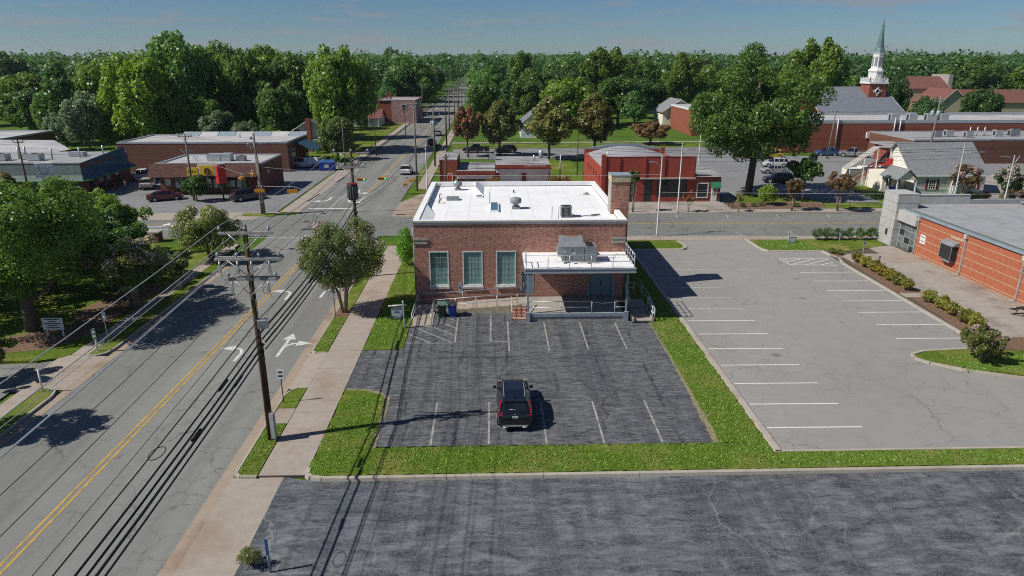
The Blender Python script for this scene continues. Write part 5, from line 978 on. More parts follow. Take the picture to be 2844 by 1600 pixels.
# ---- other churches and far buildings on the right
b_ = thing('stone_church', 'beige stone church with long rust brown roof and white gable edges', 'church', (165, 252, 0))
gable(b_, 158, 168, 246, 266, 4.6, 9.0, K['stonebeige'], K['shingle_rust'], 'y', .6, trim=K['white']); gable(b_, 168.2, 196, 252, 264, 4.4, 8.4, K['stonebeige'], K['shingle_rust'], 'x', .5)
b2 = thing('stone_hall', 'tall stone hall with rust brown roof and end chimney wall above the trees', 'building', (161, 262, 0))
gable(b2, 151.5, 171, 262, 278, 8.8, 12.8, K['stonebeige'], K['shingle_rust'], 'x', .4, trim=K['wsiding']); MB().box(171.4, 173, 264, 275, 0, 13.7).build('end_wall', K['stone'], b2)
sb = thing('brick_school', 'two-storey red brick block with white windows behind the big oak', 'building', (70, 185, 0))
MB().box(52, 79.5, 182, 205, -.02, 6.2).build('wall', K['brickmid'], sb); flat_roof(sb, 52, 79.5, 182, 205, 6.3, .4, K['roofpale'], K['wsiding'])
for j in range(2):
    for i in range(8): window(sb, 53.4 + 3.2 * i, 54.9 + 3.2 * i, 1.0 + 3 * j, 2.6 + 3 * j, 182, .12, K['white'], None, 2, 2)
sb2 = thing('gabled_cottage', 'pale gabled cottage between the wood and the brick school', 'house', (55, 212, 0)); gable(sb2, 50, 60, 206, 218, 4.5, 7.8, K['siding'], K['shingle_grey'], 'y', .5, trim=K['white'])
h3 = thing('blue_grey_house', 'pale grey house with blue-grey roof seen between the tan trees', 'house', (10, 178, 0)); gable(h3, 7, 15, 178, 188, 3.6, 6.8, K['wsiding'], K['shingle_slate'], 'y', .6, trim=K['white'])
fe = thing('board_fence', 'long pale board fence at the back of the far lawn', 'fence', (62, 262, 0))
for i in range(17):
    MB().box(46 + 2 * i, 47.96 + 2 * i, 262, 262.08, 0, 2.6).build('fence_panel', K['fascia'], fe); MB().box(45.92 + 2 * i, 46.06 + 2 * i, 261.9, 262.2, 0, 2.75).build('fence_post', K['fascia'], fe)
# ================================================================ VEGETATION
LM = {
 0: leaf_mat('leaf_mid_green', (.042, .088, .010), (.125, .190, .026)), 1: leaf_mat('leaf_bright_green', (.062, .112, .008), (.165, .230, .022)),
 2: leaf_mat('leaf_dark_green', (.028, .064, .012), (.078, .132, .024)), 3: leaf_mat('leaf_deep_green', (.026, .070, .014), (.075, .150, .024)),
 4: leaf_mat('leaf_grey_green', (.055, .085, .045), (.13, .17, .10)), 5: leaf_mat('leaf_olive', (.060, .088, .016), (.150, .180, .045)),
 6: leaf_mat('leaf_tan_green', (.080, .082, .020), (.190, .170, .055)), 7: leaf_mat('leaf_red_brown', (.070, .045, .018), (.175, .100, .045)),
 8: leaf_mat('leaf_rust', (.085, .050, .022), (.205, .120, .055)), 9: leaf_mat('leaf_myrtle', (.050, .074, .014), (.155, .175, .048)),
 10: leaf_mat('leaf_shrub_gold', (.085, .090, .010), (.25, .20, .025)), 11: leaf_mat('leaf_yew', (.045, .115, .006), (.11, .24, .015))}
FL = {'pink': leaf_mat('pink_blossom', (.34, .20, .27), (.60, .42, .50), .3), 'red': leaf_mat('red_blossom', (.38, .02, .05), (.62, .06, .12), .3)}
def unit(a): return a / np.maximum(1e-9, np.linalg.norm(a, axis=1, keepdims=True))
def crown_mesh(name, seed, rx, ry, z0, z1, n, leaf, mats, puffs=40, pr=(.26, .44), shape='round', flower=0, inner=.5, up=.3, flat=1.0):
    """Foliage: leaf-sized faces on the skins of many puffs spread through the crown's volume."""
    g = np.random.default_rng(seed); cz, hz = (z0 + z1) / 2, (z1 - z0) / 2
    d = unit(g.normal(size=(puffs * 3, 3))); rad = g.uniform(.35, 1, puffs * 3) ** .7
    c = (d * rad[:, None])[:puffs * 3]; c[:, 2] = np.where(c[:, 2] < -.2, c[:, 2] * .8, c[:, 2])
    if shape == 'egg': c[:, :2] *= (1.0 - .55 * np.clip((c[:, 2] + .2), 0, 1))[:, None]
    if shape == 'cone': c[:, :2] *= (.95 - .42 * (c[:, 2] + 1))[:, None] + .06
    if shape == 'vase': c[:, :2] *= (.62 + .38 * np.clip((c[:, 2] + 1) / 1.1, 0, 1))[:, None]
    c = c[:puffs]; pw = g.uniform(pr[0], pr[1], puffs); c *= (1 - pw * .8)[:, None]
    k = g.choice(puffs, n, p=pw ** 2 / (pw ** 2).sum()); dd = g.normal(size=(n, 3)); dd[:, 2] += up; dd = unit(dd)
    S = np.array([rx, ry, hz]); iso = min(rx, ry, hz * 1.1)
    pos = c[k] * S + dd * (pw[k] * g.uniform(.62, 1.08, n))[:, None] * np.array([iso, iso, iso * flat])
    q = np.linalg.norm(pos / S, axis=1); keep = (q > inner) | (g.random(n) < .25); pos, dd, k = pos[keep], dd[keep], k[keep]; n = len(pos)
    nr = unit(dd * .8 + g.normal(size=(n, 3)) * .55 + np.array([0, 0, .25])); t = unit(np.cross(nr, g.normal(size=(n, 3)))); b = np.cross(nr, t)
    s = (leaf * g.uniform(.6, 1.45, n))[:, None]
    v = np.empty((n, 4, 3)); v[:, 0] = pos - t * s * .62; v[:, 1] = pos + b * s * .42 + nr * s * .12; v[:, 2] = pos + t * s * .62 - nr * s * .1; v[:, 3] = pos - b * s * .42 + nr * s * .12
    v[:, :, 2] += cz; v = v.reshape(-1, 3)
    me = bpy.data.meshes.new(name); me.vertices.add(4 * n); me.vertices.foreach_set('co', v.ravel().astype(np.float32)); me.loops.add(4 * n); me.loops.foreach_set('vertex_index', np.arange(4 * n, dtype=np.int32))
    me.polygons.add(n); me.polygons.foreach_set('loop_start', np.arange(0, 4 * n, 4, dtype=np.int32)); me.polygons.foreach_set('loop_total', np.full(n, 4, dtype=np.int32))
    for m in mats: me.materials.append(m)
    mi = np.zeros(n, dtype=np.int32)
    if flower:
        top = (pos[:, 2] / hz); fp = g.random(puffs) < .55; fl = fp[k] & (g.random(n) < flower * np.clip(.6 + top, .15, 1.5)); mi[fl] = len(mats) - 1
    me.polygons.foreach_set('material_index', mi); me.update(); me.validate(); return me
def trunk_mesh(name, seed, H, r, spread, limbs=5, m=None, stems=1, z_fork=.4, top=.85):
    rd = random.Random(seed); mb = MB()
    for s in range(stems):
        a = 2 * math.pi * s / stems + rd.uniform(-.4, .4); off = .0 if stems == 1 else r * 1.4; lean = (0 if stems == 1 else .34) * spread
        x0, y0 = off * math.cos(a), off * math.sin(a)
        pts = [(x0, y0, -.05), (x0 + lean * .3 * math.cos(a) + rd.uniform(-.04, .04) * spread, y0 + lean * .3 * math.sin(a), H * z_fork * .6), (x0 + lean * .7 * math.cos(a), y0 + lean * .7 * math.sin(a) + rd.uniform(-.03, .03) * spread, H * z_fork), (x0 + lean * 1.3 * math.cos(a), y0 + lean * 1.3 * math.sin(a), H * top)]
        mb.tube(pts, [r * 1.25, r, r * .82, r * .18], 8)
        for l in range(limbs):
            b = 2 * math.pi * l / max(1, limbs) + rd.uniform(-.5, .5); zz = H * (z_fork * (.85 + .5 * l / max(1, limbs))); e = spread * rd.uniform(.5, .85)
            p0 = (pts[2][0] * zz / (H * z_fork), pts[2][1] * zz / (H * z_fork), zz); p2 = (p0[0] + e * math.cos(b), p0[1] + e * math.sin(b), min(H * .95, zz + e * rd.uniform(.5, 1.0)))
            p1 = (p0[0] + e * .45 * math.cos(b), p0[1] + e * .45 * math.sin(b), zz + (p2[2] - zz) * .38); mb.tube([p0, p1, p2], [r * .5, r * .34, r * .1], 6)
    return mb.mesh(name, m or K['bark'])
def set_mats(o, ms):
    for i, m in enumerate(ms):
        if i < len(o.material_slots): o.material_slots[i].link = 'OBJECT'; o.material_slots[i].material = m
CR = [crown_mesh('crown', 100 + i, 1, 1, 0, 1 * 1.7, 15000, .062, [LM[0]], 70, (.15, .30)) for i in range(3)]
CR.append(crown_mesh('crown', 110, 1, 1, 0, 1.7, 12000, .07, [LM[0]], 60, (.14, .27), 'egg')); CR.append(crown_mesh('crown', 111, 1, 1, 0, 1.9, 11000, .065, [LM[0]], 70, (.12, .24), 'cone'))
CR.append(crown_mesh('crown', 112, 1, 1, 0, 1.5, 5200, .10, [LM[9], FL['red']], 40, (.18, .3), 'vase', .30))
TRK = [trunk_mesh('trunk', 5 + i, 1, .045, .6, 5) for i in range(2)]
def far_tree(x, y, h, r, ci, mats, label, group, low=.14, name='tree'):
    t = thing(name, label, 'tree', (x, y, 0), random.uniform(0, 6.28), group)
    ax_, ay_ = random.uniform(.88, 1.14), random.uniform(.88, 1.14); k = link('trunk', TRK[int(x * 7) % 2], t); k.scale = (r, r, h * .9)
    c = link('crown', CR[ci], t); c.location = (0, 0, h * low); zt = 1.5 if ci == 5 else 1.9 if ci == 4 else 1.7; c.scale = (r * ax_, r * ay_, h * (1 - low) / (zt * .97)); set_mats(c, mats); return t
TREES = [(-199.25, 300, 22.07, 8, 2), (-123.87, 190, 15.56, 8.3, 0), (-99.6, 165, 18.15, 7.3, 3), (-84.97, 148, 12.65, 5.0, 4), (-109.27, 200, 19.0, 8.6, 1), (-73.97, 150, 20.93, 8.4, 1), (-68.07, 158, 24.49, 8.8, 0), (-67.31, 175, 22.78, 7.7, 0), (-57.31, 165, 22.23, 7.3, 0), (-57.22, 180, 22.25, 7.3, 0), (-49.29, 172, 20.34, 7.0, 2), (-32.63, 152, 22.69, 8.5, 1), (-38.5, 176, 20.82, 6.6, 0), (-58.5, 420, 25.54, 6.9, 2), (-30.27, 260, 19.95, 9.9, 2), (-47.5, 216, 14.48, 7.0, 0), (-56.98, 146, 9.0, 5.3, 4), (-50.37, 143, 7.5, 3.9, 4), (-45.27, 143, 6.0, 2.8, 0), (-31.0, 138, 8.34, 4.4, 5), (-47.32, 158, 14.8, 6.5, 2), (-44.54, 175, 16.41, 6.6, 2),
 (-33.5, 252, 12.78, 6.5, 2), (-32, 330, 16.41, 7.7, 2), (-34.5, 380, 16.02, 10.0, 2), (-33, 300, 15.0, 8.0, 2), (-2.17, 260, 17.64, 8.3, 0), (-3.4, 210, 13.46, 6.6, 0), (11.58, 300, 22.13, 7.1, 0), (13.94, 240, 17.11, 9.1, 2), (28.83, 290, 20.82, 10.1, 0), (39.46, 310, 19.0, 10.8, 2), (42.34, 265, 24.26, 12.4, 0), (58.98, 290, 19.74, 9.0, 0), (38.39, 215, 13.87, 9.7, 2), (22.23, 205, 14.67, 10.4, 1), (51.45, 238, 12.89, 7.1, 2), (40.42, 200, 10.46, 5.4, 3), (66.48, 248, 22.15, 8.4, 0), (90.08, 300, 19.0, 8.7, 2), (10.73, 215, 13.32, 6.9, 2),
 (98.3, 215, 26.0, 9.6, 1), (112.58, 250, 22.3, 8.0, 0), (88.0, 212, 15.73, 7.0, 1), (113.0, 196, 17.0, 4.6, 2), (199.79, 320, 11.28, 14.0, 4), (200.08, 300, 12.56, 10.5, 5), (196.26, 285, 20.79, 12.9, 2), (208.0, 268, 18.72, 9.9, 0), (110.41, 260, 17.62, 7.6, 0), (106.4, 171, 11.0, 4.2, 2), (124.58, 176, 12.03, 6.0, 2), (112.5, 182, 9.37, 3.4, 2), (-94.5, 156, 8.5, 4.0, 4), (-103.57, 168, 11.5, 5.2, 0), (-114.45, 178, 12.0, 6.4, 2), (-80.5, 152, 9.0, 5.0, 1), (-68.88, 151, 12.5, 5.9, 1), (-62.0, 153, 11.29, 5.2, 0), (-131, 205, 14, 7, 2), (-142, 186, 13, 7.5, 0), (-155, 215, 15, 8, 2), (-90, 185, 15, 7, 2), (-82, 200, 19, 7.5, 0), (-49, 200, 18, 7, 0), (-36, 225 + 22, 15, 6.5, 3), (28, 238, 15, 7, 2), (5, 232, 12.5, 6, 3), (78, 270, 18.5, 8.2, 0), (84, 250, 14, 6, 3), (101, 236, 15, 6.5, 2), (128, 262, 16, 7, 0), (-12 + 40, 262, 17, 8, 2), (-120, 240, 17, 8, 2), (-75, 230, 18, 8, 2), (-140, 260, 17, 8, 2), (-170, 240, 16, 8.5, 0), (50, 330, 20, 10, 2), (130, 320, 15, 9, 2), (160, 330, 14, 10, 2), (240, 330, 16, 11, 2), (232, 290, 16, 9, 0)]
TL = {0: 'mid green broadleaf tree', 1: 'bright yellow-green leafy tree', 2: 'dark green dense tree', 3: 'deep green conical tree', 4: 'grey-green soft leaved tree', 5: 'pale olive small tree'}
LAND = [(-39, 156, 'the white house'), (-58, 134, 'the long brown warehouse'), (-112, 140, 'the pale flat roofed store'), (-29, 226, 'the pink building'), (-39, 212, 'the brown roof cottage'), (-82, 118, 'the metal roof building'), (10, 180, 'the blue-grey house'), (66, 190, 'the brick school'), (62, 262, 'the board fence'), (92, 180, 'the white steeple'), (165, 252, 'the stone church'), (148, 268, 'the stone hall'), (21, 143, 'the tan trees'), (-19, 300, 'the far street poles'), (125, 155, 'the long red building')]
for i, (x, y, h, r, k) in enumerate(TREES):
    side = 'wood behind the shops' if x < -27 else 'trees behind the service station' if x < 72 else 'trees around the churches'
    lx, ly, ln = min(LAND, key=lambda l: math.hypot((l[0] - x) * 1.6, l[1] - y)); dist = math.hypot(lx - x, ly - y)
    sz = 'very tall' if h > 21 else 'tall' if h > 16.5 else 'medium' if h > 11.5 else 'low'
    rel = 'beside' if abs(ly - y) < 9 else 'close behind' if (y > ly and dist < 28) else 'well behind' if y > ly and dist < 70 else 'far behind' if y > ly else 'in front of'
    far_tree(x, y, h, r, 4 if k == 3 else i % 3, [LM[k]], f'{sz} {TL[k]} {rel} {ln}' + (' with a broad crown' if r > 9.9 else ' with a narrow crown' if r < 6.2 else ''), side, .06 if x < -27 else .10)
for i, (x, y, h, r, lab) in enumerate(((1.29, 143, 11.2, 5.5, 'tan-green egg shaped tree beside the red crepe myrtle'), (11.12, 139, 12.0, 5.7, 'tan-green egg shaped tree between two like it behind the service station'), (20.86, 143, 12.5, 5.9, 'tan-green egg shaped tree behind the red shop'))): far_tree(x, y, h, r, 3, [LM[6]], lab, 'tan trees along the rear lot', .17)
far_tree(-5.3, 142, 10.2, 3.7, 5, [LM[7], FL['red']], 'tall reddish crepe myrtle with red blossom beside the street', None, .24, 'crepe_myrtle')
far_tree(37.09, 163, 5.4, 5.2, 5, [LM[8], LM[7]], 'wide rust brown tree on the lawn behind the red shop', None, .12)
# ---- hero trees
def hero(name, label, loc, H, r_t, spread, stems, crown, leafmats, bark, group=None, z_fork=.4, limbs=5, top=.85, seed=3):
    t = thing(name, label, 'tree', (loc[0], loc[1], loc[2] if len(loc) > 2 else .1), 0, group)
    link('trunk', trunk_mesh('trunk', seed, H, r_t, spread, limbs, bark, stems, z_fork, top), t)
    c = link('crown', crown, t); return t
oak_c = crown_mesh('crown', 21, 10.6, 9.5, 2.6, 21.8, 38000, .29, [LM[2]], 84, (.10, .21), 'round', 0, .3)
hero('oak_tree', 'huge old oak with thick dark trunk towering over the parked cars', (37.6, 99.5, -.05), 20, .5, 8.5, 1, oak_c, None, K['bark'], None, .42, 9, .9, 8)
w_c = crown_mesh('crown', 22, 6.6, 6.2, 1.9, 11.8, 60000, .145, [LM[0]], 90, (.13, .26), 'round', 0, .5)
hero('maple_tree', 'big dense dark green tree with stout trunk on the lawn beside the white notice board', (-34.0, 47.6), 9, .42, 4.5, 1, w_c, None, K['bark'], None, .28, 6, .85, 9)
w2 = crown_mesh('crown', 23, 5.0, 5.0, 1.2, 9.0, 30000, .16, [LM[3]], 66, (.16, .3), 'round', 0, .5)
hero('maple_tree', 'dark green tree growing behind the big maple on the lawn', (-37.5, 56), 8, .3, 3.5, 1, w2, None, K['bark'], None, .3, 5, .85, 10)
hero('maple_tree', 'shaded dark tree close behind the lilac crepe myrtle', (-33.6, 58.5), 6.6, .25, 3, 1, crown_mesh('crown', 24, 4.2, 4.2, .8, 6.6, 15000, .19, [LM[2]], 50, (.16, .3), 'round', 0, .5), None, K['bark'], None, .3, 5, .85, 11)
hero('street_tree', 'bright green small tree beside the cross street kerb', (-44.7, 75.8), 5, .11, 2, 1, crown_mesh('crown', 25, 2.7, 2.7, 1.6, 5.6, 9000, .17, [LM[1]], 40, (.2, .32), 'round', 0, .4), None, K['bark'], None, .35, 5, .85, 12)
hero('street_tree', 'leafy green tree standing beside the low restaurant sign', (-52.5, 72.5), 6, .14, 2.4, 1, crown_mesh('crown', 26, 4.2, 3.6, .6, 6.6, 14000, .18, [LM[0]], 50, (.18, .3), 'round', 0, .4), None, K['bark'], None, .35, 5, .85, 13)
hero('golden_tree', 'golden olive tree in front of the restaurant pole sign', (-60.6, 86.5, 0), 5.2, .12, 1.8, 1, crown_mesh('crown', 27, 2.4, 2.4, .8, 6.0, 6500, .20, [LM[6]], 40, (.16, .28), 'cone', 0, .3), None, K['bark'], None, .35, 5, .85, 14)
hero('street_tree', 'dark small tree at the foot of the shop pole', (-41.9, 96.5, 0), 3.2, .1, 1.6, 1, crown_mesh('crown', 28, 2.2, 2.0, .4, 3.9, 5000, .18, [LM[2]], 34, (.2, .32), 'round', 0, .4), None, K['bark'], None, .35, 5, .85, 15)
for i, (x, y, rr, z1, lab) in enumerate(((-41.5, 62, 4.6, 8.6, 'dark tree filling the gap behind the two lawn maples'), (-46, 55, 5.0, 9.5, 'dark leafy tree at the far side of the shaded lawn'), (-37.8, 66.5, 4.2, 6.6, 'dark tree near the cross street behind the olive myrtle'), (-47, 66, 4.5, 7.0, 'spreading dark tree between the lawn and cross street'), (-43, 48, 5.0, 9.8, 'tall dark tree beside the big lawn maple'))):
    hero('maple_tree', lab, (x, y), z1 * .8, .25, 3.2, 1, crown_mesh('crown', 60 + i, rr, rr, .5, z1, 14000, .21, [LM[2 if i % 2 else 0]], 55, (.15, .28), 'round', 0, .5), None, K['bark'], None, .3, 5, .85, 60 + i)
def myrtle(label, loc, rx, ry, z0, z1, n, fl, seed, leaf=.16, mats=None, stems=5, r=.09, puffs=60):
    c = crown_mesh('crown', seed, rx, ry, z0, z1, n, leaf, mats or [LM[9], FL['pink']], puffs, (.15, .28), 'round' if fl < .4 else 'vase', fl, .45)
    return hero('crepe_myrtle', label, loc, z1 * .85, r, rx * .8, stems, c, None, K['barkpale'], None, .42, 2, .8, seed)
myrtle('crepe myrtle with pink blossom standing between street and sidewalk by the brick building', (-11.85, 50.8), 4.1, 3.6, 1.3, 7.9, 36000, .40, 31, .11)
myrtle('lilac blossomed crepe myrtle over the mulch bed across the street', (-28.9, 52.3), 3.5, 3.3, 1.3, 6.3, 26000, .32, 32, .12)
myrtle('round olive green crepe myrtle near the street corner across the road', (-28.2, 66.4), 4.0, 3.8, .3, 6.0, 26000, .07, 33, .125)
myrtle('small thin crepe myrtle sapling in the verge beside the far kerb', (-27.1, 56.6), 1.5, 1.5, .9, 3.5, 3000, .05, 34, .15, None, 3, .05, 30)
myrtle('crepe myrtle beside the driveway at the far kerb', (-31.6, 39.0, .03), 2.3, 2.2, .9, 3.4, 8000, .14, 35, .13, None, 4, .06, 40)
myrtle('low crepe myrtle casting shade over the far verge and road', (-30.4, 31.9), 2.9, 2.4, 3.6, 8.6, 11000, .2, 45, .15, None, 4, .08, 46)
myrtle('bushy crepe myrtle with lilac blossom on the grass island', (32.0, 40.3, .13), 1.75, 1.6, .35, 2.6, 8000, .34, 36, .10, None, 6, .035, 44)
AM = [LM[8], FL['red']]
myrtle('rust leaved street tree in the mulch bed north of the cross street', (39.2, 87.6), 1.5, 1.4, 1.9, 4.6, 3600, .05, 37, .16, AM, 4, .05, 30)
myrtle('larger rust leaved street tree with red blossom beside a tall sign', (45.2, 87.4), 2.0, 1.8, 2.0, 5.4, 5200, .08, 38, .16, AM, 4, .05, 34)
myrtle('sparse young tree at the corner of the mulch bed and steps', (32.0, 87.3), .9, .8, .9, 2.8, 900, 0, 39, .15, [LM[6], FL['red']], 3, .03, 20)
myrtle('thin young tree on the paving in front of the red shop', (25.4, 87.3), .95, .9, .9, 3.1, 900, .12, 40, .14, AM, 3, .03, 20)
myrtle('slim tree on the paving beside the brick chimney', (18.1, 87.4), 1.0, .9, 3.2, 6.0, 1500, 0, 41, .17, [LM[2], FL['red']], 3, .05, 20)
myrtle('pink topped crepe myrtle in front of the sided house', (64.5, 91.5, 0), 2.2, 2.0, 1.6, 6.1, 6500, .32, 42, .17, [LM[8], FL['pink']], 4, .06, 36)
myrtle('pink crepe myrtle beside the forked lamp post', (69.8, 90.5, 0), 2.3, 2.0, 1.4, 6.0, 6500, .36, 43, .17, [LM[2], FL['pink']], 4, .06, 36)
hero('small_tree', 'dark small tree with thin trunk behind the mulch bed', (43.3, 93.8, 0), 5, .12, 2, 1, crown_mesh('crown', 46, 3.2, 2.6, 2.6, 6.8, 7000, .22, [LM[2]], 40, (.18, .3), 'round', 0, .3), None, K['bark'], None, .5, 5, .85, 16)
# ---- shrubs
SHM = {}
def shrub(label, x, y, rx, h, k, seed=0, group=None, z=.1, ry=None, name='shrub', n=1800, leaf=.11, shape='round'):
    key = (seed, k, shape, n)
    if key not in SHM: SHM[key] = crown_mesh('foliage', 300 + seed, 1, 1, 0, 1.9, n, leaf, [LM[k]], 34, (.24, .38), shape, 0, .55)
    t = thing(name, label, 'shrub', (x, y, z), random.uniform(0, 6), group); f = link('foliage', SHM[key], t); f.scale = (rx, ry or rx, h / 1.85)
    s = link('stem', TRK[0], t); s.scale = (rx * .6, rx * .6, h * .5); return t
SY = (63.5, 62.0, 60.6, 59.2, 57.8, 56.5, 55.0, 51.9, 50.3, 48.9, 47.3, 46.2)
for i, y in enumerate(SY):
    end = i in (0, len(SY) - 1)
    shrub('round golden-green shrub in the mulch bed row along the patio', 35.55 + .05 * (i % 3), y, .62 + .06 * (i % 3), 1.15, 10, i % 3, 'round shrubs along the patio', .1, leaf=.15)
for i in range(6): shrub('clipped dark green hedge bush beside the concrete tower', 35.6 + 1.2 * i, 72.3, .88, 1.4, 2, 5 + i % 2, 'hedge bushes by the tower', .12, .6, 'hedge_bush')
shrub('bright green upright bush at the corner of the brick building', -8.5, 63.6, 1.2, 3.9, 11, 8, None, .1, n=5200, leaf=.08)
shrub('bright green bush beside the rust leaved street tree', 37.6, 91.6, 1.5, 2.9, 1, 9, None, n=2600)
for i, (x, y, r) in enumerate(((33.6, 90.3, .6), (35.2, 90.6, .55), (40.8, 90.2, .7), (36.3, 91.0, .5))): shrub('low yellow-green ground shrub in the street mulch bed', x, y, r, .6, 5, 11, 'low shrubs in the street bed')
for i, (x, y) in enumerate(((34.6, 66.8), (35.15, 66.3))): shrub('pale ornamental grass clump at the foot of the sign post', x, y, .45, .7, 5, 12, 'grass clumps by the sign')
shrub('leafy green bush growing in the grass island bed', 37.5, 40.9, 1.3, 1.5, 3, 13); shrub('light green plant behind the lilac myrtle', 34.3, 43.2, .7, .9, 5, 14); shrub('dark bush on the mulch beside the patio end', 39.5, 41.5, 1.2, 1.3, 3, 15)
shrub('feathery green bush at the edge of the near dark lot', -9.75, 22.4, .52, .95, 6, 16, None, .02, n=2600, leaf=.09)
for x, y, r, lab in ((-.2, 100.5, 1.6, 'rust brown shrub before the first bay door'), (8.6, 100.6, 1.5, 'rust brown shrub at the end of the service station'), (10.6, 100.8, 1.0, 'low rust shrub beside the grey post')): shrub(lab, x, y, r, 3.0, 8, 17, None, 0)
for i in range(4): shrub('clipped green hedge along the lawn of the white house', -35.6 + 1.6 * i, 134.5, .95, 1.5, 3, 18, 'hedge bushes at the white house', 0)
shrub('rounded evergreen bush beside the white house porch', -37.6, 148.5, 1.7, 2.8, 3, 19, None, 0)
for i, (x, y) in enumerate(((66.3, 92.6), (68.2, 92.8), (71.5, 92.4), (74, 92))): shrub('brown-green shrub along the black fence of the sided house', x, y, 1.1, 1.8, 8 if i % 2 else 6, 20, 'shrubs along the black fence', 0)
shrub('tall green shrub behind the sided house', 82.5, 118, 1.3, 3.6, 3, 21, None, 0); shrub('wide olive hedge in front of the low brick wing', 86, 127, 4.2, 2.2, 6, 22, None, 0, 1.4); shrub('olive hedge beside the tall transformer pole', 78.5, 126.0, 2.6, 1.9, 5, 23, None, 0, 1.2)
shrub('dark bush at the foot of the far sided house corner', 76.5, 97.5, 1.4, 1.4, 7, 24, None, 0)
for i, (x, y) in enumerate(((-30.2, 54.5), (-31.5, 56.2), (-30.0, 61.5), (-31.2, 63.4), (-33.0, 62.0), (-30.8, 59.2))): shrub('shaded green shrub below the trees across the street', x, y, 1.1, 1.3, 2, 25, 'shaded shrubs below the trees')
# ---- grass blades on the lawns near the car park
def tufts(name, polys, dens, h, m, seed):
    g = np.random.default_rng(seed); P = []
    for x0, x1, y0, y1, z in polys:
        k = int((x1 - x0) * (y1 - y0) * dens); P.append(np.column_stack([g.uniform(x0, x1, k), g.uniform(y0, y1, k), np.full(k, z)]))
    p = np.concatenate(P); n = len(p); a = g.uniform(0, 6.28, n); d = np.column_stack([np.cos(a), np.sin(a), np.zeros(n)]); w = g.uniform(.02, .05, n)[:, None]; hh = (h * g.uniform(.5, 1.4, n))
    tip = p + np.column_stack([g.normal(0, .03, n), g.normal(0, .03, n), hh]); v = np.stack([p - d * w, p + d * w, tip], 1).reshape(-1, 3)
    me = bpy.data.meshes.new(name); me.vertices.add(3 * n); me.vertices.foreach_set('co', v.ravel().astype(np.float32)); me.loops.add(3 * n); me.loops.foreach_set('vertex_index', np.arange(3 * n, dtype=np.int32)); me.polygons.add(n); me.polygons.foreach_set('loop_start', np.arange(0, 3 * n, 3, dtype=np.int32)); me.polygons.foreach_set('loop_total', np.full(n, 3, dtype=np.int32)); me.materials.append(m); me.update()
    o = link(name, me); return tag(o, 'short mown grass blades on the lawns round the dark car park', 'grass', None, 'stuff')
GB = leaf_mat('grass_blade', (.075, .135, .012), (.17, .24, .034), .35)
tufts('grass', [(-9.0, 14.0, 28.55, 30.8, .13), (-9.0, -6.45, 30.8, 36.2, .13), (11.7, 14.05, 30.9, 48, .13), (12.4, 14.05, 48, 68, .13), (-9.0, -6.5, 43.6, 70, .13), (-12.4, -11.5, 28.7, 33.3, .13), (-12.4, -11.5, 43.2, 49.6, .13), (14.2, 50, 28.6, 29.8, .13), (28.9, 34, 68.4, 72.3, .14), (30, 40, 38.8, 41.4, .14)], 150, .075, GB, 3)
# ---- far woodland to the horizon
def woodland():
    g = np.random.default_rng(77); T = []
    for _ in range(5600):
        y = 330 + 2900 * g.random() ** 2.0; x = g.uniform(-1.05, 1.05) * (y * .86 + 60)
        if abs(x + 19.4) < 10 and y < 500: continue
        if y < 400 and -36 < x < -4: continue
        h = g.uniform(13, 21) * (1 + .0001 * y); r = g.uniform(5, 9) * (1 + .0004 * y); z = max(0, (y - 900)) * .0035 * (1 + .8 * math.sin(x * .0023 + 1.3)); T.append((x, y, h, r, z))
    T = np.array(T); kk = np.where(T[:, 1] < 600, 290, np.where(T[:, 1] < 1000, 110, 50)); M_ = int(kk.sum()); d = unit(g.normal(size=(M_, 3))); d[:, 2] = np.abs(d[:, 2]) - .35 * (g.random(M_) < .4)
    t = np.repeat(T, kk, axis=0); lump = 1 + .22 * np.sin(d[:, 0:1] * 5 + t[:, 0:1]) + .10 * g.normal(size=(M_, 1))
    p = np.column_stack([t[:, 0], t[:, 1], t[:, 4] + t[:, 2] * .55]) + d * lump * np.column_stack([t[:, 3], t[:, 3], t[:, 2] * .45])
    n = unit(d + g.normal(size=d.shape) * .45); a = unit(np.cross(n, g.normal(size=d.shape))); b = np.cross(n, a); s = (t[:, 3] * np.where(t[:, 1] < 600, g.uniform(.07, .125, M_), np.where(t[:, 1] < 1000, g.uniform(.11, .19, M_), g.uniform(.18, .3, M_))))[:, None]
    v = np.stack([p - a * s, p + b * s * .8, p + a * s, p - b * s * .8], 1).reshape(-1, 3)
    me = bpy.data.meshes.new('woodland'); me.vertices.add(4 * M_); me.vertices.foreach_set('co', v.ravel().astype(np.float32)); me.loops.add(4 * M_); me.loops.foreach_set('vertex_index', np.arange(4 * M_, dtype=np.int32)); me.polygons.add(M_); me.polygons.foreach_set('loop_start', np.arange(0, 4 * M_, 4, dtype=np.int32)); me.polygons.foreach_set('loop_total', np.full(M_, 4, dtype=np.int32)); me.materials.append(LM[2]); me.update()
    tag(link('woodland', me), 'far off woodland canopy reaching the horizon', 'woodland', None, 'stuff')
woodland()
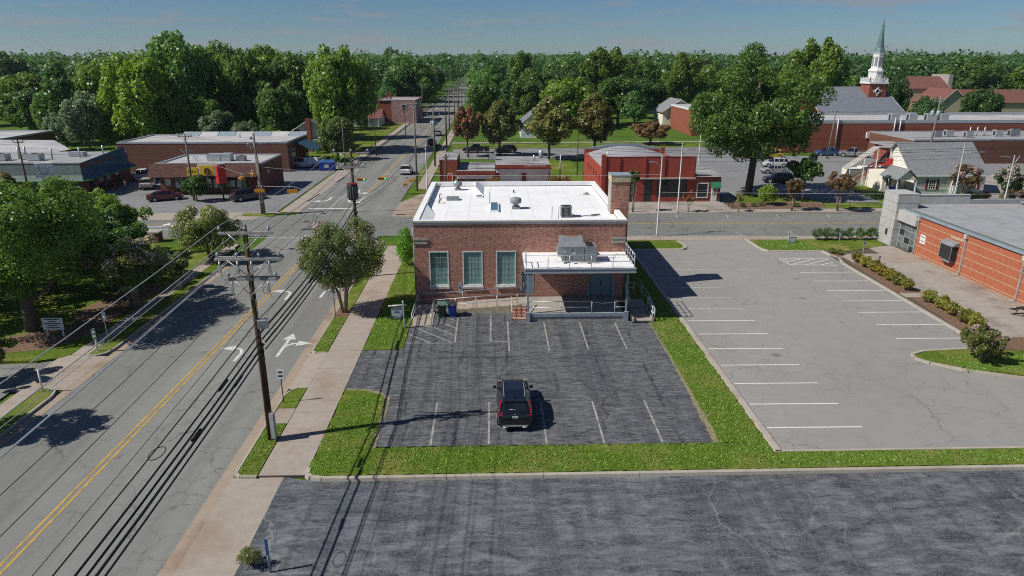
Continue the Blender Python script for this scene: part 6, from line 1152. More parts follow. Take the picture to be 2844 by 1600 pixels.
# ================================================================ POLES, WIRES, SIGNALS, SIGNS
def insulator(mb, x, y, z, s=1.0): mb.tube([(x, y, z), (x, y, z + .10 * s), (x, y, z + .12 * s), (x, y, z + .2 * s), (x, y, z + .24 * s), (x, y, z + .3 * s)], [.035 * s, .035 * s, .09 * s, .10 * s, .06 * s, .05 * s], 8)
def utility_pole(x, y, h, label, arms=(), r=.17, m=None, group=None, rot=0, trans=(), name='utility_pole', arm_m=None, lean=0):
    t = thing(name, label, 'utility pole', (x, y, 0), 0, group); m = m or K['woodgrey']
    MB().tube([(x, y, -.1), (x + lean * .5, y, h * .5), (x + lean, y, h)], r, 10, 0, r * .62).build('pole', m, t)
    for (z, half, n, dbl) in arms:
        c, s = math.cos(rot), math.sin(rot); lx = lean * z / h
        a = MB()
        for o in ((-.14, .14) if dbl else (.14,)): a.rbox((x + lx - s * o, y + c * o, z), (2 * half, .09, .11), rot)
        ao = a.build('crossarm', arm_m or K['woodarm'], t)
        for sg in (-1, 1): MB().tube([(x + lx, y - .16, z - .62), (x + lx + sg * half * .62 * c, y - .16 + sg * half * .62 * s, z - .05)], .022, 5).build('brace', K['steel'], ao)
        for i in range(n):
            q = -half + .1 + (2 * half - .2) * i / max(1, n - 1); mb = MB(); insulator(mb, x + lx + q * c, y + q * s + .02, z + .06); mb.build('insulator', K['porcelain'], ao)
    for (z, a, rr, hh) in trans:
        px, py = x + (rr + .22) * math.cos(a), y + (rr + .22) * math.sin(a); o = MB().tube([(px, py, z - hh / 2), (px, py, z - hh / 2 + .05), (px, py, z + hh / 2 - .08), (px, py, z + hh / 2)], [rr * .85, rr, rr, rr * .8], 12).build('transformer', K['alum'], t)
        mb = MB(); insulator(mb, px - .08, py, z + hh / 2, .7); insulator(mb, px + .1, py, z + hh / 2, .7); mb.build('bushing', K['porcelain'], o)
    return t
P1 = utility_pole(-11.8, 31.8, 11.6, 'brown wooden utility pole with three crossarms and a grey meter box in the near verge', (), .165, K['wood'])
def arm(t, x, y, z, x0, x1, dbl, xs_ins, cuts=(), br=.75):
    a = MB()
    for o in ((-.15, .15) if dbl else (-.15,)): a.box(x0, x1, y + o - .05, y + o + .05, z - .06, z + .06)
    ao = a.build('crossarm', K['woodarm'], t)
    for e in (x0, x1):
        if abs(e - x) > .5: MB().tube([(x, y - .2, z - br), (x + (e - x) * .6, y - .2, z - .05)], .025, 5).build('brace', K['steel'], ao)
    for q in xs_ins: mb = MB(); insulator(mb, q, y - .1, z + .07, .85); mb.build('insulator', K['porcelain'], ao)
    for q in cuts: mb = MB().tube([(q, y - .22, z - .08), (q, y - .3, z - .3)], .05, 6).box(q - .07, q + .07, y - .36, y - .25, z - .62, z - .28); mb.tube([(q, y - .3, z - .6), (q + .12, y - .35, z - .75), (q + .05, y - .3, z - .9)], .02, 4); mb.build('fuse_cutout', K['alum'], ao)
arm(P1, -11.8, 31.8, 11.25, -13.0, -10.45, False, (-12.95, -11.75, -10.65), (), .8)
arm(P1, -11.8, 31.8, 9.97, -13.35, -10.15, True, (-13.2, -12.3, -11.25, -10.3), (-13.1, -12.25, -11.6, -10.75), .85)
arm(P1, -11.8, 31.8, 8.97, -13.0, -10.45, True, (-12.8, -10.55), (-12.65, -10.9), .8)
MB().tube([(-11.62, 31.7, 1.7), (-11.62, 31.7, 5.6)], .05, 6).build('conduit', K['wood'], P1); MB().tube([(-11.66, 31.62, 1.9), (-11.64, 31.66, 8.6)], .03, 5).build('conduit', K['dark'], P1)
mbx = MB().box(-11.66, -11.42, 31.45, 31.68, .30, 1.75).build('meter_box', K['unit'], P1); MB().box(-11.64, -11.44, 31.435, 31.448, .34, 1.7).build('box_door', K['steel'], mbx)
MB().rbox((-11.45, 31.7, 6.65), (.5, .35, .42), .2).build('terminal_box', K['alum'], P1); MB().tube([(-11.65, 31.5, 5.9), (-11.6, 31.4, 5.0), (-11.7, 31.6, 5.5)], .07, 6).build('splice_case', K['black'], P1)
MB().tube([(-11.0 + .18 * math.cos(t), 31.5, 8.45 + .18 * math.sin(t)) for t in [i * .7 for i in range(10)]], .014, 4).build('wire_loop', K['wire'], P1)
P2 = utility_pole(-12.35, 60, 11.5, 'dark wooden utility pole carrying a ribbed drum transformer behind the pink myrtle', [(11.35, 1.55, 3, False), (10.15, 1.25, 6, True)], .17, K['wood'])
dr = MB().tube([(-12.35, 59.6, 7.35), (-12.35, 59.6, 7.5), (-12.35, 59.6, 8.6), (-12.35, 59.6, 8.72)], [.34, .44, .46, .42], 16).build('drum_transformer', K['dark'], P2)
for i in range(14): a = 2 * math.pi * i / 14; MB().box(-12.35 + .46 * math.cos(a) - .025, -12.35 + .46 * math.cos(a) + .025, 59.6 + .46 * math.sin(a) - .025, 59.6 + .46 * math.sin(a) + .025, 7.5, 8.55).build('cooling_fin', K['unit'], dr)
MB().cyl(-12.35, 59.6, 8.72, 8.80, .46, 16).build('drum_lid', K['darkred'], dr)
P3 = utility_pole(-11.6, 103.1, 13.4, 'tall grey wooden pole beside the galvanised lamp post at the street corner', [(12.7, .5, 2, False)], .16)
P4 = utility_pole(-11.0, 129.1, 11.3, 'wooden pole with three grey can transformers on the grass verge', [(11.1, 2.3, 5, True), (9.3, 1.2, 2, False)], .19, trans=[(7.9, 2.6, .26, .8), (7.9, -1.57, .26, .8), (7.9, .5, .26, .8)])
P5 = utility_pole(-10.6, 156.7, 11.2, 'brown wooden pole with wide crossarms beside the red crepe myrtle', [(11.0, 1.9, 4, True), (9.0, .9, 2, False)], .19, K['wood'])
far_p = [(-12.6, 200, 11.5), (-13.0, 235, 11.5), (-13.2, 269, 11.5), (-13.3, 300, 11.5), (-13.3, 335, 11.5)]
PF = [utility_pole(x, y, h, 'distant grey pole with double crossarms in the row along the street', [(h - .4, 1.8, 4, True), (h - 1.6, 1.5, 2, False)], .2, None, 'far poles along the street') for x, y, h in far_p]
utility_pole(-6.1, 88, 7.6, 'brown wooden pole with stubby double crossarms in front of the service station', [(7.2, .75, 3, True)], .17, K['wood'], rot=1.2)
NW = utility_pole(-29.9, 87.5, 10.3, 'paired grey-green wooden poles on the grass corner with signals hung beside', [(8.8, .9, 2, False)], .2, K['woodgrey'], rot=.5)
MB().tube([(-29.55, 87.2, -.1), (-29.7, 87.3, 7.5)], .17, 8, 0, .12).build('pole', K['woodgrey'], NW)
PL = utility_pole(-42.7, 97.4, 9.3, 'grey wooden pole with looped cables rising in front of the yellow sign shop', [(8.9, .9, 3, False), (6.9, .8, 2, True)], .17, K['woodgrey'], rot=.35)
for q in (-.9, -.4, .3, .8): MB().tube([(-42.7 + q + .22 * math.cos(t), 97.3, 9.15 + .22 * math.sin(t)) for t in [i * .6 for i in range(11)]], .018, 4).build('wire_loop', K['wirealum'], PL)
utility_pole(-60.6, 90, 9.4, 'thin brown wooden pole behind the golden olive tree', [(9.0, .7, 2, False)], .14, K['wood'])
utility_pole(-28.4, 132, 8.2, 'slim grey post at the end of the white van lot', (), .12, K['woodgrey']); utility_pole(-24.5, 144.6, 7.3, 'slim brown post on the sidewalk edge by the lawn', (), .11, K['wood']); utility_pole(-23.4, 186, 7.1, 'slim brown post in front of the pink building', (), .12, K['wood'])
utility_pole(-23.5, 235.6, 11.2, 'wooden pole with looped cable head behind the pink building', [(10.9, .9, 3, False)], .17, K['woodgrey'])
utility_pole(67.6, 138, 9.6, 'grey wooden pole in the lot beside the long red building', [(9.2, .9, 2, False)], .17, K['woodgrey'], lean=.5)
utility_pole(75.5, 118, 13.1, 'leaning grey pole with can transformers behind the sided house', [(12.4, .9, 3, False)], .2, K['woodgrey'], trans=[(10.3, 2.6, .3, .9), (10.3, 0, .3, .9), (10.3, -1.4, .3, .9)], lean=.35)
utility_pole(10.86, 112, 4.4, 'short grey metal post on the lawn beside the service station', (), .12, K['steel'], name='metal_post'); utility_pole(14.4, 118, 7.6, 'thin brown pole behind the red brick shop', (), .1, K['wood'], name='utility_pole'); utility_pole(-13.8, 269, 8, 'thin brown pole among the far street poles', (), .12, K['wood'])
def lamp_post(x, y, h, label, arm_dir=(-1, 0), arm_z=.88, fork=False, arm_l=1.6):
    t = thing('lamp_post', label, 'lamp post', (x, y, 0)); MB().tube([(x, y, -.05), (x, y, .25), (x, y, .3), (x, y, h)], [.16, .16, .105, .07], 10).build('pole', K['lamp'], t)
    ax, ay = arm_dir; z = h * arm_z; MB().tube([(x, y, z - .6), (x + ax * .5, y + ay * .5, z), (x + ax * arm_l, y + ay * arm_l, z + .12)], .045, 6).build('arm', K['lamp'], t)
    if fork: MB().tube([(x, y, z - 1.2), (x - ax * .7, y - ay * .7, z + .2)], .06, 6).build('arm', K['lamp'], t)
    e = (x + ax * arm_l, y + ay * arm_l, z + .1); MB().rbox((e[0] + ax * .2, e[1] + ay * .2, e[2]), (.65 if ax else .22, .22 if ax else .65, .12)).build('lamp_head', K['unit'], t); MB().ball((x, y, h), .11, 8).build('cap', K['alum'], t); return t
lamp_post(18.4, 74.8, 8.9, 'silver street lamp post standing in front of the red brick shop', (-1, 0), .93, arm_l=.9); lamp_post(23.85, 86.9, 8.9, 'silver lamp post on the paving before the red shop window', (1, 0), .92, arm_l=1.2)
lamp_post(-10.0, 102, 7.0, 'galvanised lamp post at the street corner beside the tall pole', (-.3, -1), .97, arm_l=.5); lamp_post(61.6, 89, 8.6, 'white lamp post with curved arm in front of the sided house', (1, 0), .86, arm_l=2.4); lamp_post(67.2, 87.2, 7.2, 'forked silver lamp post beside the pink myrtle', (-1, 0), .98, True, 1.2); lamp_post(36.0, 120, 8.0, 'grey lamp post in the parking area behind the red shop', (1, 0), .95, arm_l=1.0)
# ---- wires
WG = {}
def wire(a, b, sag=.4, r=.016, m=None, label=None, group=None, n=10, name='overhead_wire'):
    pts = [tuple(a[i] + (b[i] - a[i]) * t / n - (4 * sag * (t / n) * (1 - t / n) if i == 2 else 0) for i in range(3)) for t in range(n + 1)]
    o = MB().tube(pts, r, 4, 0, None, False).build(name, m or K['wire']); tag(o, label or 'black overhead wire strung between the street poles', 'wire', group or 'overhead street wires'); return o
A_ = K['wirealum']; la = 'pale aluminium line from the brown pole down the street over the near lot'; ga = 'aluminium lines on the brown pole'
for q in (-12.95, -11.75, -10.65): wire((q, 31.7, 11.6), (q - .3, -30, 11.8), 1.0, .02, A_, la, ga); wire((q, 31.7, 11.6), (-12.35 + (q + 11.8) * 1.2, 60, 11.65), .35, .014, A_, 'pale aluminium line between the brown pole and the drum transformer pole', ga)
for q in (-13.2, -12.3, -11.25, -10.3): wire((q, 31.7, 10.3), (q - .3, -30, 10.6), 1.0, .013, A_ if q < -11.5 else K['wire'], la if q < -11.5 else 'black primary line on the second crossarm of the brown pole', ga if q < -11.5 else 'primary lines on the brown pole'); wire((q, 31.9, 10.3), (-12.35 + (q + 11.8) * .8, 60, 10.4), .3, .013, K['wire'], 'black primary line on the second crossarm of the brown pole', 'primary lines on the brown pole')
lb = 'thick black communication cable strung low on the brown pole'; gb_ = 'communication cables on the brown pole'
for dx, z, r in ((-.05, 5.75, .05), (.1, 5.6, .06), (-.2, 5.95, .03), (.15, 6.4, .04), (-.1, 6.8, .03), (.05, 5.2, .045)): wire((-11.6 + dx, 31.6, z), (-11.9 + dx, -30, z + .3), 1.1, r, None, ('thick' if r > .042 else 'slim') + ' black communication cable strung low over the near lane', gb_); wire((-11.6 + dx, 31.9, z), (-12.2 + dx, 60, z + .6), .45, r, None, ('thick' if r > .042 else 'slim') + ' black cable strung low from the brown pole to the drum transformer pole', gb_)
wire((-11.75, 31.8, 7.4), (-11.75, -30, 7.5), 1.0, .014, None, lb, gb_); wire((-11.4, 31.8, 6.9), (-17, 88, 7.2), .8, .012, None, 'thin service drop from the brown pole over the junction')
for i, (a, b) in enumerate((((-11.6, 24.0, 5.2), (-11.6, 23.2, 5.2)), ((-11.6, 28.6, 5.3), (-11.6, 27.7, 5.25)), ((-11.8, 27.5, 5.65), (-11.82, 26.6, 5.6)), ((-11.9, 42, 5.45), (-11.95, 43.5, 5.5)))): o = MB().tube([a, b], .07, 8).build('splice_case', K['black']); o.scale = (1, 1, 1); tag(o, 'black splice case slung in the communication cables', 'cable box', 'splice cases on the cables')
for q in (0, 1): o = MB().tube([(-13.6 + .24 * math.cos(t) * (1 - q * .1), 21.2 + q * 24 + .45 * math.sin(t), 5.9) for t in [i * .524 for i in range(13)]], .02, 4).build('cable_coil', K['wire']); tag(o, 'coiled slack loop of black cable hung along the street wires', 'cable', 'cable coils'); o.location.x += 1.7
wl = 'black wire running up the street from the drum transformer pole'; wg = 'wires up the street'
for dx in (-1.4, 0, 1.4): wire((-12.35 + dx, 60, 11.7), (-11.6 + dx * .3, 103, 12.9), .6, .015, None, wl, wg)
for dx, z in ((-1.1, 10.4), (-.5, 10.4), (.5, 10.4), (1.1, 10.4), (0, 7.2), (.1, 6.8), (-.1, 6.4)): wire((-12.35 + dx, 60, z), (-11.6 + dx * .3, 103, z * .9), .9, .016 if z > 8 else .025, None, wl, wg)
for a, b, k in (((-11.6, 103, 12.9), (-11, 129, 11.2), 3), ((-11, 129, 11.3), (-10.6, 156.7, 11.2), 4), ((-10.6, 156.7, 11.2), (-12.6, 200, 11.3), 4), ((-12.6, 200, 11.3), (-13.2, 269, 11.3), 4)):
    for i in range(k): w_ = -1.6 + 3.2 * i / (k - 1); wire((a[0] + w_ * (0 if a[2] > 12 else 1), a[1], a[2]), (b[0] + w_, b[1], b[2]), .5, .016, None, wl, wg)
    wire((a[0], a[1], 6.6), (b[0], b[1], 6.8), .6, .03, None, wl, wg)
xl = 'dark wire crossing the junction between corner poles'; xg = 'wires across the junction'
for a, b, s in (((-29.9, 87.5, 9.3), (-12.35, 60, 10.2), .5), ((-29.9, 87.5, 8.9), (-11.6, 103, 11), .4), ((-29.9, 87.5, 7.2), (-42.7, 97.4, 7.2), .3), ((-29.9, 87.5, 9.2), (-42.7, 97.4, 9.2), .3), ((-42.7, 97.4, 5.6), (-75, 97, 5.8), .3), ((-42.7, 97.4, 6.9), (-60.6, 90, 7.6), .3), ((-60.6, 90, 8.8), (-110, 92, 9), .6), ((-60.6, 90, 9.1), (-42.7, 97.4, 9.2), .4), ((-60.6, 90, 6.4), (-110, 95, 6.5), .6), ((-42.7, 97.4, 4.8), (-60.6, 90, 5), .3), ((-28.4, 132, 7.9), (-11, 129, 9), .4), ((-12.35, 60, 9.6), (-28.4, 132, 8), .7), ((-24.5, 144.6, 7), (-10.6, 156.7, 8.8), .3), ((-23.5, 235, 11), (-110, 225, 12), 1.2), ((-23.5, 235, 10.6), (-110, 222, 11.6), 1.2), ((-23.5, 235, 11), (-13.2, 269, 11), .3)): wire(a, b, s, .014, None, xl, xg)
el = 'dark wire strung along the cross street past the oak'; eg = 'wires along the cross street'
for z, r in ((9.6, .015), (8.9, .015), (8.0, .02), (7.7, .02), (7.2, .015), (6.7, .013)): wire((-11.6, 103, z + 2), (23.9, 88.3, z - .1), .8, r, None, el, eg); wire((23.9, 88.3, z - .1), (75.7, 118 - 27, z + .3), .5, r, None, el, eg); wire((75.7, 91, z + .3), (150, 92, z + 1), .8, r, None, el, eg)
wire((18.4, 74.8, 5.05), (90, 73.5, 4.9), .2, .018, A_, 'pale line run low from the lamp post past the orange building', None); wire((18.4, 74.8, 5.0), (-12.35, 60, 6.2), .3, .014, None, el, eg)
wire((67.6, 138, 9), (75.6, 118, 12), .5, .014, None, el, eg); wire((75.6, 118, 12.4), (170, 120, 13), 1.5, .014, None, el, eg)
# ---- traffic signals on span wires
SL = {'r': plain('red_lens', (.30, .02, .015), .3), 'y': plain('amber_lens', (.35, .16, .02), .3)}
gm, gnt, gb = new_mat('green_lens', .3); gb.inputs['Base Color'].default_value = (.02, .4, .16, 1); gb.inputs['Emission Color'].default_value = (.05, 1, .4, 1); gb.inputs['Emission Strength'].default_value = 1.2; SL['g'] = gm
def signal(x, y, z, face, label, lit=True):
    """Horizontal three-lens head; face = direction (radians) that the lenses look at."""
    t = thing('traffic_signal', label, 'traffic signal', (x, y, z), face + math.pi / 2)
    MB().box(-.56, .56, -.11, .11, -.17, .17).build('housing', K['sigyellow'], t, True)
    for i, k in enumerate('ryg'):
        cx = -.36 + .36 * i; MB().tube([(cx, -.112, 0), (cx, -.135, 0)], .125, 12).build('lens', SL[k], t, True)
        MB().tube([(cx + .15 * math.cos(a), -.112, .15 * math.sin(a)) for a in [R(-20 + 22 * j) for j in range(11)]], .018, 4).add([(cx + .15 * math.cos(R(-20 + 22 * j)), yy, .15 * math.sin(R(-20 + 22 * j))) for yy in (-.11, -.34) for j in range(11)], [(j, j + 1, 12 + j, 11 + j) for j in range(10)]).build('visor', K['sigyellow'], t, True)
    for cx in (-.25, .25): MB().tube([(cx, 0, .17), (cx, 0, .55)], .018, 5).build('hanger', K['steel'], t, True)
    return t
N_, S_, E_, W_ = math.pi / 2, -math.pi / 2, 0, math.pi
sp = [(-26.7, 78.0, 4.85, N_, 'yellow signal head seen from behind near the paired poles'), (-22.4, 76.0, 5.12, N_, 'yellow signal head seen from behind over the stop line'), (-16.6, 86.0, 4.78, S_, 'yellow signal head with green lens beside the drum transformer'), (-13.95, 86.0, 4.88, S_, 'yellow signal head with green lens over the through lane'), (-31.6, 86.5, 4.9, W_, 'small yellow signal head before the shop window'), (-30.4, 87.0, 5.3, W_ + .5, 'tilted yellow signal head high beside the paired poles'), (-10.9, 83.5, 4.55, E_, 'yellow signal head side-on beside the brick building roof'), (-10.2, 84.5, 4.9, E_ - .4, 'yellow signal head hung highest beside the lamp post at the corner')]
for x, y, z, f, lab in sp: signal(x, y, z, f, lab)
sl_, sg_ = 'steel span wire carrying traffic signals', 'signal span wires'
for a, b in (((-29.9, 87.5, 6.6), (-26.7, 78, 5.42)), ((-26.7, 78, 5.42), (-22.4, 76, 5.68)), ((-22.4, 76, 5.68), (-12.35, 60, 7.2)), ((-29.9, 87.5, 6.2), (-16.6, 86, 5.35)), ((-16.6, 86, 5.35), (-13.95, 86, 5.45)), ((-13.95, 86, 5.45), (-10.2, 84.5, 5.48)), ((-10.2, 84.5, 5.48), (18.4, 74.8, 7.0)), ((-42.7, 97.4, 6.4), (-31.6, 86.5, 5.45)), ((-31.6, 86.5, 5.45), (-29.9, 87.5, 5.9)), ((-10.9, 83.5, 5.1), (-10.2, 84.5, 5.48))): wire(a, b, .08, .016, K['steel'], sl_, sg_, 6, 'span_wire')
# ---- small signs
def post_sign(x, y, h, w, ph, label, face=None, post=None, ink=None, rz=0, r=.03, zp=None, lines=2, sym=False, name='street_sign'):
    t = thing(name, label, 'sign', (x, y, .1), rz); MB().cyl(0, 0, -.1, h - .1, r, 6).build('post', post or K['dark'], t, True)
    z1 = h - .08; z0 = z1 - ph; pl = MB().box(-w / 2, w / 2, -r - .02, -r - .002, z0, z1).build('plate', face or K['white'], t, True)
    for i in range(lines): zz = z1 - ph * (i + .75) / (lines + .5); MB().box(-w * .34, w * .34, -r - .025, -r - .021, zz - ph * .09, zz + ph * .09).build('print', ink or K['ink'], pl, True)
    if sym: MB().box(-w * .3, w * .3, -r - .03, -r - .0215, z0 + ph * .55, z1 - ph * .15).build('symbol', K['ltblue'], pl, True)
    return t
post_sign(-12.3, 35.8, 2.25, .36, .60, 'small white street sign in the verge behind the brown pole'); post_sign(-12.4, 50.0, 2.35, .32, .45, 'small white notice on a black post beside the pink myrtle')
post_sign(36.2, 68.6, 2.2, .22, .8, 'tall parking sign with blue mark on the lawn before the hedge', K['porcelain'], K['steel'], lines=0, sym=True); post_sign(37.1, 65.4, 1.75, .22, .6, 'parking sign with blue mark beside the first round shrub', K['porcelain'], K['steel'], lines=0, sym=True); post_sign(37.4, 62.9, .95, .2, .4, 'short parking sign with blue mark behind the round shrubs', K['porcelain'], K['steel'], lines=0, sym=True)
ys = post_sign(31.9, 71.1, 1.5, .22, .75, 'white post with small plate and dark yard board on the lawn', K['white'], K['white'], lines=1, r=.05); MB().box(-.1, .75, -.3, -.26, .1, .75).build('yard_board', K['unit'], ys, True); MB().box(0, .65, -.312, -.302, .45, .58).box(.05, .6, -.312, -.302, .25, .36).build('board_print', K['white'], ys, True)
post_sign(-8.85, 22.0, 1.6, .1, .75, 'narrow blue sign post at the edge of the near lot', K['ltblue'], K['bluemetal'], lines=0, r=.045)
tp = post_sign(-27.2, 45.1, 2.4, .12, .62, 'paired white sign plates on a thin post by the shaded sidewalk', K['white'], K['steel'], lines=0); MB().box(.04, .16, -.05, -.032, 1.7, 2.32).build('plate', K['white'], tp, True)
post_sign(-27.15, 43.6, 1.75, .30, .75, 'white post with oval pale green plate at the driveway edge', K['bingreen2'], K['white'], lines=2, r=.06, ink=K['paper']); post_sign(46.6, 87.2, 3.6, .55, 1.5, 'tall pale sign on a dark post beside the rust leaved tree', K['paper'], K['dark'], lines=3)
post_sign(-13.2, 104.2, 2.2, .6, .6, 'white sign on the grass corner below the tall pole', K['white'], K['steel'], lines=2); post_sign(-10.5, 133, 2.0, .25, .3, 'small sign on a post beside the sidewalk up the street', K['white'], K['steel'], lines=0)
wp = MB().cyl(-27.15, 37.6, .1, 1.55, .055, 10).ball((-27.15, 37.6, 1.55), .055, 8); tag(wp.build('marker_post', K['white']), 'plain white marker post at the tip of the near verge', 'post')
nb = thing('notice_board', 'white notice board with dark lettering standing in the shaded mulch', 'sign', (-31.6, 46.3, .1)); bd = MB().box(-.72, .72, -.03, .03, .55, 1.45).build('board', K['white'], nb, True); MB().box(-.6, -.5, .03, .1, 0, 1.4).box(.5, .6, .03, .1, 0, 1.4).build('post', K['white'], nb, True)
for i, (w_, tx) in enumerate(((1.1, 1), (.5, 1), (1.15, 1), (.7, 1), (.9, 1))): MB().box(-w_ / 2, w_ / 2, -.036, -.031, 1.32 - .16 * i, 1.39 - .16 * i).build('print', K['ink'], bd, True)
fs = thing('for_sale_sign', 'white hanging for sale sign on a white post at the lot entrance', 'sign', (-6.75, 47.3, .1), R(8))
MB().box(-.055, .055, -.055, .055, -.1, 2.05).ball((0, 0, 2.09), .07, 8).build('post', K['white'], fs, True); MB().tube([(-1.05, 0, 1.82), (.28, 0, 1.82)], .06, 8).build('arm', K['white'], fs, True)
pn = MB().box(-.86, -.10, -.02, .02, 1.02, 1.68).build('panel', K['wsiding'], fs, True); lettering('sign_text', 'FOR SALE', .155, K['ink'], pn, (-.48, -.024, 1.56), local=True); MB().box(-.66, -.32, -.028, -.021, 1.28, 1.36).build('print', K['ltblue'], pn, True)
rd_ = MB().box(-.84, -.12, -.018, .018, .80, 1.0).build('rider', K['navy'], fs, True); MB().box(-.76, -.2, -.024, -.019, .92, .96).box(-.76, -.2, -.024, -.019, .84, .88).build('print', K['white'], rd_, True)
for x in (-.8, -.16): MB().tube([(x, 0, 1.68), (x, 0, 1.80)], .01, 4).build('hook', K['steel'], fs, True)
# ================================================================ VEHICLES
CP = {'black': paint('black_car_paint', (.006, .008, .013), .22, .8), 'white': paint('white_car_paint', (.68, .69, .70), .3, .6), 'silver': paint('silver_car_paint', (.36, .37, .38), .3, .6, .3), 'maroon': paint('maroon_car_paint', (.10, .012, .02), .25, .7), 'dark': paint('charcoal_car_paint', (.02, .024, .03), .25, .7), 'blue': paint('blue_car_paint', (.02, .09, .24), .3, .6), 'teal': paint('teal_car_paint', (.03, .12, .15), .3, .6), 'gold': paint('champagne_car_paint', (.44, .40, .34), .3, .6), 'yellow': paint('yellow_car_paint', (.55, .36, .02), .3, .6)}
TAIL = paint('red_tail_lens', (.30, .008, .014), .2, .8); HEAD = paint('clear_head_lens', (.6, .62, .64), .12, .8)
# stations: y, belt height, top height, half width at belt, half width at top (rear to front); glass from/to
SHAPE = {
 'suv': dict(st=[(-2.35, .78, .86, .78, .66), (-2.30, .98, 1.02, .88, .80), (-2.16, 1.06, 1.14, .91, .74), (-1.78, 1.07, 1.62, .92, .63), (-.7, 1.04, 1.69, .93, .65), (.40, 1.01, 1.65, .93, .63), (1.22, 1.0, 1.08, .92, .72), (1.95, .93, .99, .90, .68), (2.22, .82, .88, .84, .62), (2.35, .58, .66, .74, .54)], g=(2, 3, 5, 6), w=(-1.36, 1.38, .35), pil=(-1.35, -.45, .40), zb=.22),
 'sedan': dict(st=[(-2.35, .72, .80, .72, .60), (-2.28, .90, .94, .84, .76), (-1.75, .94, 1.0, .88, .70), (-1.0, .95, 1.36, .89, .56), (-.3, .93, 1.45, .90, .58), (.35, .91, 1.40, .90, .57), (1.15, .90, .97, .89, .68), (1.95, .82, .87, .86, .64), (2.25, .70, .75, .78, .56), (2.35, .5, .58, .66, .5)], g=(2, 3, 5, 6), w=(-1.38, 1.4, .32), pil=(-.95, -.25, .33), zb=.2),
 'van': dict(st=[(-2.4, 1.02, 1.08, .80, .74), (-2.38, 1.08, 1.2, .86, .72), (-2.36, 1.08, 1.25, .87, .72), (-2.28, 1.10, 1.84, .88, .70), (-.5, 1.10, 1.88, .89, .72), (.75, 1.08, 1.84, .89, .70), (1.5, 1.05, 1.15, .88, .74), (2.0, .95, 1.0, .86, .68), (2.3, .78, .84, .80, .6), (2.4, .55, .62, .7, .5)], g=(2, 3, 5, 6), w=(-1.5, 1.5, .33), pil=(.15,), zb=.22, blank=.05),
 'pickup': dict(st=[(-2.85, .95, 1.0, .86, .82), (-2.80, 1.06, 1.10, .95, .92), (-.98, 1.08, 1.12, .97, .93), (-.85, 1.10, 1.78, .97, .68), (-.3, 1.10, 1.86, .97, .70), (.55, 1.08, 1.82, .97, .69), (1.25, 1.08, 1.18, .96, .80), (2.3, 1.05, 1.12, .95, .78), (2.75, .92, .98, .90, .7), (2.9, .6, .68, .8, .6)], g=(2, 3, 5, 6), w=(-1.75, 1.8, .40), pil=(-.15,), zb=.3, bed=(-2.7, -1.05))}
WHEEL = {}
def wheel_mesh(r):
    if r not in WHEEL:
        ty = MB().tube([(-.11, 0, 0), (-.09, 0, 0), (.09, 0, 0), (.11, 0, 0)], [r * .86, r, r, r * .86], 16).mesh('wheel', K['black'])
        rm = MB().tube([(.112, 0, 0), (.122, 0, 0)], r * .64, 14).mesh('rim', K['alum']); WHEEL[r] = (ty, rm)
    return WHEEL[r]
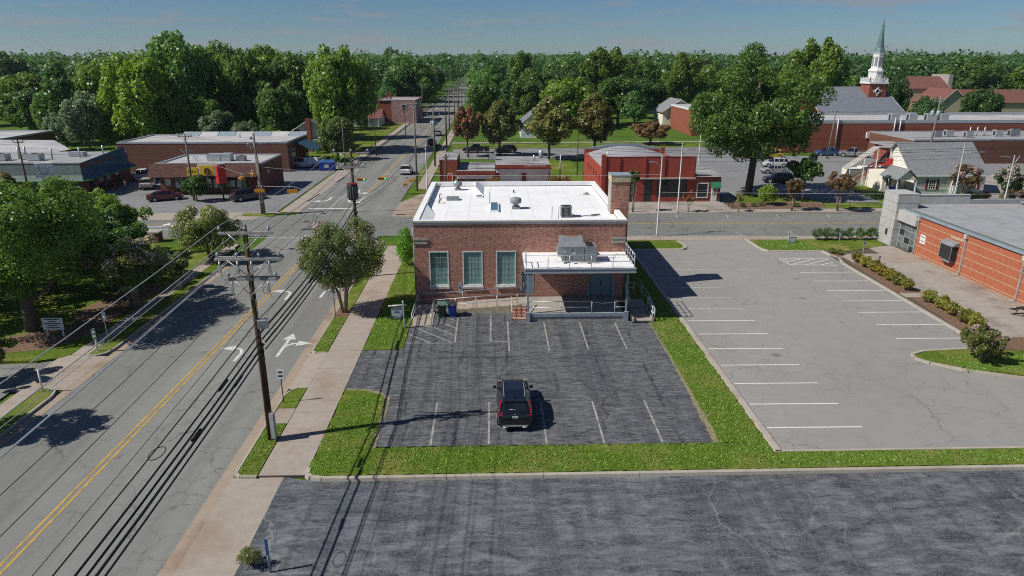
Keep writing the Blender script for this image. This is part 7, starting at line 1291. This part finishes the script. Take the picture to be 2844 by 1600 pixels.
def vehicle(kind, col, x, y, rz, label, z=.0, cat='car', name=None, group=None, detail=False):
    sh = SHAPE[kind]; t = thing(name or {'suv': 'parked_suv', 'sedan': 'parked_car', 'van': 'parked_van', 'pickup': 'pickup_truck'}[kind], label, cat, (x, y, z), rz, group)
    st = [list(s) + [i] for i, s in enumerate(sh['st'])]; gi = sh['g']; ys = [s[0] for s in sh['st']]
    ext = []
    for p in sh['pil']: ext += [p - .05, p + .05]
    full = sorted(set(ys + ext))
    def at(yv):
        for a, b in zip(sh['st'][:-1], sh['st'][1:]):
            if a[0] <= yv <= b[0]: u = (yv - a[0]) / (b[0] - a[0]); return [a[i] + (b[i] - a[i]) * u for i in range(5)]
    zb = sh['zb']; rows = []
    for yv in full:
        _, zbl, zt, wb, wt = at(yv); lift = .10 if abs(yv) > ys[-1] - .2 else 0
        rows.append([(0, zb + lift), (wb * .86, zb + lift), (wb * .97, zb + .12 + lift), (wb * 1.0, (zb + zbl) * .55), (wb, zbl - .04), (wb * .965, zbl), (max(wt, .02), max(zbl, zt - .05)), (max(wt - .1, .01), zt), (0, zt + .02)])
    n = len(rows[0]); glass_y = (ys[gi[0]], ys[gi[1]], ys[gi[2]], ys[gi[3]])
    body = MB(); parts = {}
    def V_(i, j, s): return (s * rows[i][j][0], full[i], rows[i][j][1])
    for i in range(len(full) - 1):
        ym = (full[i] + full[i + 1]) / 2; pil = any(abs(ym - p) < .051 for p in sh['pil'])
        for j in range(n - 1):
            for s in (-1, 1):
                q = [V_(i, j, s), V_(i + 1, j, s), V_(i + 1, j + 1, s), V_(i, j + 1, s)]; q = q if s > 0 else q[::-1]
                key = None
                if j == 5 and glass_y[0] < ym < glass_y[3] and not pil and not (kind == 'van' and ym < .05) and not (kind == 'pickup' and ym < -.9): key = ('side_window', s, round(next((p for p in sh['pil'] if ym < p), 9), 2))
                elif j in (6, 7) and glass_y[0] < ym < glass_y[1] and kind != 'van': key = ('rear_window', 0, 0)
                elif j in (6, 7) and glass_y[2] < ym < glass_y[3]: key = ('windshield', 0, 0)
                (parts.setdefault(key, MB()) if key else body).add(q, [(0, 1, 2, 3)], 0, j in (2, 3, 7) or (j == 6))
    for i_, s_ in ((0, -1), (len(full) - 1, 1)):
        body.add([V_(i_, j, 1) for j in range(n)] + [V_(i_, j, -1) for j in range(n - 2, 0, -1)], [tuple(range(2 * n - 2)) if s_ < 0 else tuple(range(2 * n - 3, -1, -1))])
    bo = body.build('body', CP[col], t, True)
    for key, mb in parts.items(): mb.build(key[0], K['carglass'], t, True)
    r0, f0, r = sh['w']; hw = sh['st'][4][3]
    for yy in (r0, f0):
        for s in (-1, 1):
            ty, rm = wheel_mesh(r); w = link('wheel', ty, t); w.location = (s * (hw - .085), yy, r + .0); w.rotation_euler = (0, 0, 0 if s > 0 else math.pi); link('rim', rm, w)
            MB().tube([(s * (hw - .03), yy, r + .02), (s * (hw + .006), yy, r + .02)], r + .055, 16).build('wheel_arch', K['black'], t, True)
    yr, yf = ys[0], ys[-1]; zbl = sh['st'][1][1]
    MB().box(-hw * .8, hw * .8, yr - .03, yr + .12, zb + .08, zb + .26).build('rear_bumper', K['dark'], t, True); MB().box(-hw * .72, hw * .72, yf - .1, yf + .03, zb + .1, zb + .28).build('front_bumper', K['dark'], t, True)
    for s in (-1, 1):
        a, b = sorted((s * hw * .68, s * hw * .975))
        if kind == 'suv':
            tl = MB().box(a, b, yr + .015, yr + .20, .945, 1.0); c, d = sorted((s * hw * .90, s * hw * .965)); tl.add([(c, yr + .12, 1.04), (d, yr + .12, 1.04), (d - (.11 if s > 0 else -.11) * 1, yr + .50, 1.58), (c - (.11 if s > 0 else -.11), yr + .50, 1.58), (c, yr + .3, 1.04), (d, yr + .3, 1.04), (d - (.11 if s > 0 else -.11), yr + .62, 1.58), (c - (.11 if s > 0 else -.11), yr + .62, 1.58)], [(0, 1, 2, 3), (1, 5, 6, 2), (0, 3, 7, 4), (3, 2, 6, 7)])
        else: tl = MB().box(a if kind != 'pickup' else sorted((s * hw * .84, s * hw * .985))[0], b, yr - .01 if kind != 'van' else yr - .015, yr + .14, zbl - .2, zbl - .02)
        tl.build('tail_light', TAIL, t, True)
        e, f = sorted((s * hw * .55, s * hw * .9)); MB().box(e, f, yf - .22, yf - .03, sh['st'][-1][1] + .08, sh['st'][-1][1] + .22).build('headlight', HEAD, t, True)
        MB().rbox((s * (hw + .12), glass_y[3] - .35, sh['st'][6][1] + .08), (.2, .11, .14)).build('mirror', CP[col], t, True)
        for yd in ((-.2, .75) if kind != 'van' else (.6,)): MB().box(*sorted((s * (hw + .001), s * (hw + .025))), yd - .12, yd + .06, sh['st'][4][1] - .14, sh['st'][4][1] - .10).build('door_handle', K['unit'] if col == 'black' else CP[col], t, True)
    pl = MB().box(-.16, .16, yr - .02, yr - .002, zbl - .22, zbl - .07) if kind != 'suv' else MB().box(-.16, .16, yr + .0, yr + .02, .80, .95)
    pl.build('licence_plate', K['paper'], t, True)
    if 'bed' in sh:
        b0, b1 = sh['bed']; MB().box(-hw + .12, hw - .12, b0, b1, 1.0, 1.135).build('truck_bed', K['black'], t, True)
        for s in (-1, 1): MB().box(*sorted((s * (hw - .11), s * (hw - .02))), b0 - .08, b1 + .1, 1.10, 1.20).build('bed_rail', CP[col], t, True)
        MB().box(-hw + .05, hw - .05, b0 - .12, b0 - .02, .72, 1.2).build('tailgate', CP[col], t, True)
    if detail:
        for s in (-1, 1): MB().tube([(s * .56, -1.55, 1.70), (s * .57, -.6, 1.745), (s * .56, .3, 1.70)], .022, 6).build('roof_rail', K['unit'], t, True)
        MB().box(-.56, .56, -1.92, -1.68, 1.585, 1.635).build('spoiler', CP[col], t, True); MB().tube([(-.3, -2.12, 1.22), (.12, -2.10, 1.24)], .014, 5).build('wiper', K['alum'], t, True)
        MB().box(-.68, .68, -2.395, -2.37, .36, .42).build('bumper_trim', K['alum'], t, True); MB().box(-.66, .66, -2.345, -2.31, .74, .77).build('tailgate_crease', K['dark'], t, True)
        for s in (-1, 1): MB().tube([(s * .52 - .12, -2.385, .31), (s * .52 + .12, -2.385, .31)], .045, 8).build('exhaust_tip', K['alum'], t, True)
        MB().tube([(-.055, -2.30, 1.0), (-.02, -2.30, 1.06), (.0, -2.30, 1.02), (.02, -2.30, 1.06), (.055, -2.30, 1.0)], .014, 5).build('emblem', K['alum'], t, True); MB().rbox((0, -1.5, 1.70), (.05, .18, .05)).build('antenna_fin', CP[col], t, True)
    return t
vehicle('suv', 'black', 1.0, 34.55, R(.5), 'shiny black suv parked alone in the dark car park', .092, detail=True)
vehicle('sedan', 'maroon', -46.9, 97.7, R(-62), 'maroon sedan standing in the lot of the yellow sign shop'); vehicle('suv', 'dark', -35.2, 97.6, R(-50), 'dark suv with red lights parked in front of the shop posters')
vn = vehicle('van', 'white', -34.8, 128.6, R(90), 'white panel van with its rear door open beside the blue dumpster', cat='van'); MB().box(.5, 1.35, -2.43, -2.40, 1.9, 1.95).box(-.8, .8, -3.1, -2.42, 1.86, 1.92).build('open_rear_door', CP['white'], vn, True)
vehicle('pickup', 'white', -58.2, 115.2, R(-80), 'white pickup truck parked behind the green trimmed restaurant', cat='truck'); vehicle('suv', 'gold', -54.0, 107.6, R(18), 'champagne suv with red lights beside the restaurant wall')
vehicle('sedan', 'teal', -62.9, 98.0, R(-75), 'teal car half hidden behind the street trees by the restaurant'); vehicle('sedan', 'dark', -58.8, 96.8, R(-80), 'charcoal car in front of the restaurant corner')
vehicle('suv', 'white', -15.3, 120.5, 0, 'white suv driving up the street past the junction', name='suv'); vehicle('sedan', 'silver', -14.7, 184.5, 0, 'silver sedan driving far up the street', name='car'); vehicle('suv', 'dark', -14.4, 162.5, 0, 'dark suv driving in the tree shade up the street', name='suv')
vehicle('pickup', 'black', -3.8, 149.5, R(88), 'black pickup truck parked behind the red crepe myrtle', cat='truck'); vehicle('suv', 'dark', 2.6, 149.0, R(95), 'dark suv parked under the first tan tree')
vehicle('sedan', 'white', 59.5, 239.5, R(-88), 'white sedan parked on the far lawn by the board fence'); vehicle('pickup', 'silver', 74.2, 140.6, R(62), 'silver pickup truck parked at the long red brick wall', cat='truck'); vehicle('suv', 'white', 78.3, 137.2, R(30), 'white suv partly hidden behind the brick porch block')
vehicle('sedan', 'blue', 53.2, 138.4, R(80), 'blue car parked beyond the oak crown'); vehicle('suv', 'yellow', 56.6, 139.0, R(85), 'yellow suv parked beyond the oak crown'); vehicle('suv', 'white', 52.5, 127, R(85), 'white suv under the oak in the back row'); vehicle('sedan', 'silver', 49.5, 119.5, R(85), 'silver sedan in the shade of the oak'); vehicle('suv', 'dark', 46.2, 109.8, R(80), 'charcoal suv in the shade near the oak trunk'); vehicle('sedan', 'white', 55.5, 121, R(88), 'white sedan beside the silver sedan under the oak'); vehicle('suv', 'blue', 69.5, 142.3, R(80), 'dark blue suv parked beside the long brick wall')
# ================================================================ SMALL THINGS
def bin_(x, y, body, lid, label):
    t = thing('wheelie_bin', label, 'bin', (x, y, .092), R(3))
    a, b = .27, .34
    MB().add([(-a, -a, .04), (a, -a, .04), (a, a, .04), (-a, a, .04), (-b, -b - .03, 1.0), (b, -b - .03, 1.0), (b, b, 1.06), (-b, b, 1.06)], [(0, 3, 2, 1), (0, 1, 5, 4), (1, 2, 6, 5), (2, 3, 7, 6), (3, 0, 4, 7), (4, 5, 6, 7)]).build('body', body, t, True)
    MB().extr([(-b - .06, 1.005), (b + .03, 1.07), (b + .03, 1.13), (-.05, 1.19), (-b - .06, 1.08)], 'x', -b - .03, b + .03).build('lid', lid, t, True)
    for s in (-1, 1): MB().tube([(s * .24, .25, .12), (s * .31, .25, .12)], .12, 10).build('wheel', K['black'], t, True)
    MB().tube([(-.22, b + .08, 1.02), (.22, b + .08, 1.02)], .02, 6).build('handle', K['black'], t, True); MB().add([(-.16, -.315, .28), (.16, -.315, .28), (.14, -.36, .78), (-.14, -.36, .78), (-.16, -.29, .28), (.16, -.29, .28), (.14, -.33, .78), (-.14, -.33, .78)], [(0, 1, 2, 3), (0, 4, 5, 1), (1, 5, 6, 2), (3, 2, 6, 7), (0, 3, 7, 4)]).build('front_panel', K['dark'] if body is K['bingreen'] else body, t, True)
    MB().add([(-.13, -b - .062, 1.02), (.13, -b - .062, 1.02), (.13, -b - .062, 1.07), (-.13, -b - .062, 1.07)], [(0, 1, 2, 3)]).build('label_print', K['paper'], t, True)
bin_(-4.1, 49.75, K['bingreen'], K['bingreen2'], 'green wheelie bin with faded lid beside the ramp'); bin_(-3.3, 49.75, K['binblue'], K['dark'], 'blue wheelie bin with dark lid beside the ramp')
hb = (62.3, 95.9); t = thing('wheelie_bin', 'blue bin beside the porch of the sided house', 'bin', (hb[0] - 3.2, hb[1] + 3.4, 0)); MB().box(-.3, .3, -.3, .3, 0, 1.0).build('body', K['binblue'], t, True); MB().box(-.33, .33, -.33, .33, 1.0, 1.1).build('lid', K['binblue'], t, True)
dm = thing('dumpster', 'blue steel dumpster with sloped lid behind the white van', 'dumpster', (-30.2, 125.3, 0), R(4)); MB().extr([(-.9, .1), (.9, .1), (1.0, 1.5), (.6, 1.75), (-.9, 1.45)], 'x', -1.35, 1.35).build('body', K['binblue'], dm, True)
for x in (-.7, .7): MB().add([(x - .66, -.93, 1.46), (x + .66, -.93, 1.46), (x + .66, .62, 1.78), (x - .66, .62, 1.78)], [(0, 1, 2, 3)]).build('lid', K['ltblue'], dm, True)
for x in (-1.37, 1.352): MB().box(x, x + .02, -.7, .8, .6, .85).build('fork_pocket', K['dark'], dm, True)
MB().box(-.4, .4, -.93, -.905, .5, 1.1).build('label_print', K['paper'], dm, True)
pc_ = thing('picnic_table', 'black metal mesh picnic table on the patio', 'table', (41.2, 48.3, .12), R(8))
MB().box(-.9, .9, -.38, .38, .72, .76).build('table_top', K['black'], pc_, True)
for s in (-1, 1): MB().box(-.9, .9, s * .75 - .14, s * .75 + .14, .42, .46).build('seat', K['black'], pc_, True)
for x in (-.65, .65):
    for s in (-1, 1): MB().tube([(x, s * .88, .02), (x, s * .55, .03), (x, s * .3, .70)], .03, 6).tube([(x, s * .85, .42), (x, s * .42, .40)], .025, 6).build('leg', K['black'], pc_, True)
bf = thing('picket_fence', 'low black metal fence along the yard of the sided house', 'fence', (70, 93.5, 0))
MB().box(65, 76, 93.48, 93.52, 1.0, 1.05).box(65, 76, 93.48, 93.52, .2, .25).build('rail', K['dark'], bf)
for i in range(45): MB().box(65 + .25 * i - .012, 65 + .25 * i + .012, 93.49, 93.51, .05, 1.15).build('picket', K['dark'], bf)
tf = thing('trash_receptacle', 'small brown brick planter box beside the far left corner', 'planter', (-37.5, 74.2, .0)); MB().box(-.7, .7, -.5, .5, 0, 1.0).build('body', K['brickdark'], tf, True); MB().box(-.8, .8, -.6, .6, 1.0, 1.12).build('cap', K['stone'], tf, True); tf.name = 'brick_planter'
# ---- people: one continuous skinned body each, clothes as children
SKIN = plain('skin', (.42, .25, .17), .6, .05); DENIM = plain('denim', (.10, .17, .34), .9, .2, 8); SHIRT = plain('tan_shirt', (.36, .21, .09), .9, .15, 6); NAVY = plain('navy_cloth', (.03, .05, .11), .9, .15, 6); HAIR = plain('dark_hair', (.03, .02, .015), .7, .1)
def skinned(name, verts, edges, radii, m, parent, root=0):
    me = bpy.data.meshes.new(name); me.from_pydata(verts, edges, []); o = link(name, me, parent); me.materials.append(m)
    md = o.modifiers.new('skin', 'SKIN'); sv_ = me.skin_vertices[0].data
    for i, r in enumerate(radii): sv_[i].radius = (r, r) if not isinstance(r, tuple) else r
    sv_[root].use_root = True; md.use_smooth_shade = True; s = o.modifiers.new('sub', 'SUBSURF'); s.levels = 1; s.render_levels = 2; return o
def person(x, y, rz, label, shirt, legs, stride=.12):
    t = thing('person', label, 'person', (x, y, .0), rz); sh_w, hip = .19, .10
    v = [(0, 0, .95), (0, 0, 1.15), (0, 0, 1.38), (0, .01, 1.50), (0, .015, 1.60), (0, .01, 1.72)]; r = [(.15, .11), (.14, .10), (.16, .10), .055, (.085, .095), (.075, .085)]; e = [(0, 1), (1, 2), (2, 3), (3, 4), (4, 5)]
    for s in (-1, 1):
        b = len(v); v += [(s * sh_w, 0, 1.40), (s * .25, .0, 1.13), (s * .24, .12, .92), (s * .235, .16, .84), (s * .23, .19, .77)]; r += [.06, .045, .036, .04, .025]; e += [(2, b), (b, b + 1), (b + 1, b + 2), (b + 2, b + 3), (b + 3, b + 4)]
        b = len(v); v += [(s * hip, 0, .88), (s * .11, s * stride * .5 + .02, .50), (s * .11, s * stride, .09), (s * .12, s * stride + .15, .045)]; r += [.09, .062, .045, .04]; e += [(0, b), (b, b + 1), (b + 1, b + 2), (b + 2, b + 3)]
    skinned('body', v, e, r, SKIN, t)
    v2 = [(0, 0, .95), (0, 0, 1.18), (0, 0, 1.40)]; r2 = [(.17, .13), (.165, .125), (.175, .115)]; e2 = [(0, 1), (1, 2)]
    for s in (-1, 1): b = len(v2); v2 += [(s * sh_w, 0, 1.405), (s * .245, .0, 1.17)]; r2 += [.075, .065]; e2 += [(2, b), (b, b + 1)]
    skinned('shirt', v2, e2, r2, shirt, t)
    v3 = [(0, 0, .96)]; r3 = [(.165, .125)]; e3 = []
    for s in (-1, 1): b = len(v3); v3 += [(s * hip, 0, .86), (s * .11, s * stride * .5 + .02, .50), (s * .11, s * stride, .10)]; r3 += [.10, .076, .062]; e3 += [(0, b), (b, b + 1), (b + 1, b + 2)]
    skinned('trousers', v3, e3, r3, legs, t); MB().ball((0, -.015, 1.69), .098, 10, 0, .95).build('hair', HAIR, t, True)
    MB().ball((0, .105, 1.63), .014, 6).ball((-.035, .088, 1.665), .010, 6).ball((.035, .088, 1.665), .010, 6).build('face', SKIN, t, True); return t
person(-55.9, 104.6, R(150), 'person in tan shirt and light jeans walking beside the champagne suv', SHIRT, DENIM); person(-3.4, 144.6, R(40), 'person in dark clothes walking behind the service station', NAVY, DENIM, .2)
# ================================================================ AIR
air = bpy.data.materials.new('air'); air.use_nodes = True; ant = air.node_tree; ant.nodes.clear(); ao_ = ant.nodes.new('ShaderNodeOutputMaterial'); pv = ant.nodes.new('ShaderNodeVolumePrincipled')
pv.inputs['Color'].default_value = (.72, .82, .95, 1); pv.inputs['Density'].default_value = .00008; pv.inputs['Anisotropy'].default_value = .2; ant.links.new(pv.outputs[0], ao_.inputs['Volume'])
hz = MB().box(-3900, 3900, -200, 5200, -1.3, 70).build('haze', air); hz['kind'] = 'stuff'; tag(hz, 'thin pale summer haze filling the air over the town', 'haze')
